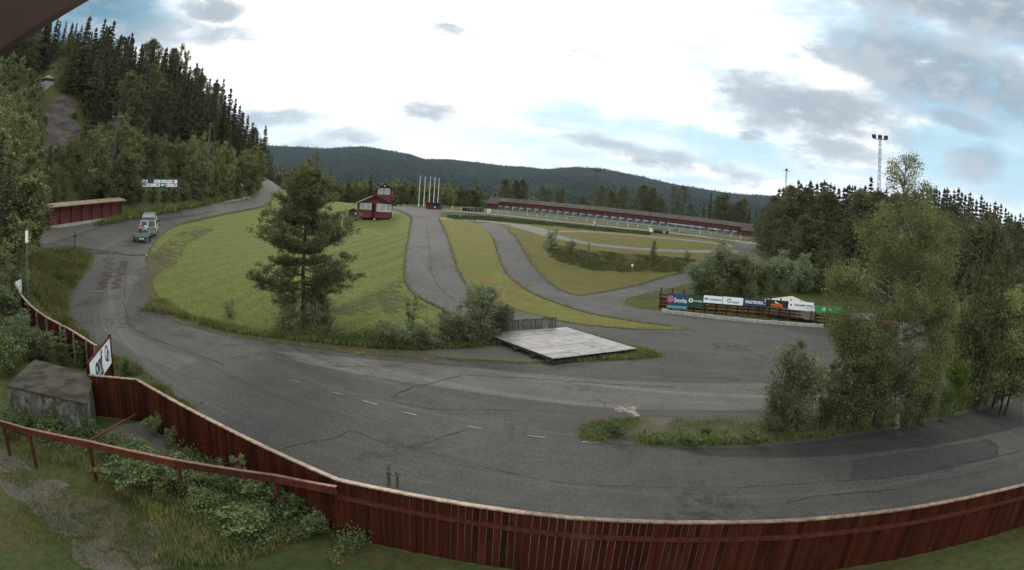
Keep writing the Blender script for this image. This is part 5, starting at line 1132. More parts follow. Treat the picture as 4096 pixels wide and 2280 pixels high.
        m=MB(); m.bar((0,1.62,.34),(0,1.38,1.0),.14,.06); m.tube((-.36,1.36,1.05),(.36,1.36,1.05),.02,.02,6); m.build('fork_and_handlebar',M_STEEL,o)
        m=MB(); m.hexa([(-.11,.72,.72),(.11,.72,.72),(.13,1.28,.72),(-.13,1.28,.72)],[(-.07,.75,.86),(.07,.75,.86),(.10,1.25,1.0),(-.10,1.25,1.0)]); m.bar((0,.05,.80),(0,.7,.78),.17,.05); m.bar((0,1.42,.72),(0,1.95,.70),.14,.03); m.box(-.13,.13,1.42,1.47,.82,1.05); m.build('bodywork',mt,o,.02)
        m=MB(); m.bar((0,.25,.87),(0,.95,.90),.17,.09); m.build('seat',sd,o)
van()
# dark little fence near the road crest, logs
p=G(1120,728); q=G(1138,731); m=MB()
for z in (.2,.5,.8): m.bar(p+Vector((0,0,z)),q+Vector((1.,0,z)),.08,.14)
for k in range(4): r_=p.lerp(q,k/3); m.box(r_.x-.06,r_.x+.06,r_.y-.06,r_.y+.06,r_.z-.1,r_.z+.95)
tag(m.build('plank_barrier',M_DARKW),'low dark plank barrier beyond the crest of the left road','barrier')
# ================================================================= trees and shrubs
RN=np.random.RandomState(7)
def unit(v): return v/np.maximum(np.linalg.norm(v,axis=-1,keepdims=True),1e-9)
def leaves(name, C, w, h, mat, out=None, bias=0., rng=RN, fold=0.):
    """rhombic leaves at C; out = preferred long-axis direction"""
    C=np.asarray(C,float); N=len(C); u=unit(rng.normal(size=(N,3)))
    if out is not None: u=unit(u*(1-bias)+unit(out)*bias)
    v=unit(np.cross(u,rng.normal(size=(N,3)))); s=rng.uniform(.65,1.3,(N,1)); ww=(w if np.ndim(w) else w)*s/2; hh=h*s/2
    V=np.stack([C-u*hh,C+v*ww,C+u*hh,C-v*ww],1).reshape(-1,3); F=np.arange(4*N).reshape(-1,4)
    me=mesh_np(name,V,F); me.materials.append(mat); return me
def limb_mesh(name, segs, mat, n=6):
    m=MB()
    for pts,rs in segs: m.path(pts,rs,n)
    me=m.mesh(name); me.materials.append(mat); return me
def spruce(H=15., R0=2.4, seed=0, mat=None, dens=1., card=1., low=.06):
    r=np.random.RandomState(seed); C=[];O=[]; nw=int(H/.36*dens)
    for k in range(nw):
        t=low+(1-low)*(k+r.rand())/nw; z=H*t; Lm=R0*(1-t)**.82*(.95+.1*math.sin(k))+.10; nb=int(5+5*(1-t)) 
        for b in range(nb):
            ph=r.uniform(0,6.283); Lb=Lm*r.uniform(.62,1.12); dr=r.uniform(.18,.42)
            ns=max(3,int(Lb/.26*dens))
            for j in range(ns):
                s=(j+.5)/ns; rr=Lb*s; zz=z-dr*rr*s+.12*rr*(s>.8)
                for q in range(3): C.append((math.cos(ph)*rr+r.normal()*.09,math.sin(ph)*rr+r.normal()*.09,zz-abs(r.normal())*.14)); O.append((math.cos(ph)*.8+r.normal()*.4,math.sin(ph)*.8+r.normal()*.4,-.45))
    for k in range(8): C.append((r.normal()*.03,r.normal()*.03,H*(.975+.03*k/8))); O.append((0,0,1))
    cr=leaves('crown',C,.17*card,.50*card,mat or L_SPR,np.array(O),.8,r)
    tk=limb_mesh('trunk',[([(0,0,-.6),(0,0,H*.5),(0,0,H*.98)],[.17*H/15,.11*H/15,.015])],M_BARK)
    return tk,cr,H
def pine(H=14., R0=3., seed=0, mat=None, base=.35, clump=.5, ncl=70, per=60, card=(.07,.30), bark=None, shape='round', lean=.0):
    r=np.random.RandomState(seed); segs=[]; C=[];O=[]
    sp=[(0,0,-.6)]+[(r.normal()*.05*H/14*k+lean*k,r.normal()*.05*H/14*k,H*k/6) for k in range(1,7)]
    sp=[Vector(p) for p in sp]; segs.append((sp,[.020*H*(1-.14*k) if k<6 else .02 for k in range(7)]))
    def tp(t):
        k=min(int(t*6),5); f=t*6-k; a=sp[k] if k else Vector((0,0,0)); return a.lerp(sp[k+1],f)
    for i in range(ncl):
        t=base+(1-base)*((i+r.rand())/ncl)**.9; u=(t-base)/(1-base)
        env={'round':math.sin(math.pi*min(1,(u*.82+.18)))**.7,'cone':(1-u)**.75+.08,'flat':.55+.45*math.sin(math.pi*u)}[shape]
        Lb=R0*env*r.uniform(.55,1.1); ph=i*2.4+r.uniform(-.5,.5); a=tp(min(t,.99)); rise=r.uniform(.05,.5) if shape!='cone' else r.uniform(-.05,.4)
        e=a+Vector((math.cos(ph)*Lb,math.sin(ph)*Lb,rise*Lb)); mid=a.lerp(e,.5)+Vector((0,0,-.10*Lb))
        segs.append(([a,mid,e],[.028+.010*Lb,.018+.006*Lb,.008]))
        for s in (.5,.72,.9,1.03):
            c=a.lerp(e,s) if s>.6 else mid.lerp(e,.1); n=int(per*(.5+.5*s)/3.2)
            g=r.normal(size=(n,3))*clump*np.array([.55,.55,.34])*(.6+.4*env)+np.array(c); C.append(g); O.append(unit(g-np.array(c)+np.array([0,0,.35])))
    C.append(r.normal(size=(per,3))*np.array([.22,.22,.45])*clump*1.3+np.array([sp[-1].x,sp[-1].y,H-.3])); O.append(np.tile([0,0,1.],(per,1)))
    cr=leaves('crown',np.concatenate(C),card[0],card[1],mat or L_PINE,np.concatenate(O),.55,r)
    return limb_mesh('trunk',segs,bark or M_PBARK,5),cr,H
def broad(H=8., R0=2.6, seed=0, mat=None, bark=None, ncl=60, per=70, card=(.14,.22), base=.12, stems=3, clump=.55, top=.8, vert=.6):
    """leafy tree or shrub: several stems fan out and carry clumps of leaves through an uneven crown"""
    r=np.random.RandomState(seed); segs=[]; C=[]; tips=[]
    ss=[]
    for s in range(stems):
        ph=s*6.283/stems+r.uniform(-.5,.5); off=R0*.10*(stems>1); hh=H*(1. if s==0 else r.uniform(.7,.95))*.93; ln=R0*(.0 if stems==1 else r.uniform(.15,.55))
        pts=[Vector((math.cos(ph)*off,math.sin(ph)*off,-.4))]+[Vector((math.cos(ph)*(off+ln*(k/4)**1.2)+r.normal()*.04*H/8,math.sin(ph)*(off+ln*(k/4)**1.2)+r.normal()*.04*H/8,hh*k/4)) for k in range(1,5)]
        segs.append((pts,[.016*H/max(1,stems**.45)*(1-.22*k) for k in range(5)])); ss.append(pts)
    for i in range(ncl):
        pts=ss[i%stems]; t=base+(1-base)*r.rand()**.85; k=min(int(t*4),3); f=t*4-k; a=(pts[k] if k else Vector((pts[0].x,pts[0].y,0))).lerp(pts[k+1],f)
        u=(t-base)/(1-base); env=(math.sin(math.pi*min(1,(.18+.82*u)**top))**.6); Lb=R0*env*r.uniform(.25,1.)*(1 if stems==1 else .75)
        ph=r.uniform(0,6.283); e=a+Vector((math.cos(ph)*Lb,math.sin(ph)*Lb,vert*Lb*r.uniform(.3,1.)+.05*H*u)); segs.append(([a,a.lerp(e,.5)+Vector((0,0,.04*Lb)),e],[.008*H/stems**.5*(1-.6*u)+.008,.012,.005]))
        cs=clump*r.uniform(.6,1.25)*(1-.35*u)
        for s in (.62,1.):
            c=np.array(a.lerp(e,s)); C.append(r.normal(size=(int(per/2*r.uniform(.6,1.3)),3))*cs*np.array([.5,.5,.42])+c)
    C.append(r.normal(size=(per//2,3))*clump*np.array([.25,.25,.5])+np.array([ss[0][-1].x,ss[0][-1].y,H*.96]))
    C=np.concatenate(C); C=C[C[:,2]>.03]
    cr=leaves('crown',C,card[0],card[1],mat or L_DEC,np.tile([0,0,-1.],(len(C),1)),.25,r)
    return limb_mesh('trunk',segs,bark or M_BARK,5),cr,H
PROTO={}
for i in range(4): PROTO['spr%d'%i]=spruce(15,2.5+.3*i,10+i)
for i in range(2): PROTO['spg%d'%i]=spruce(13,1.9+.3*i,20+i,L_SPRR)
for i in range(3): PROTO['pin%d'%i]=pine(14,3.0,30+i,base=.22+.06*i,ncl=80,per=62,card=(.14,.40),clump=.8)
for i in range(3): PROTO['pfr%d'%i]=pine(14,3.6,130+i,base=.04,ncl=120,per=52,card=(.14,.42),clump=.85,mat=L_PINE)
PROTO['pinT']=pine(16,2.4,37,base=.62,ncl=34,per=70,card=(.09,.32),clump=.7)
PROTO['pinF']=pine(15,3.6,38,base=.30,ncl=46,per=46,card=(.08,.32),clump=.45,shape='cone',mat=L_PINE)
for i in range(3): PROTO['dec%d'%i]=broad(8,2.7,40+i,ncl=70,per=56,card=(.20,.27),clump=.75,stems=3)
for i in range(2): PROTO['dew%d'%i]=broad(7,2.6,50+i,mat=L_WIL if i else L_BIR,ncl=70,per=56,card=(.17,.25),clump=.7,stems=4)
for i in range(2): PROTO['wil%d'%i]=broad(3.2,1.5,60+i,mat=L_WIL,ncl=70,per=60,card=(.055,.105),clump=.34,stems=6,base=.05,vert=1.)
PROTO['shr']=broad(1.5,.9,66,mat=L_WEED,ncl=40,per=50,card=(.05,.10),clump=.24,stems=6,base=.02,vert=1.)
def place(kind, x, y, H, label, cat='tree', group=None, wide=1., rz=None, name='tree', z=None):
    tk,cr,H0=PROTO[kind]; s=H/H0; z=gz(x,y) if z is None else z
    e=empty(name,(x,y,z-.05),RN.uniform(0,6.28) if rz is None else rz,label,cat,group); e.scale=(s*wide,s*wide,s)
    for n,me in (('trunk',tk),('crown',cr)):
        o=bpy.data.objects.new(n,me); COL.objects.link(o); o.parent=e
    return e
def place_top(kind,px,py,D,label,cat='tree',group=None,wide=1.,name='tree',Hmin=2.):
    p=at(px,py,D); g=gz(p.x,p.y); H=max(Hmin,p.z-g); return place(kind,p.x,p.y,H,label,cat,group,wide,name=name)
def place_base(kind,px,pyb,pyt,label,cat='tree',group=None,wide=1.,name='tree'):
    h=hit(px,pyb); D=math.hypot(h.x,h.y); t=at(px,pyt,D); return place(kind,h.x,h.y,t.z-gz(h.x,h.y),label,cat,group,wide,name=name)
def zl(px,py):
    a='far left part' if px<300 else ('left half' if px<520 else ('middle' if px<740 else ('right half' if px<900 else 'right end')))
    b='upper' if py<np.interp(px,[0,500,1060],[330,460,640]) else 'lower'
    return a,b
rc=lambda *k: k[RN.randint(len(k))]
SPL='dark spruce in the dense conifer wood on the steep left hillside'; SPG='spruces on the left hillside'
# skyline spruces (pixels of their tops)
for (x,y,D) in [(100,82,150),(130,66,150),(163,92,148),(190,72,150),(172,86,155),(205,108,150),(243,86,142),(262,112,145),(280,140,150),(287,126,148),(303,124,150),(320,150,152),(345,114,150),(357,146,155),(370,128,152),(387,134,152),(405,178,158),(435,180,160),(448,200,160),(462,190,160),(478,215,165),(484,232,165),(500,245,168),
                (545,184,170),(575,215,165),(660,210,172),(683,226,172),(712,218,172),(748,232,172),(762,262,175),(790,250,172),(812,268,175),(842,312,175),(870,330,172),(897,314,175),(925,352,178),(945,392,180),(962,420,182),(975,448,185),(993,460,190),(1017,512,195),(1030,540,195),(1064,560,200),(1078,592,205),(1088,640,210),(30,105,145),(60,95,148)]:
    place_top(rc('spr0','spr1','spr2','spr3'),x,y,D,'pointed spruce on the skyline of the left hillside, %s'%('nearest the roof overhang' if x<230 else 'above the hut' if x<420 else 'left of the broad pine' if x<600 else 'right of the broad pine' if x<800 else 'on its falling right end'),'tree','spruces on the left skyline',wide=RN.uniform(.85,1.15),name='spruce_tree',Hmin=9)
place_top('pin0',622,160,158,'broad crowned pine breaking the skyline at the middle of the left hill','tree',wide=1.2,name='pine_tree',Hmin=10)
place_top('pin1',700,196,160,'rounded pine just right of the broad skyline pine on the left hill','tree',name='pine_tree',Hmin=9)
place_top('dew0',735,186,165,'airy slender tree poking above the skyline right of the two hill pines','tree',wide=.45,name='slim_tree',Hmin=9)
def excl(px,py):
    if ((px-240)/100)**2+((py-510)/135)**2<1: return True            # bare rock
    if ((px-300)/105)**2+((py-285)/55)**2<1: return True              # open grass by the hut
    if ((px-186)/48)**2+((py-335)/62)**2<1: return True
    return False
rs=np.random.RandomState(21); cnt=0; used=[]
tries=0
while cnt<150 and tries<6000:
    tries+=1; px=rs.uniform(-60,1060); py=rs.uniform(240,720)
    ysk=np.interp(px,[0,250,420,560,700,850,960,1060],[190,215,300,350,360,440,520,650]); ylo=np.interp(px,[0,150,300,420,700,900,1060],[330,330,560,600,640,650,720])
    if py<ysk or py>ylo or excl(px,py): continue
    h=hit(px,py); D=math.hypot(h.x,h.y)
    if D>205 or any((h.x-a)**2+(h.y-b)**2<9 for a,b in used): continue
    if 120<px<330 and py>430: continue
    used.append((h.x,h.y)); place(rc('spr0','spr1','spr2','spr3','spg0','pfr0','spr1'),h.x,h.y,rs.uniform(9.,15.5),'dark spruce in the %s %s of the dense wood on the left hillside'%zl(px,py)[::-1],'tree',SPG,wide=rs.uniform(.9,1.25),name='spruce_tree'); cnt+=1
# leafy belt at the foot of the hill
cnt=0; tries=0; used=[]; DL='green leafy tree in the thicket along the foot of the left hill'
while cnt<190 and tries<12000:
    tries+=1; px=rs.uniform(-60,1075); py=rs.uniform(380,900)
    yhi=np.interp(px,[0,100,330,420,700,900,1060],[380,420,640,640,690,720,735]); ylo=np.interp(px,[0,130,200,500,560,760,900,1000,1050],[900,880,830,820,805,810,785,765,735])
    if py<yhi or py>ylo or excl(px,py): continue
    if 540<px<730 and py>722: continue
    if 930<px<1030 and py>745: continue
    h=hit(px,py); D=math.hypot(h.x,h.y)
    if any((h.x-a)**2+(h.y-b)**2<3.4 for a,b in used): continue
    used.append((h.x,h.y)); Hh=rs.uniform(4.5,8.5)
    if 110<px<345: Hh=rs.uniform(2.,3.4) if py>600 else rs.uniform(1.5,2.5)
    if 530<px<740: Hh=min(Hh,3.2+ (0 if py>700 else 3))
    place(rc('dec0','dec1','dec2','dew0','dec1'),h.x,h.y,Hh,'green leafy tree of the left thicket, %s, %s'%(['at the picture edge','left below the rock','below the rock','above the log wall','by the nearer mast','by the sponsor hoarding','past the hoarding','by the road crest'][int(np.searchsorted([60,170,300,420,540,740,900],px))],'upslope' if py<np.interp(px,[0,300,1060],[640,720,745]) else 'downslope'),'tree','leafy trees below the left hill',wide=rs.uniform(.85,1.15),name='leafy_tree'); cnt+=1
for (x,yb,yt) in [(560,800,752),(610,803,760),(660,800,762),(700,800,758),(740,803,750),(790,805,752),(850,800,748),(900,790,742),(950,782,748),(1000,772,735),(520,812,764),(470,812,762),(1030,755,712),(980,760,715)]:
    place_base(rc('dec0','dec1','dec2'),x,yb+8,yt-14,'low green roadside shrub along the verge under the left hill thicket','shrub','roadside shrubs on the left',wide=1.5,name='shrub')
for i,(x,yb,yt,k,lb) in enumerate([(30,1060,640,'spr1','big dark spruce at the left edge, nearest the road junction'),(110,1010,700,'dec1','dark leafy tree partly hiding the left end of the log wall'),(150,985,770,'dec0','small dark tree against the left end of the log wall'),(-10,980,560,'spr2','tall dark tree cut by the left picture edge'),(70,1000,600,'dec2','tall leafy tree between the dark spruces at the left edge'),(5,1200,950,'dec0','green leafy shrub tree at the left edge behind the curved fence'),(60,1090,860,'dew0','light green young tree beside the thin lamp pole')]):
    place_base(k,x,yb,yt,lb,'tree',None,wide=1.3,name='leafy_tree' if k[0]=='d' else 'spruce_tree')
for (x,yb,yt,k,lb) in [(115,350,268,'dec0','rounded green tree just left of the hillside hut'),(60,420,330,'dec1','pale green bushy tree left of and below the hut'),(130,430,370,'dec2','bush between the hut and the bare rock'),(355,470,392,'dec0','leafy tree at the upper right edge of the bare rock'),(350,580,480,'dec1','leafy tree on the right side of the bare rock'),(300,640,560,'dew0','light leafy tree at the lower right foot of the bare rock'),(100,520,420,'dec1','leafy tree on the left side of the bare rock'),(90,620,500,'dec0','leafy tree at the lower left of the bare rock'),(245,330,296,'shr','small bush on the grass right of the hut'),(300,350,318,'shr','small bush on the hillside grass above the rock'),(180,500,455,'dec2','dark bush growing on the left edge of the bare rock'),(300,480,445,'shr','little bush growing on the upper right of the bare rock'),(200,620,575,'dec0','bush at the lower end of the bare rock')]:
    place_base(k,x,yb,yt,lb,'tree',None,wide=1.2,name='leafy_tree')
# behind the road crest and the tower house
BT='leafy tree in the green belt behind the tower house lawn, %s'
for (x,y,D,k,w) in [(1050,600,205,'spr1',.7),(1062,622,208,'spr2',.7),(1080,640,200,'spg1',.8),(1150,700,185,'dec1',1.1),(1180,690,190,'dec0',1),(1210,680,180,'dec2',1),(1240,690,185,'dec1',1.),(1300,715,190,'dec0',1.2),(1340,740,175,'dec1',1.2),(1370,745,185,'dec2',1.2),(1400,742,180,'dec0',1.3),(1430,735,185,'dec1',1.2),(1460,745,180,'dec2',1.4),(1490,740,185,'dec0',1.2),
     (1590,735,180,'dec2',1.),(1610,745,175,'dec1',1.2),(1640,752,180,'dec0',1.3),(1665,742,190,'dec1',1.2),(1690,758,175,'dec2',1.2),(1715,750,195,'dec0',1.2),(1745,748,190,'dec1',1.2),(1775,755,200,'dec2',1.2),(1805,770,205,'dew0',1.2),(1835,765,215,'dec1',1.2),(1860,770,215,'dec0',1.2),(1890,760,230,'dec2',1.2),(1920,768,230,'dec1',1.1),(1225,700,170,'dec2',1.2),(1270,720,170,'dec0',1.3),(1120,715,195,'dec0',1.),(1545,745,190,'dec1',1.1),(1570,750,185,'dec0',1.1)]:
    place_top(k,x,y-(24 if k[0]=='d' else 0),D,(BT%('left of the house' if x<1500 else 'right of the house')) if k[0]=='d' else 'dark spruce at the right of the road crest','tree','trees behind the tower house' if k[0]=='d' else 'spruces at the road crest',wide=w,name='leafy_tree' if k[0]=='d' else 'spruce_tree')
place_top('pinF',1270,599,150,'tall pine with tiered drooping branches against the distant hills','tree',wide=.85,name='pine_tree')
place_top('pin2',1235,640,155,'green bushy pine just left of the tall tiered pine','tree',wide=1.1,name='pine_tree')
place_top('spr2',1325,682,160,'narrow spruce right of the tall tiered pine','tree',wide=.8,name='spruce_tree')
place_top('spr0',1393,708,185,'small spruce midway between tiered pine and tower house','tree',wide=.8,name='spruce_tree')
place_top('spr3',1484,702,175,'dark spruce showing just left of the tower roof','tree',wide=.9,name='spruce_tree')
place_top('pin0',2025,716,222,'pine at the left end of the row behind the range','tree',wide=1.1,name='pine_tree')
# row of pines behind the range
z9=lambda u,v:(2300+u/2.862,600+v/2.862)
PR=[(*z9(90,540),'pin1',1.5,'low wide pine behind the range, left of the lattice mast'),(*z9(305,410),'pfr0',1.,'tall pine right beside the lattice mast behind the range'),(*z9(425,462),'pin2',.9,'narrow pine between two wider pines behind the range'),(*z9(560,440),'pfr1',1.5,'widest round pine behind the middle of the range roof'),(*z9(800,412),'pfr0',1.2,'high pine of the close pair behind the right half of the range'),(*z9(885,430),'pfr2',1.1,'second pine of the close pair, slightly lower, behind the range'),
 (*z9(990,560),'pin1',1.1,'low pine between the close pair and the tall bare-stemmed pines'),(*z9(1140,415),'pinT',1.1,'bare-stemmed pine left of the tallest one behind the range'),(*z9(1250,412),'pinT',1.25,'tallest bare-stemmed pine behind the range, long visible trunk'),(*z9(1330,620),'pin0',.9,'short dark pine at the foot of the tallest bare-stemmed pine'),(*z9(1560,492),'spg0',.8,'pointed spruce alone in the gap behind the right part of the range'),(*z9(1660,530),'pfr2',1.1,'dark pine right of the pointed spruce behind the range'),
 (*z9(1718,498),'pfr0',1.2,'peaked dark pine in the right clump behind the range'),(*z9(1880,590),'pfr1',1.3,'round dark pine in the right clump behind the range'),(*z9(1940,555),'pfr2',1.1,'dark pine near the right hut of the range'),(*z9(2000,660),'spr1',1.1,'short dark spruce directly behind the right hut of the range'),(*z9(2078,660),'spg1',.6,'slim distant spruce in the gap right of the range'),(*z9(1480,600),'spg0',.8,'small spruce left of the pointed spruce behind the range'),(*z9(1190,600),'pin1',1.2,'low dark bush-like pine between the two bare-stemmed pines'),
 (2067,724,'pin1',1.1,'second pine of the left group behind the range'),(2095,722,'pin2',1.,'third pine of the left group behind the range'),(2173,745,'pin0',1.,'left pine of the middle pair behind the range roof'),(2193,752,'pin1',1.2,'broad low pine in the middle group behind the range'),(2233,747,'spg0',.9,'pale spruce in the middle group behind the range'),(2250,750,'pin2',.9,'right pine of the middle group behind the range')]
for x,y,k,w,lb in PR: place_top(k,x,y,rs.uniform(212,226),lb,'tree','row of trees behind the range',wide=w,name='pine_tree' if k[:3]=='pin' else 'spruce_tree')
for (x,y,D) in [(3050,890,175),(3030,905,170),(3070,850,165),(3090,900,150),(3040,870,190)]: place_top(rc('dec0','dew0'),x,y,D,'small pale leafy tree in the gap right of the range','tree','leafy trees right of the range',name='leafy_tree')
# right-hand forest
z8=lambda u,v:(3000+u/1.793,500+v/1.793)
for (u,v) in [(212,452),(240,447),(290,430),(318,440),(350,390),(370,420),(398,436),(435,400),(448,425),(483,418),(515,408),(535,396),(555,412),(580,415),(605,430),(640,450),(677,447),(700,440),(715,426),(735,436),(755,432),(790,445),(828,434),(870,371),(1300,447),(1325,452),(1340,455),(1360,470),(1395,452),(1416,450),(1440,500),(1465,462),(1498,447),(1520,480),(1545,500),(1580,480),(1600,520),(1625,536),(1660,502),(1680,540),(1700,552),(1725,562),(1760,547),(1780,580),(1803,562),(1835,592),(1855,620),(1875,632),(1905,647),(1940,632),(1960,660),(920,450),(980,455),(1060,470),(1120,465),(1180,460),(1240,455),(1275,460)]:
    place_top(rc('spr0','spr1','spr2','spr3'),*z8(u,v),rs.uniform(112,130),'pointed spruce on the right forest skyline, %s'%('left of the tall mast' if u<880 else 'behind the birch top' if u<1290 else 'right of the birch' if u<1600 else 'towards the picture edge'),'tree','spruces on the right skyline',wide=rs.uniform(.85,1.2),name='spruce_tree')
skr=lambda x: np.interp(x,[3100,3200,3400,3560,3700,3880,4000,4100],[765,738,735,735,745,775,820,865])
for i in range(150):
    px=rs.uniform(3105,4120); f=rs.rand(); py=skr(px)+ (rs.uniform(28,90) if i<70 else rs.uniform(90,260)); D=(rs.uniform(96,114) if i<70 else rs.uniform(74,96)); k=rc('pfr0','pfr1','pfr2','spr1','spr2')
    zn='left of the tall mast' if px<3500 else ('behind the birch' if px<3790 else 'near the right edge')
    place_top(k,px,py,D,'dark conifer %s the right-hand forest, %s'%('high in' if i<70 else 'low in the front of',zn),'tree','dark conifers of the right forest',wide=rs.uniform(1.,1.3)*(1.15 if i>=70 else 1),name='pine_tree' if k[0:1]=='p' else 'spruce_tree')
for (x,y,D,lb) in [(3105,785,104,'broad dark pine at the left end of the right forest'),(3165,745,100,'second dark pine from the left end of the right forest'),(3235,755,98,'tall front pine of the right forest above the willow clump'),(3060,830,112,'short drooping pine beside the right plaza bend'),(3320,770,96,'dark pine left of the tall floodlight mast')]: place_top(rc('pfr0','pfr1','pfr2'),x,y,D,lb,'tree',wide=1.15,name='pine_tree')
# ---- mid-field shrubs
place_base('wil0',2208,1000,912,'grey-green willow bush, left of the pair on top of the bank','shrub',wide=1.,name='willow_bush')
place_base('wil1',2282,1012,950,'smaller willow bush, right of the pair on top of the bank','shrub',wide=1.1,name='willow_bush')
PROTO['yp']=spruce(3.,.85,77,L_PINE,dens=2.4,card=.42,low=.03)
place_base('yp',2612,1040,958,'young green pine standing alone on top of the bank','tree',wide=1.,name='young_pine')
place_base('wil0',2748,1040,1000,'little bush on the bank top beside the big willow clump','shrub',wide=1.2,name='bush')
PROTO['wc0']=broad(7,3.2,81,mat=L_WIL,ncl=150,per=90,card=(.13,.22),clump=.75,stems=7,base=.04,vert=.9)
PROTO['wc1']=broad(6,3.0,82,mat=L_DEC,ncl=140,per=90,card=(.13,.22),clump=.7,stems=7,base=.04,vert=.9)
for (x,yb,yt,k,w,lb) in [(2800,1180,1010,'wc0',1.1,'leftmost rounded willow behind the blue sponsor board'),(2880,1172,958,'wc0',1.05,'tallest willow of the clump behind the sponsor boards'),(2960,1180,1010,'wc1',1.1,'dark green willow behind the FAGTRYKK board'),(3040,1175,1050,'wc1',1.1,'low dark willow in the middle of the clump'),(3110,1175,1000,'wc0',1.1,'pale willow behind the black sponsor board'),(3200,1170,1010,'wc0',1.1,'rightmost pale willow of the clump beside the tent'),(3000,1195,1120,'wc0',1.1,'low silvery willow right behind the white boards'),(2850,1192,1100,'wc1',1.3,'low dark shrub behind the white knot-logo board'),(3280,1150,1040,'wc1',1.2,'dark shrub behind the white tent'),(3340,1160,1080,'wc1',1.2,'dark shrub between the tent and the birch')]:
    place_base(k,x,yb,yt,lb,'shrub','willow clump behind the terrace',wide=w,name='willow_bush')
# ---- hero pine on the lawn edge with willows at its foot
def hero():
    h=hit(1212,1318); D=math.hypot(h.x,h.y); g=gz(h.x,h.y); r=np.random.RandomState(5)
    px2m=lambda dx: dx*D/2330.
    Htot=at(1210,705,D).z-g; segs=[]; C=[]; O=[]
    trunk=[Vector((0,0,-.4)),Vector((.02,0,Htot*.2)),Vector((-.05,0,Htot*.4)),Vector((.05,0,Htot*.6)),Vector((.0,0,Htot*.8)),Vector((-.1,0,Htot*.97))]; segs.append((trunk,[.17,.15,.12,.09,.055,.02]))
    right=Vector((math.cos(math.atan2(h.x,h.y)),-math.sin(math.atan2(h.x,h.y)),0)); fwd=Vector((right.y*-1,right.x,0))
    def tp(z):
        t=max(0,min(.999,z/(Htot*.97))); k=int(t*5); return trunk[k].lerp(trunk[k+1],t*5-k) if k else Vector((0,0,0)).lerp(trunk[1],t*5)
    def tuft(c,s,n,up):
        g_=r.normal(size=(n,3))*np.array([s,s,s*.75])+np.array(c); C.append(g_); O.append(unit(g_-np.array(c)+np.array(up)*.6))
    # visible boughs: (height fraction, reach px left/right, drop of tip in px)
    zf=lambda py: (at(1212,py,D).z-g)
    B=[]
    for py0,dx,py1 in [(1130,-215,1115),(1105,-150,1075),(1150,-170,1160),(1060,-110,1050),(1010,-190,930),(1000,-130,945),(960,-170,870),(930,-120,850),(900,-95,860),(850,-100,800),(820,-70,760),(780,-50,730),(745,-28,700),
                       (1140,215,1120),(1120,170,1090),(1160,150,1165),(1080,190,1050),(1050,120,1040),(1000,190,915),(985,140,960),(950,175,895),(930,130,900),(900,120,870),(860,100,800),(830,75,765),(790,55,735),(760,30,705),(1180,-100,1200),(1190,90,1210),(1020,60,1000),(1020,-60,1000),(905,45,880),(870,-45,850)]:
        B.append((zf(py0),px2m(dx),zf(py1)))
    for z0,reach,z1 in B:
        for c in range(2):
            dep=r.uniform(-.75,.75)*abs(reach)+r.uniform(-.4,.4); k=1. if c==0 else r.uniform(.45,.85); a=tp(z0+r.uniform(-.15,.15))
            e=right*reach*k+fwd*dep*(.7 if c==0 else 1.2); e=Vector((e.x,e.y,z1+r.uniform(-.15,.15))); mid=a.lerp(e,.5)+Vector((0,0,-.12*abs(reach)))
            segs.append(([a,mid,e],[.05,.032,.012]))
            for s in np.linspace(.3,1.,8):
                q=a.lerp(mid,s*2) if s<.5 else mid.lerp(e,s*2-1)
                for t in range(3):
                    tip=q+Vector((r.normal()*.26,r.normal()*.26,abs(r.normal())*.22))*(.5+s*.7)
                    segs.append(([q,tip],[.008,.004])); d=unit(np.array(tip-q)+np.array([0,0,.12]))
                    tuft(tip,.115,42,d)
    for k in range(26): 
        z=Htot*(.84+.16*k/26); a=tp(z); w=.65*(1-k/28)
        for j in range(5):
            ph=r.uniform(0,6.28); tip=a+Vector((math.cos(ph)*w*r.uniform(.5,1.1),math.sin(ph)*w*r.uniform(.5,1.1),r.uniform(.05,.3))); segs.append(([a,tip],[.014,.005])); tuft(tip,.10,26,(0,0,1))
    e=empty('pine_tree',(h.x,h.y,g),0,'big bushy pine standing in the middle distance at the lower edge of the lawn','tree')
    me=leaves('crown',np.concatenate(C),.050,.17,L_HERO,np.concatenate(O),.7,r); link('crown',me,None,e); link('trunk',limb_mesh('trunk',segs,flat('grey_brown_pine_bark',(.045,.033,.025),.9,.1,.35),5),None,e)
    for (x,yb,yt,w,lb) in [(1140,1325,1160,1.1,'silvery willow shrub at the left foot of the big pine'),(1275,1330,1150,1.1,'leafy willow shrub at the right foot of the big pine'),(1215,1335,1200,1.2,'low willow shrub in front of the big pine trunk'),(1310,1325,1235,1.2,'small pale shrub at the far right foot of the big pine')]:
        place_base(rc('wil0','wil1'),x,yb,yt,lb,'shrub','willow shrubs under the big pine',wide=w,name='willow_shrub')
hero()
PROTO['wh0']=broad(3.4,1.5,90,mat=L_WIL,ncl=120,per=80,card=(.05,.10),clump=.30,stems=9,base=.05,vert=1.3)
PROTO['wh1']=broad(3.2,1.6,91,mat=L_WIL,ncl=120,per=80,card=(.05,.10),clump=.32,stems=8,base=.03,vert=1.2)
PROTO['sap']=broad(3.,.45,92,mat=L_WEED,ncl=46,per=40,card=(.045,.09),clump=.16,stems=2,base=.05,vert=1.2)
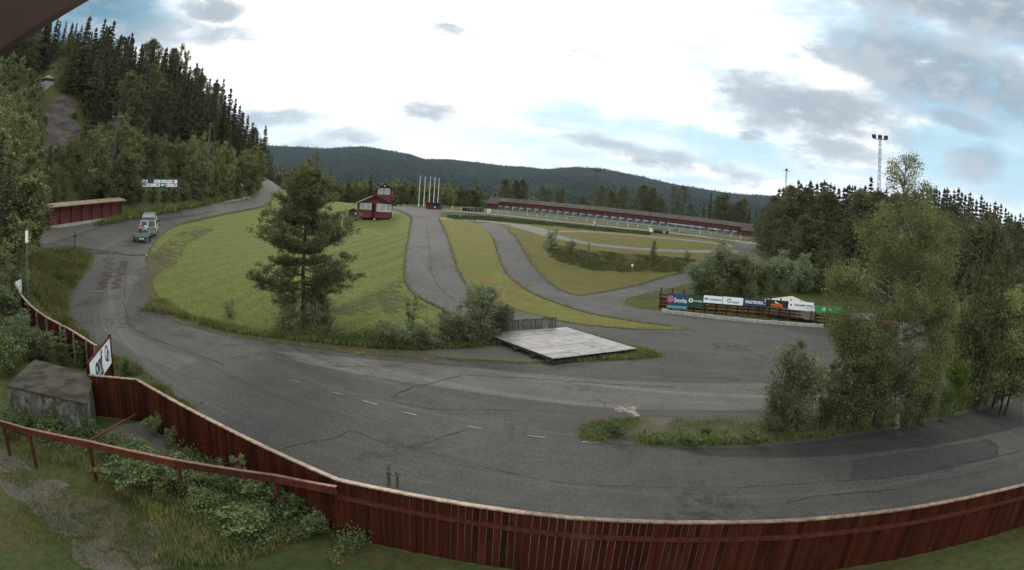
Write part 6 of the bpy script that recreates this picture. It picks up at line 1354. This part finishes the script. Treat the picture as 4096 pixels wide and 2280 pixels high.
for (x,yb,yt,k,w,lb) in [(920,1272,1192,'wil0',1.2,'lone green shrub on the lower left of the lawn'),(1640,1375,1175,'sap',1.2,'slender pale sapling rising from the verge weeds left of the willows'),(1560,1385,1262,'wil1',1.5,'low pale shrub left of the slender sapling'),(1700,1388,1270,'wil0',1.6,'low pale shrub between the sapling and the big willow'),(1610,1392,1290,'wil1',1.4,'low weedy shrub at the sapling foot'),
   (1800,1375,1210,'wh1',1.0,'left half of the silvery willow clump by the deck'),(1920,1370,1128,'wh0',1.05,'tallest silvery willow of the clump by the deck'),(1985,1362,1180,'wh1',.95,'silvery willow touching the plank screen'),(1860,1380,1235,'wil0',1.3,'low front shrub of the willow clump by the deck'),(1960,1378,1290,'wil1',1.2,'low shrub at the left tip of the deck'),(2030,1345,1215,'wh0',.7,'willow twigs leaning over the left end of the plank screen')]:
    place_base(k,x,yb,yt,lb,'shrub',None,wide=w,name='shrub' if 'willow' not in lb else 'willow_bush')
# ---- right foreground: birch, saplings, young pines
def big_birch():
    h=hit(3585,1712); D=math.hypot(h.x,h.y); g=gz(h.x,h.y); r=np.random.RandomState(9); Ht=at(3625,598,D).z-g; az=math.atan2(h.x,h.y)
    right=Vector((math.cos(az),-math.sin(az),0)); fwd=Vector((math.sin(az),math.cos(az),0))
    def P(px,py,dep=0.):
        q=at(px,py,D); v=Vector((q.x-h.x,q.y-h.y,0)); return Vector((v.x,v.y,q.z-g))+fwd*dep
    tr=[P(3585,1730),P(3590,1560),P(3603,1400),P(3602,1240),P(3612,1080),P(3607,930),P(3612,800),P(3622,680),P(3625,610)]
    segs=[(tr,[.15,.14,.125,.11,.09,.07,.05,.03,.012])]; C=[]
    def cl(c,s,n): C.append(r.normal(size=(n,3))*s*np.array([1,1,.8])+np.array(c))
    # outline of the crown: (py, left px, right px)
    env=[(640,3560,3680),(690,3550,3700),(740,3560,3730),(790,3520,3740),(850,3500,3760),(900,3430,3800),(960,3470,3810),(1020,3450,3815),(1080,3330,3815),(1140,3310,3805),(1200,3318,3810),(1260,3315,3805),(1320,3330,3800),(1380,3370,3790),(1440,3400,3780),(1500,3440,3760),(1560,3480,3740)]
    ey=[e[0] for e in env]; el=[e[1] for e in env]; er=[e[2] for e in env]
    for i in range(400):
        py=r.uniform(620,1560) if i>18 else r.uniform(600,860); l,rr=np.interp(py,ey,el),np.interp(py,ey,er)
        if r.rand()>(rr-l)/430.: continue
        u=r.beta(.75,.75); px=l+(rr-l)*u
        wid=(rr-l)*D/2330/2; dep=r.uniform(-1,1)*wid*math.sqrt(max(.05,1-(2*u-1)**2))*.9
        e=P(px,py,dep); zt=min(Ht*.96,max(.8,e.z-abs(e.length and ((px-3605)*D/2330))*.35-.4)); k=0
        for j in range(len(tr)-1):
            if tr[j].z<=zt<=tr[j+1].z: k=j
        a=tr[k].lerp(tr[k+1],(zt-tr[k].z)/max(.01,tr[k+1].z-tr[k].z)); mid=a.lerp(e,.55)+Vector((0,0,.12)); segs.append(([a,mid,e],[.028,.016,.005]))
        dn=.5 if py<860 else 1.
        cl(e,.25 if py>860 else .15,int(170*dn)); cl(mid.lerp(e,.55),.2,int(80*dn))
        cl(e+Vector((0,0,-.28)),.16,int(60*dn))
    C=np.concatenate(C); e=empty('birch_tree',(h.x,h.y,g),0,'tall leafy birch with pale trunk rising through the right foreground thicket','tree')
    link('crown',leaves('crown',C,.05,.075,L_BIR,None,0,r),None,e); link('trunk',limb_mesh('trunk',segs,M_BIRCH,6),None,e)
big_birch()
PROTO['bs0']=broad(4.6,1.5,101,mat=L_WIL,ncl=110,per=90,card=(.05,.095),clump=.30,stems=7,base=.08,vert=1.3)
PROTO['bs1']=broad(5,1.3,102,mat=L_DEC,ncl=90,per=90,card=(.06,.09),clump=.36,stems=4,base=.10,vert=1.)
PROTO['bs2']=broad(4,1.4,103,mat=L_ROW,ncl=70,per=90,card=(.05,.12),clump=.30,stems=5,base=.08,vert=.9)
def ypine(seed,H=6.):
    r=np.random.RandomState(seed); C=[];O=[];segs=[([Vector((0,0,-.3)),Vector((0,0,H*.5)),Vector((0,0,H))],[.07,.045,.012])]
    z=.5
    while z<H*.97:
        t=z/H; nb=r.randint(5,8)
        for b in range(nb):
            ph=b*6.283/nb+r.uniform(-.3,.3); Lb=(1.45*(1-t)**.8+.12)*r.uniform(.7,1.1); a=Vector((0,0,z)); e=a+Vector((math.cos(ph)*Lb*.85,math.sin(ph)*Lb*.85,Lb*.45)); tip=e+Vector((math.cos(ph)*.06,math.sin(ph)*.06,.30)); segs.append(([a,e,tip],[.018,.012,.005]))
            for s in np.linspace(.25,1.,7):
                q=a.lerp(e,s); n=16; C.append(r.normal(size=(n,3))*.07+np.array(q)); O.append(unit(r.normal(size=(n,3))*.7+np.array([math.cos(ph)*.6,math.sin(ph)*.6,.5])))
            n=34; tt=r.rand(n,1); C.append(np.array(e)*(1-tt)+np.array(tip)*tt+r.normal(size=(n,3))*.02); O.append(unit(r.normal(size=(n,3))*.4+np.array([0,0,1.])))
        z+=.26+.12*r.rand()
    n=120; tt=r.rand(n,1); C.append(np.array([[0,0,H*.85]])*(1-tt)+np.array([[0,0,H*1.02]])*tt+r.normal(size=(n,3))*.03); O.append(unit(r.normal(size=(n,3))*.4+np.array([0,0,1.])))
    return limb_mesh('trunk',segs,M_PBARK,5),leaves('crown',np.concatenate(C),.028,.15,L_PINE,np.concatenate(O),.75,r),H
PROTO['nd0']=broad(8,2.8,111,mat=L_WIL,ncl=150,per=120,card=(.075,.12),clump=.6,stems=3)
PROTO['nd1']=broad(8,2.8,112,mat=L_BIR,ncl=150,per=120,card=(.075,.12),clump=.6,stems=2)
PROTO['yp0']=ypine(1); PROTO['yp1']=ypine(2)
for (x,yb,yt,k,w,lb) in [(3125,1735,1330,'bs0',1.15,'tall willow shrub at the left end of the right foreground thicket'),(3190,1728,1400,'bs0',1.0,'willow shrub second from the left end of the right thicket'),(3080,1745,1500,'bs0',1.,'small pale willow at the tip of the right thicket, by the gravel island'),(3355,1725,1250,'bs1',1.3,'slender multi-stemmed sapling with dark bare stems left of the birch'),(3420,1722,1310,'bs1',1.2,'multi-stemmed sapling just left of the birch trunk'),(3290,1728,1420,'bs1',1.2,'dark leafy sapling between the willow shrubs and the bare-stemmed sapling'),
   (3500,1715,1400,'bs1',1.5,'leafy dark shrub at the left foot of the birch'),(3680,1700,1420,'bs1',1.5,'dark shrub at the right foot of the birch'),(3620,1708,1480,'bs0',1.1,'low shrub right in front of the birch foot'),(3800,1665,1400,'bs2',1.05,'bright green sapling between the birch and the young pines'),(3760,1685,1530,'bs2',1.1,'low bright green shrub by the dark asphalt shoulder'),(3900,1640,1400,'bs0',1.1,'grey-green shrub in front of the young pines'),(3980,1610,1380,'bs0',1.2,'dark leafy shrub between two young pines'),(4060,1580,1380,'bs0',1.3,'dark shrub near the right picture edge')]:
    place_base(k,x,yb,yt,lb,'shrub',None,wide=w,name='willow_bush' if 'willow' in lb else 'shrub')
for (x,yb,yt,k,w,lb) in [(3870,1640,872,'yp0',.9,'tallest young pine with upright candles right of the birch'),(3930,1600,955,'yp1',.9,'young pine second from the birch with pale candles'),(3995,1560,1060,'yp0',1.1,'young pine in the dark right-hand group'),(4075,1530,1180,'yp1',1.2,'young pine at the right picture edge'),(4050,1490,1040,'yp1',1.2,'young pine behind the right edge pine'),(3815,1560,1060,'yp1',1.2,'young pine close behind the right side of the birch'),(4110,1480,1100,'yp0',1.2,'young pine cut by the right picture edge')]:
    place_base(k,x,yb,yt,lb,'tree',None,wide=w*1.15,name='young_pine')
for (x,y,D,k) in [(3960,1150,34,'nd1'),(4040,1120,38,'nd1'),(3880,1180,36,'nd1'),(4100,1160,36,'nd1'),(3780,1230,40,'nd1')]:
    place_top(k,x,y,D,'soft green leafy tree behind the young pines at the right edge','tree','leafy trees behind the young pines',wide=1.3,name='leafy_tree')
# foreground shrubs inside the fence and along it
for (x,yb,yt,k,w,lb) in [(245,1465,1320,'sap',2.6,'pale leafy willow behind the bunker against the curved fence'),(330,1470,1350,'sap',2.6,'leafy bush between the curved fence and the sponsor sign'),(505,1500,1410,'sap',3.,'yellow-green bush behind the short fence beside the road'),(345,1745,1610,'sap',1.6,'leafy sprig at the right front corner of the bunker'),(620,1745,1650,'shr',1.1,'low shrub in the weeds below the fence corner'),(905,2000,1830,'sap',1.3,'thin sprig growing up in front of the board fence, left one'),(965,2010,1800,'sap',1.3,'thin sprig growing up in front of the board fence, right one'),(1180,2090,1960,'sap',1.5,'leafy sprig at the fence foot right of the rail post'),
    (1555,1945,1850,'sap',.9,'small sapling just outside the fence by the asphalt, taller one'),(1590,1950,1880,'sap',.9,'short sprig just outside the fence beside the taller sapling'),(700,1960,1880,'shr',1.2,'low bush right below the handrail'),(440,1840,1770,'shr',1.2,'low bush under the handrail near the brace'),(820,2060,1950,'shr',1.4,'leafy bush in the corner between handrail and fence'),(1020,2110,2000,'shr',1.4,'leafy bush below the merging handrail'),(1250,2140,2050,'shr',1.4,'leafy bush against the fence foot at the bottom edge')]:
    place_base(k,x,yb,yt,lb,'shrub',None,wide=w,name='shrub')
for i,(x,yb,yt) in enumerate([(30,1330,1130),(80,1400,1240),(140,1440,1300),(20,1500,1330),(200,1440,1340),(10,1250,1050),(100,1180,1060)]):
    place_base(rc('wil0','shr'),x,yb,yt,'green bush in the overgrown slope at the left edge outside the curved fence','shrub','bushes on the overgrown left slope',wide=1.4,name='bush')
for i,x in enumerate(np.linspace(2350,3020,12)):
    place_base(rc('shr','sap','shr'),x+rs.uniform(-20,20),1772+rs.uniform(-45,8)-max(0,(2420-x)*.25),1700+rs.uniform(-25,30),'leafy weed clump on the gravel island at the road fork','shrub','weed clumps on the island',wide=rs.uniform(1.5,2.3),name='weed_clump')

for i in range(34):
    q=[(640,1790),(420,1790),(520,1850),(760,1900),(860,1960),(1000,2040),(1120,2060),(180,1760),(60,1730),(700,2010),(560,1940),(1220,2090),(300,1800),(1060,2150)][i%14]
    x=q[0]+rs.uniform(-60,60); y=q[1]+rs.uniform(-30,30); h=hit(x,y)
    place(rc('sap','sap','shr'),h.x,h.y,rs.uniform(.45,1.05),'tall pale leafy weed among the rough growth at the lower left','plant','tall leafy weeds below the fence',wide=rs.uniform(1.6,2.6),name='leafy_weed')
for i in range(9):
    x=rs.uniform(40,350); y=1700+rs.uniform(-10,50); h=hit(x,y); place('shr',h.x,h.y,rs.uniform(.5,.9),'leafy weed growing against the foot of the bunker','plant','weeds at the bunker foot',wide=1.5,name='leafy_weed')
# ================================================================= ground cover, far woods, haze
RG=np.random.RandomState(31)
def in_px(poly,n):
    P=np.array(poly,float); x0,y0=P.min(0); x1,y1=P.max(0); out=[]
    while sum(len(o) for o in out)<n:
        X=RG.uniform(x0,x1,n*2); Y=RG.uniform(y0,y1,n*2); m=inpoly(X,Y,[tuple(p) for p in poly]); out.append(np.stack([X[m],Y[m]],1))
    return np.concatenate(out)[:n]
def tufts(name,poly,n,hgt,mat,label,per=9,w=.020,spread=.10,kind='grass',clump=None,thr=.45):
    """tufts of upright blades (grass) or small leaves (weeds) standing on the ground inside an outline"""
    Q=in_px(poly,n); C=[];O=[];Hh=[]
    for px,py in Q:
        h=hit(px,py); 
        if mnoise.noise(Vector((h.x*.35,h.y*.35,2.1)))*.5+.5<thr*RG.uniform(.7,1.1): continue
        if hgt>1 and excl(px,py): continue
        z=gz(h.x,h.y); s=RG.uniform(.5,1.4)*hgt
        if kind=='grass':
            g=RG.normal(size=(per,2))*spread; d=RG.normal(size=(per,2))*.35
            for k in range(per): C.append((h.x+g[k,0],h.y+g[k,1],z+s*.42)); O.append((d[k,0],d[k,1],1.))
        else:
            g=RG.normal(size=(per,3))*np.array([spread,spread,.30*s])
            for k in range(per): C.append((h.x+g[k,0],h.y+g[k,1],z+.02+abs(g[k,2])+RG.uniform(0,.6)*s)); O.append((g[k,0],g[k,1],.15))
    C=np.array(C); O=np.array(O)
    me=leaves(name,C,w,(hgt if kind=='grass' else w*2.),mat,O,.85 if kind=='grass' else .3,RG)
    o=link(name,me); tag(o,label,kind,None,'stuff'); return o
tufts('tall_grass',[(0,1690),(110,1760),(350,1850),(700,1930),(1000,2010),(1345,2110),(1345,2260),(650,2260),(620,2080),(400,1900),(120,1830),(0,1790)],2600,.30,L_GRASS,'rough grass below the handrail at the lower left',9,.018,.09)
tufts('weeds',[(360,1760),(560,1680),(620,1740),(900,1880),(1300,2060),(1500,2160),(1345,2260),(1000,2230),(700,2030),(500,1900),(380,1850)],3400,.38,L_WEED,'leafy weeds between the handrail and the board fence',14,.038,.13,'weeds')
tufts('weeds',[(0,1640),(240,1700),(360,1770),(340,1840),(160,1800),(0,1730)],700,.4,L_WEED,'leafy weeds along the foot of the bunker',14,.038,.13,'weeds')
tufts('tall_grass',[(60,1470),(0,1520),(0,980),(90,1000),(120,1200),(200,1290),(270,1400),(250,1460),(140,1430)],2200,.55,L_GRASS,'tall grass on the overgrown slope outside the curved fence',9,.030,.16,thr=.3)
tufts('weeds',[(60,1450),(0,1500),(0,1000),(90,1030),(110,1200),(190,1290),(260,1400),(200,1440)],1600,.6,L_WEED,'green weeds on the overgrown slope at the left edge',12,.075,.2,'weeds',thr=.3)
tufts('tall_grass',[(120,1020),(300,1000),(372,1030),(328,1100),(284,1165),(268,1215),(272,1270),(305,1320),(380,1375),(340,1350),(250,1290),(180,1240),(130,1180)],2400,.45,L_GRASS,'tall grass between the curved fence and the left road',9,.035,.16,thr=.35)
tufts('tall_grass',[(440,1430),(530,1460),(600,1505),(640,1545),(700,1600),(780,1650),(730,1630),(620,1560),(560,1510),(470,1480)],900,.28,L_GRASS,'grass and weeds between the fence and the asphalt edge',9,.020,.09,thr=.35)
tufts('tall_grass',[(560,1240),(640,1200),(760,1270),(950,1315),(1100,1335),(1300,1345),(1500,1355),(1760,1370),(1880,1350),(2000,1365),(1900,1392),(1700,1398),(1500,1392),(1300,1375),(1100,1352),(950,1335),(800,1300),(700,1262)],2600,.36,L_GRASS,'tall grass along the lower edge of the lawn',9,.032,.14,thr=.42)
tufts('weeds',[(1080,1330),(1400,1340),(1500,1350),(1760,1370),(1880,1350),(1990,1365),(1900,1392),(1700,1398),(1500,1392),(1300,1365)],1500,.55,L_WEED,'pale weeds among the willow shrubs below the lawn',12,.06,.2,'weeds',thr=.38)
tufts('tall_grass',[(2330,1760),(2325,1720),(2400,1690),(2600,1678),(3060,1684),(3080,1770),(2700,1784),(2450,1770)],1500,.16,L_GRASS,'low patchy grass across the gravel island',8,.015,.10,thr=.42)
tufts('tall_grass',[(2318,1745),(2335,1706),(2400,1688),(2560,1680),(2500,1740),(2900,1765),(3060,1755),(3060,1690),(3300,1670),(3700,1610),(4096,1500),(4096,1555),(3900,1636),(3600,1700),(3300,1752),(3000,1782),(2700,1786),(2450,1772),(2340,1760)],3000,.24,L_GRASS,'grass and weeds on the island at the road fork',9,.017,.09,thr=.33)
tufts('weeds',[(2330,1750),(2340,1720),(2440,1730),(2600,1750),(3050,1765),(3300,1735),(3600,1680),(3900,1610),(4096,1530),(4096,1556),(3900,1630),(3600,1695),(3300,1746),(3000,1776),(2700,1780),(2450,1768)],1500,.22,L_WEED,'leafy weeds fringing the island and the thicket foot',12,.034,.12,'weeds',thr=.44)
tufts('tall_grass',[(2190,962),(2240,985),(2330,1003),(2480,1012),(2640,1026),(2760,1036),(2860,1062),(2740,1090),(2620,1092),(2480,1090),(2300,1070),(2200,1030)],1800,.22,m_leaf('bank_blades',(.065,.080,.030),(.10,.090,.038),.3,.3),'coarse grass on the slope of the bank',8,.07,.25,thr=.4)
tufts('tall_grass',[(1790,862),(1960,868),(2180,888),(2420,912),(2600,930),(2600,942),(2420,926),(2180,902),(1960,884),(1800,878)],1500,.3,m_leaf('dark_blades',(.035,.058,.02),(.055,.075,.025),.3,.3),'dark tall grass on the turf bank before the range',8,.12,.35,thr=.25)
tufts('tall_grass',[(380,905),(500,880),(690,846),(830,816),(940,792),(1014,773),(1040,740),(1000,760),(930,778),(820,800),(680,830),(500,866),(480,870)],1800,.6,L_GRASS,'tall verge grass along the left road under the thicket',8,.10,.3,thr=.2)
tufts('tall_grass',[(2520,1400),(2570,1392),(2640,1424),(2560,1435),(2400,1443),(2230,1447),(2230,1440),(2400,1430),(2540,1412)],500,.22,L_GRASS,'grass fringe around the front of the pallet deck',8,.03,.10,thr=.4)
tufts('tall_grass',[(600,1052),(760,900),(980,850),(1100,790),(1560,840),(1630,870),(1612,1086),(1690,1205),(1860,1300),(1700,1365),(1100,1328),(800,1268),(640,1186)],9000,.05,m_leaf('lawn_blades',(.075,.10,.026),(.115,.13,.038),.3,.25),'short mown grass of the big lawn',6,.030,.14,thr=.15)
tufts('tall_grass',[(60,180),(420,240),(700,420),(1000,640),(900,700),(560,640),(300,650),(40,560),(20,300)],1600,1.05,m_leaf('hill_blades',(.045,.065,.025),(.085,.085,.035),.3,.2),'coarse grass and scrub on the steep left hillside',8,.22,.7,thr=.25)
tufts('tall_grass',[(0,1790),(200,1830),(420,1900),(560,1990),(640,2090),(650,2270),(150,2270),(60,2100),(0,1950)],700,.12,L_GRASS,'sparse grass tufts on the gravel yard',8,.014,.09,thr=.5)
def edge_tufts(lines,label,step=.22,off=.25,hgt=.12,w=.022,mat=None):
    C=[];O=[]
    for ln in lines:
        W=[hit(*p) for p in smooth(ln,4,False)]
        for a,b in zip(W[:-1],W[1:]):
            D=math.hypot(a.x,a.y); n=int((b-a).length/step*min(1.,40/D))+1
            for k in range(n):
                p=a.lerp(b,RG.rand()); x=p.x+RG.normal()*off; y=p.y+RG.normal()*off; z=gz(x,y); s=hgt*RG.uniform(.5,1.6)*(1+D/80)
                for q_ in range(6): C.append((x+RG.normal()*.07,y+RG.normal()*.07,z+s*.35)); O.append((RG.normal()*.5,RG.normal()*.5,1.))
    tag(link('edge_grass',leaves('edge_grass',np.array(C),w,hgt*1.3,mat or L_GRASS,np.array(O),.8,RG)),label,'grass',None,'stuff')
edge_tufts([left_edge[6:],right_edge[:12],right_edge[13:],[(1647,876),(1639,918),(1631,974),(1622,1030),(1618,1086),(1622,1125),(1647,1164),(1692,1197),(1781,1239)],[(1753,871),(1770,902),(1792,957),(1815,1030),(1837,1091),(1865,1136),(1882,1164)],
 [(2681,1304),(2514,1282),(2346,1250),(2235,1214),(2134,1175),(2067,1130),(2023,1091),(2000,1035),(1984,990),(1972,951)],[(2028,918),(2062,949),(2095,1002),(2134,1063),(2173,1108),(2218,1147),(2279,1175)],[(2324,1183),(2458,1161),(2569,1136),(2653,1110),(2737,1091)],[(2168,1264),(2235,1283),(2374,1303),(2542,1317),(2750,1314)],
 [(2720,1144),(2597,1172),(2519,1191),(2500,1205),(2514,1219),(2569,1236),(2664,1246)]],'ragged grass tufts spilling over the road edges')
tufts('tall_grass',[(0,1800),(330,1860),(700,1960),(1000,2060),(1345,2180),(1345,2278),(0,2278)],2600,.13,L_GRASS,'short rough grass round the gravel yard',8,.013,.12,thr=.46)
# far woods: valley floor and hillside
def fz(a,D):
    u=np.clip((a-AZS[0])/(AZS[1]-AZS[0]),0,NA-1.001); i=int(u); t=u-i
    z=(1-t)*np.interp(D,Dall,Zall[i])+t*np.interp(D,Dall,Zall[i+1])
    if D>=1100:
        v=(a-HA[0])/(HA[1]-HA[0])
        if 0<=v<NH-1: j=int(v); f=v-j; z=max(z,(1-f)*np.interp(D,HR,HZ[j])+f*np.interp(D,HR,HZ[j+1]))
    return z
MEAD=[]
C=[];O=[];Wd_=[]
def near_tree(x,y,z,H,con):
    n=90; 
    if con: t=RG.rand(n)**.7; rr=(1-t)*H*.17; ph=RG.uniform(0,6.28,n); g=np.stack([np.cos(ph)*rr,np.sin(ph)*rr,t*H],1)
    else: g=RG.normal(size=(n,3)); g=unit(g)*RG.uniform(.5,1,(n,1))*np.array([H*.36,H*.36,H*.42])+np.array([0,0,H*.5])
    C.append(g+np.array([x,y,z])); O.append(np.tile([0,0,1.],(n,1)))
n=0
while n<2600:
    a=RG.uniform(rad(-27),rad(31)); D=math.exp(RG.uniform(math.log(222),math.log(620)))
    if a>rad(2) and D<245: continue
    if rad(-16)<a and D<235: continue
    z=fz(a,D); H=RG.uniform(5,11)*(1. if D>260 else .8); near_tree(math.sin(a)*D,math.cos(a)*D,z-.3,H,RG.rand()<.4); n+=1
C=np.concatenate(C); me=leaves('valley_wood',C,.8,1.35,L_FAR,np.concatenate(O),.3,RG); tag(link('valley_wood',me),'mixed woodland filling the valley behind the range and tower house','wood',None,'stuff')
def azel_poly(P): return [tuple(azel(*p)) for p in P]
MP=[azel_poly(P) for P in MEAD]
V=[];F=[]
def cone(x,y,z,H,r,con):
    b=len(V); k=5; ph0=RG.rand()*6
    if con:
        for i in range(k): V.append((x+math.cos(ph0+i*1.2566)*r,y+math.sin(ph0+i*1.2566)*r,z))
        V.append((x,y,z+H)); 
        for i in range(k): F.append((b+i,b+(i+1)%k,b+k))
    else:
        for i in range(k): V.append((x+math.cos(ph0+i*1.2566)*r*RG.uniform(.8,1.2),y+math.sin(ph0+i*1.2566)*r*RG.uniform(.8,1.2),z+H*.45))
        V.append((x,y,z)); V.append((x+RG.normal()*r*.3,y,z+H))
        for i in range(k): F.append((b+i,b+(i+1)%k,b+k+1)); F.append((b+(i+1)%k,b+i,b+k))
n=0
while n<42000:
    a=RG.uniform(rad(-28),rad(33)); D=math.exp(RG.uniform(math.log(560),math.log(3290))); z=fz(a,D); el=math.atan((z+5-CAMH)/D)
    if any(inpoly(np.array([a]),np.array([el]),p)[0] for p in MP): continue
    if D<1100 and RG.rand()<.3: continue
    H=RG.uniform(5,9)*(.85 if D>1500 else 1); cone(math.sin(a)*D,math.cos(a)*D,z-1,H,H*RG.uniform(.2,.32),RG.rand()<.6); n+=1
# ridge line trees
for i in range(900):
    a=RG.uniform(rad(-28),rad(33)); D=RG.uniform(3240,3298); z=fz(a,D); H=RG.uniform(7,15); cone(math.sin(a)*D,math.cos(a)*D,z-2,H,H*.22,True)
me=bpy.data.meshes.new('hill_forest'); me.from_pydata(V,[],F); me.update(); tag(link('hill_forest',me,L_HILL),'forest covering the distant hills and valley sides','forest',None,'stuff')
# meadows on the valley side
for P in MEAD:
    pp=smooth(P,3); V=[]
    for p in pp:
        a,e=azel(*p); Ds=np.exp(np.linspace(math.log(420),math.log(3200),900)); zz=np.array([fz(a,d) for d in Ds[::3]]); k=np.argmax(zz>=CAMH+Ds[::3]*math.tan(e)); D=Ds[::3][k] if k>0 else 900.
        V.append((math.sin(a)*D,math.cos(a)*D,CAMH+D*math.tan(e)+4.))
    c=np.mean(V,0); me=bpy.data.meshes.new('meadow'); me.from_pydata([tuple(v) for v in V]+[tuple(c)],[],[(i,(i+1)%len(V),len(V)) for i in range(len(V))]); me.update(); o=link('meadow',me,M_MEADOW); o['kind']='structure'
# haze: a thin even air volume
hz=MB().box(-3600,4200,-60,4500,-60,700).build('haze',None) if False else None
m=MB(); m.box(-3600,4200,-80,4500,-70,620); me=m.mesh('haze'); hm=bpy.data.materials.new('haze'); hm.use_nodes=True; nt=hm.node_tree
for n_ in list(nt.nodes):
    if n_.type=='BSDF_PRINCIPLED': nt.nodes.remove(n_)
pv=nt.nodes.new('ShaderNodeVolumePrincipled'); pv.inputs['Color'].default_value=(.55,.70,.92,1); pv.inputs['Density'].default_value=3.8e-5; pv.inputs['Anisotropy'].default_value=.2
nt.links.new(pv.outputs[0],nt.nodes['Material Output'].inputs['Volume'])
hz=link('haze',me,hm); tag(hz,kind='stuff'); hz['label']='thin bluish air over the valley'; hz['category']='haze'
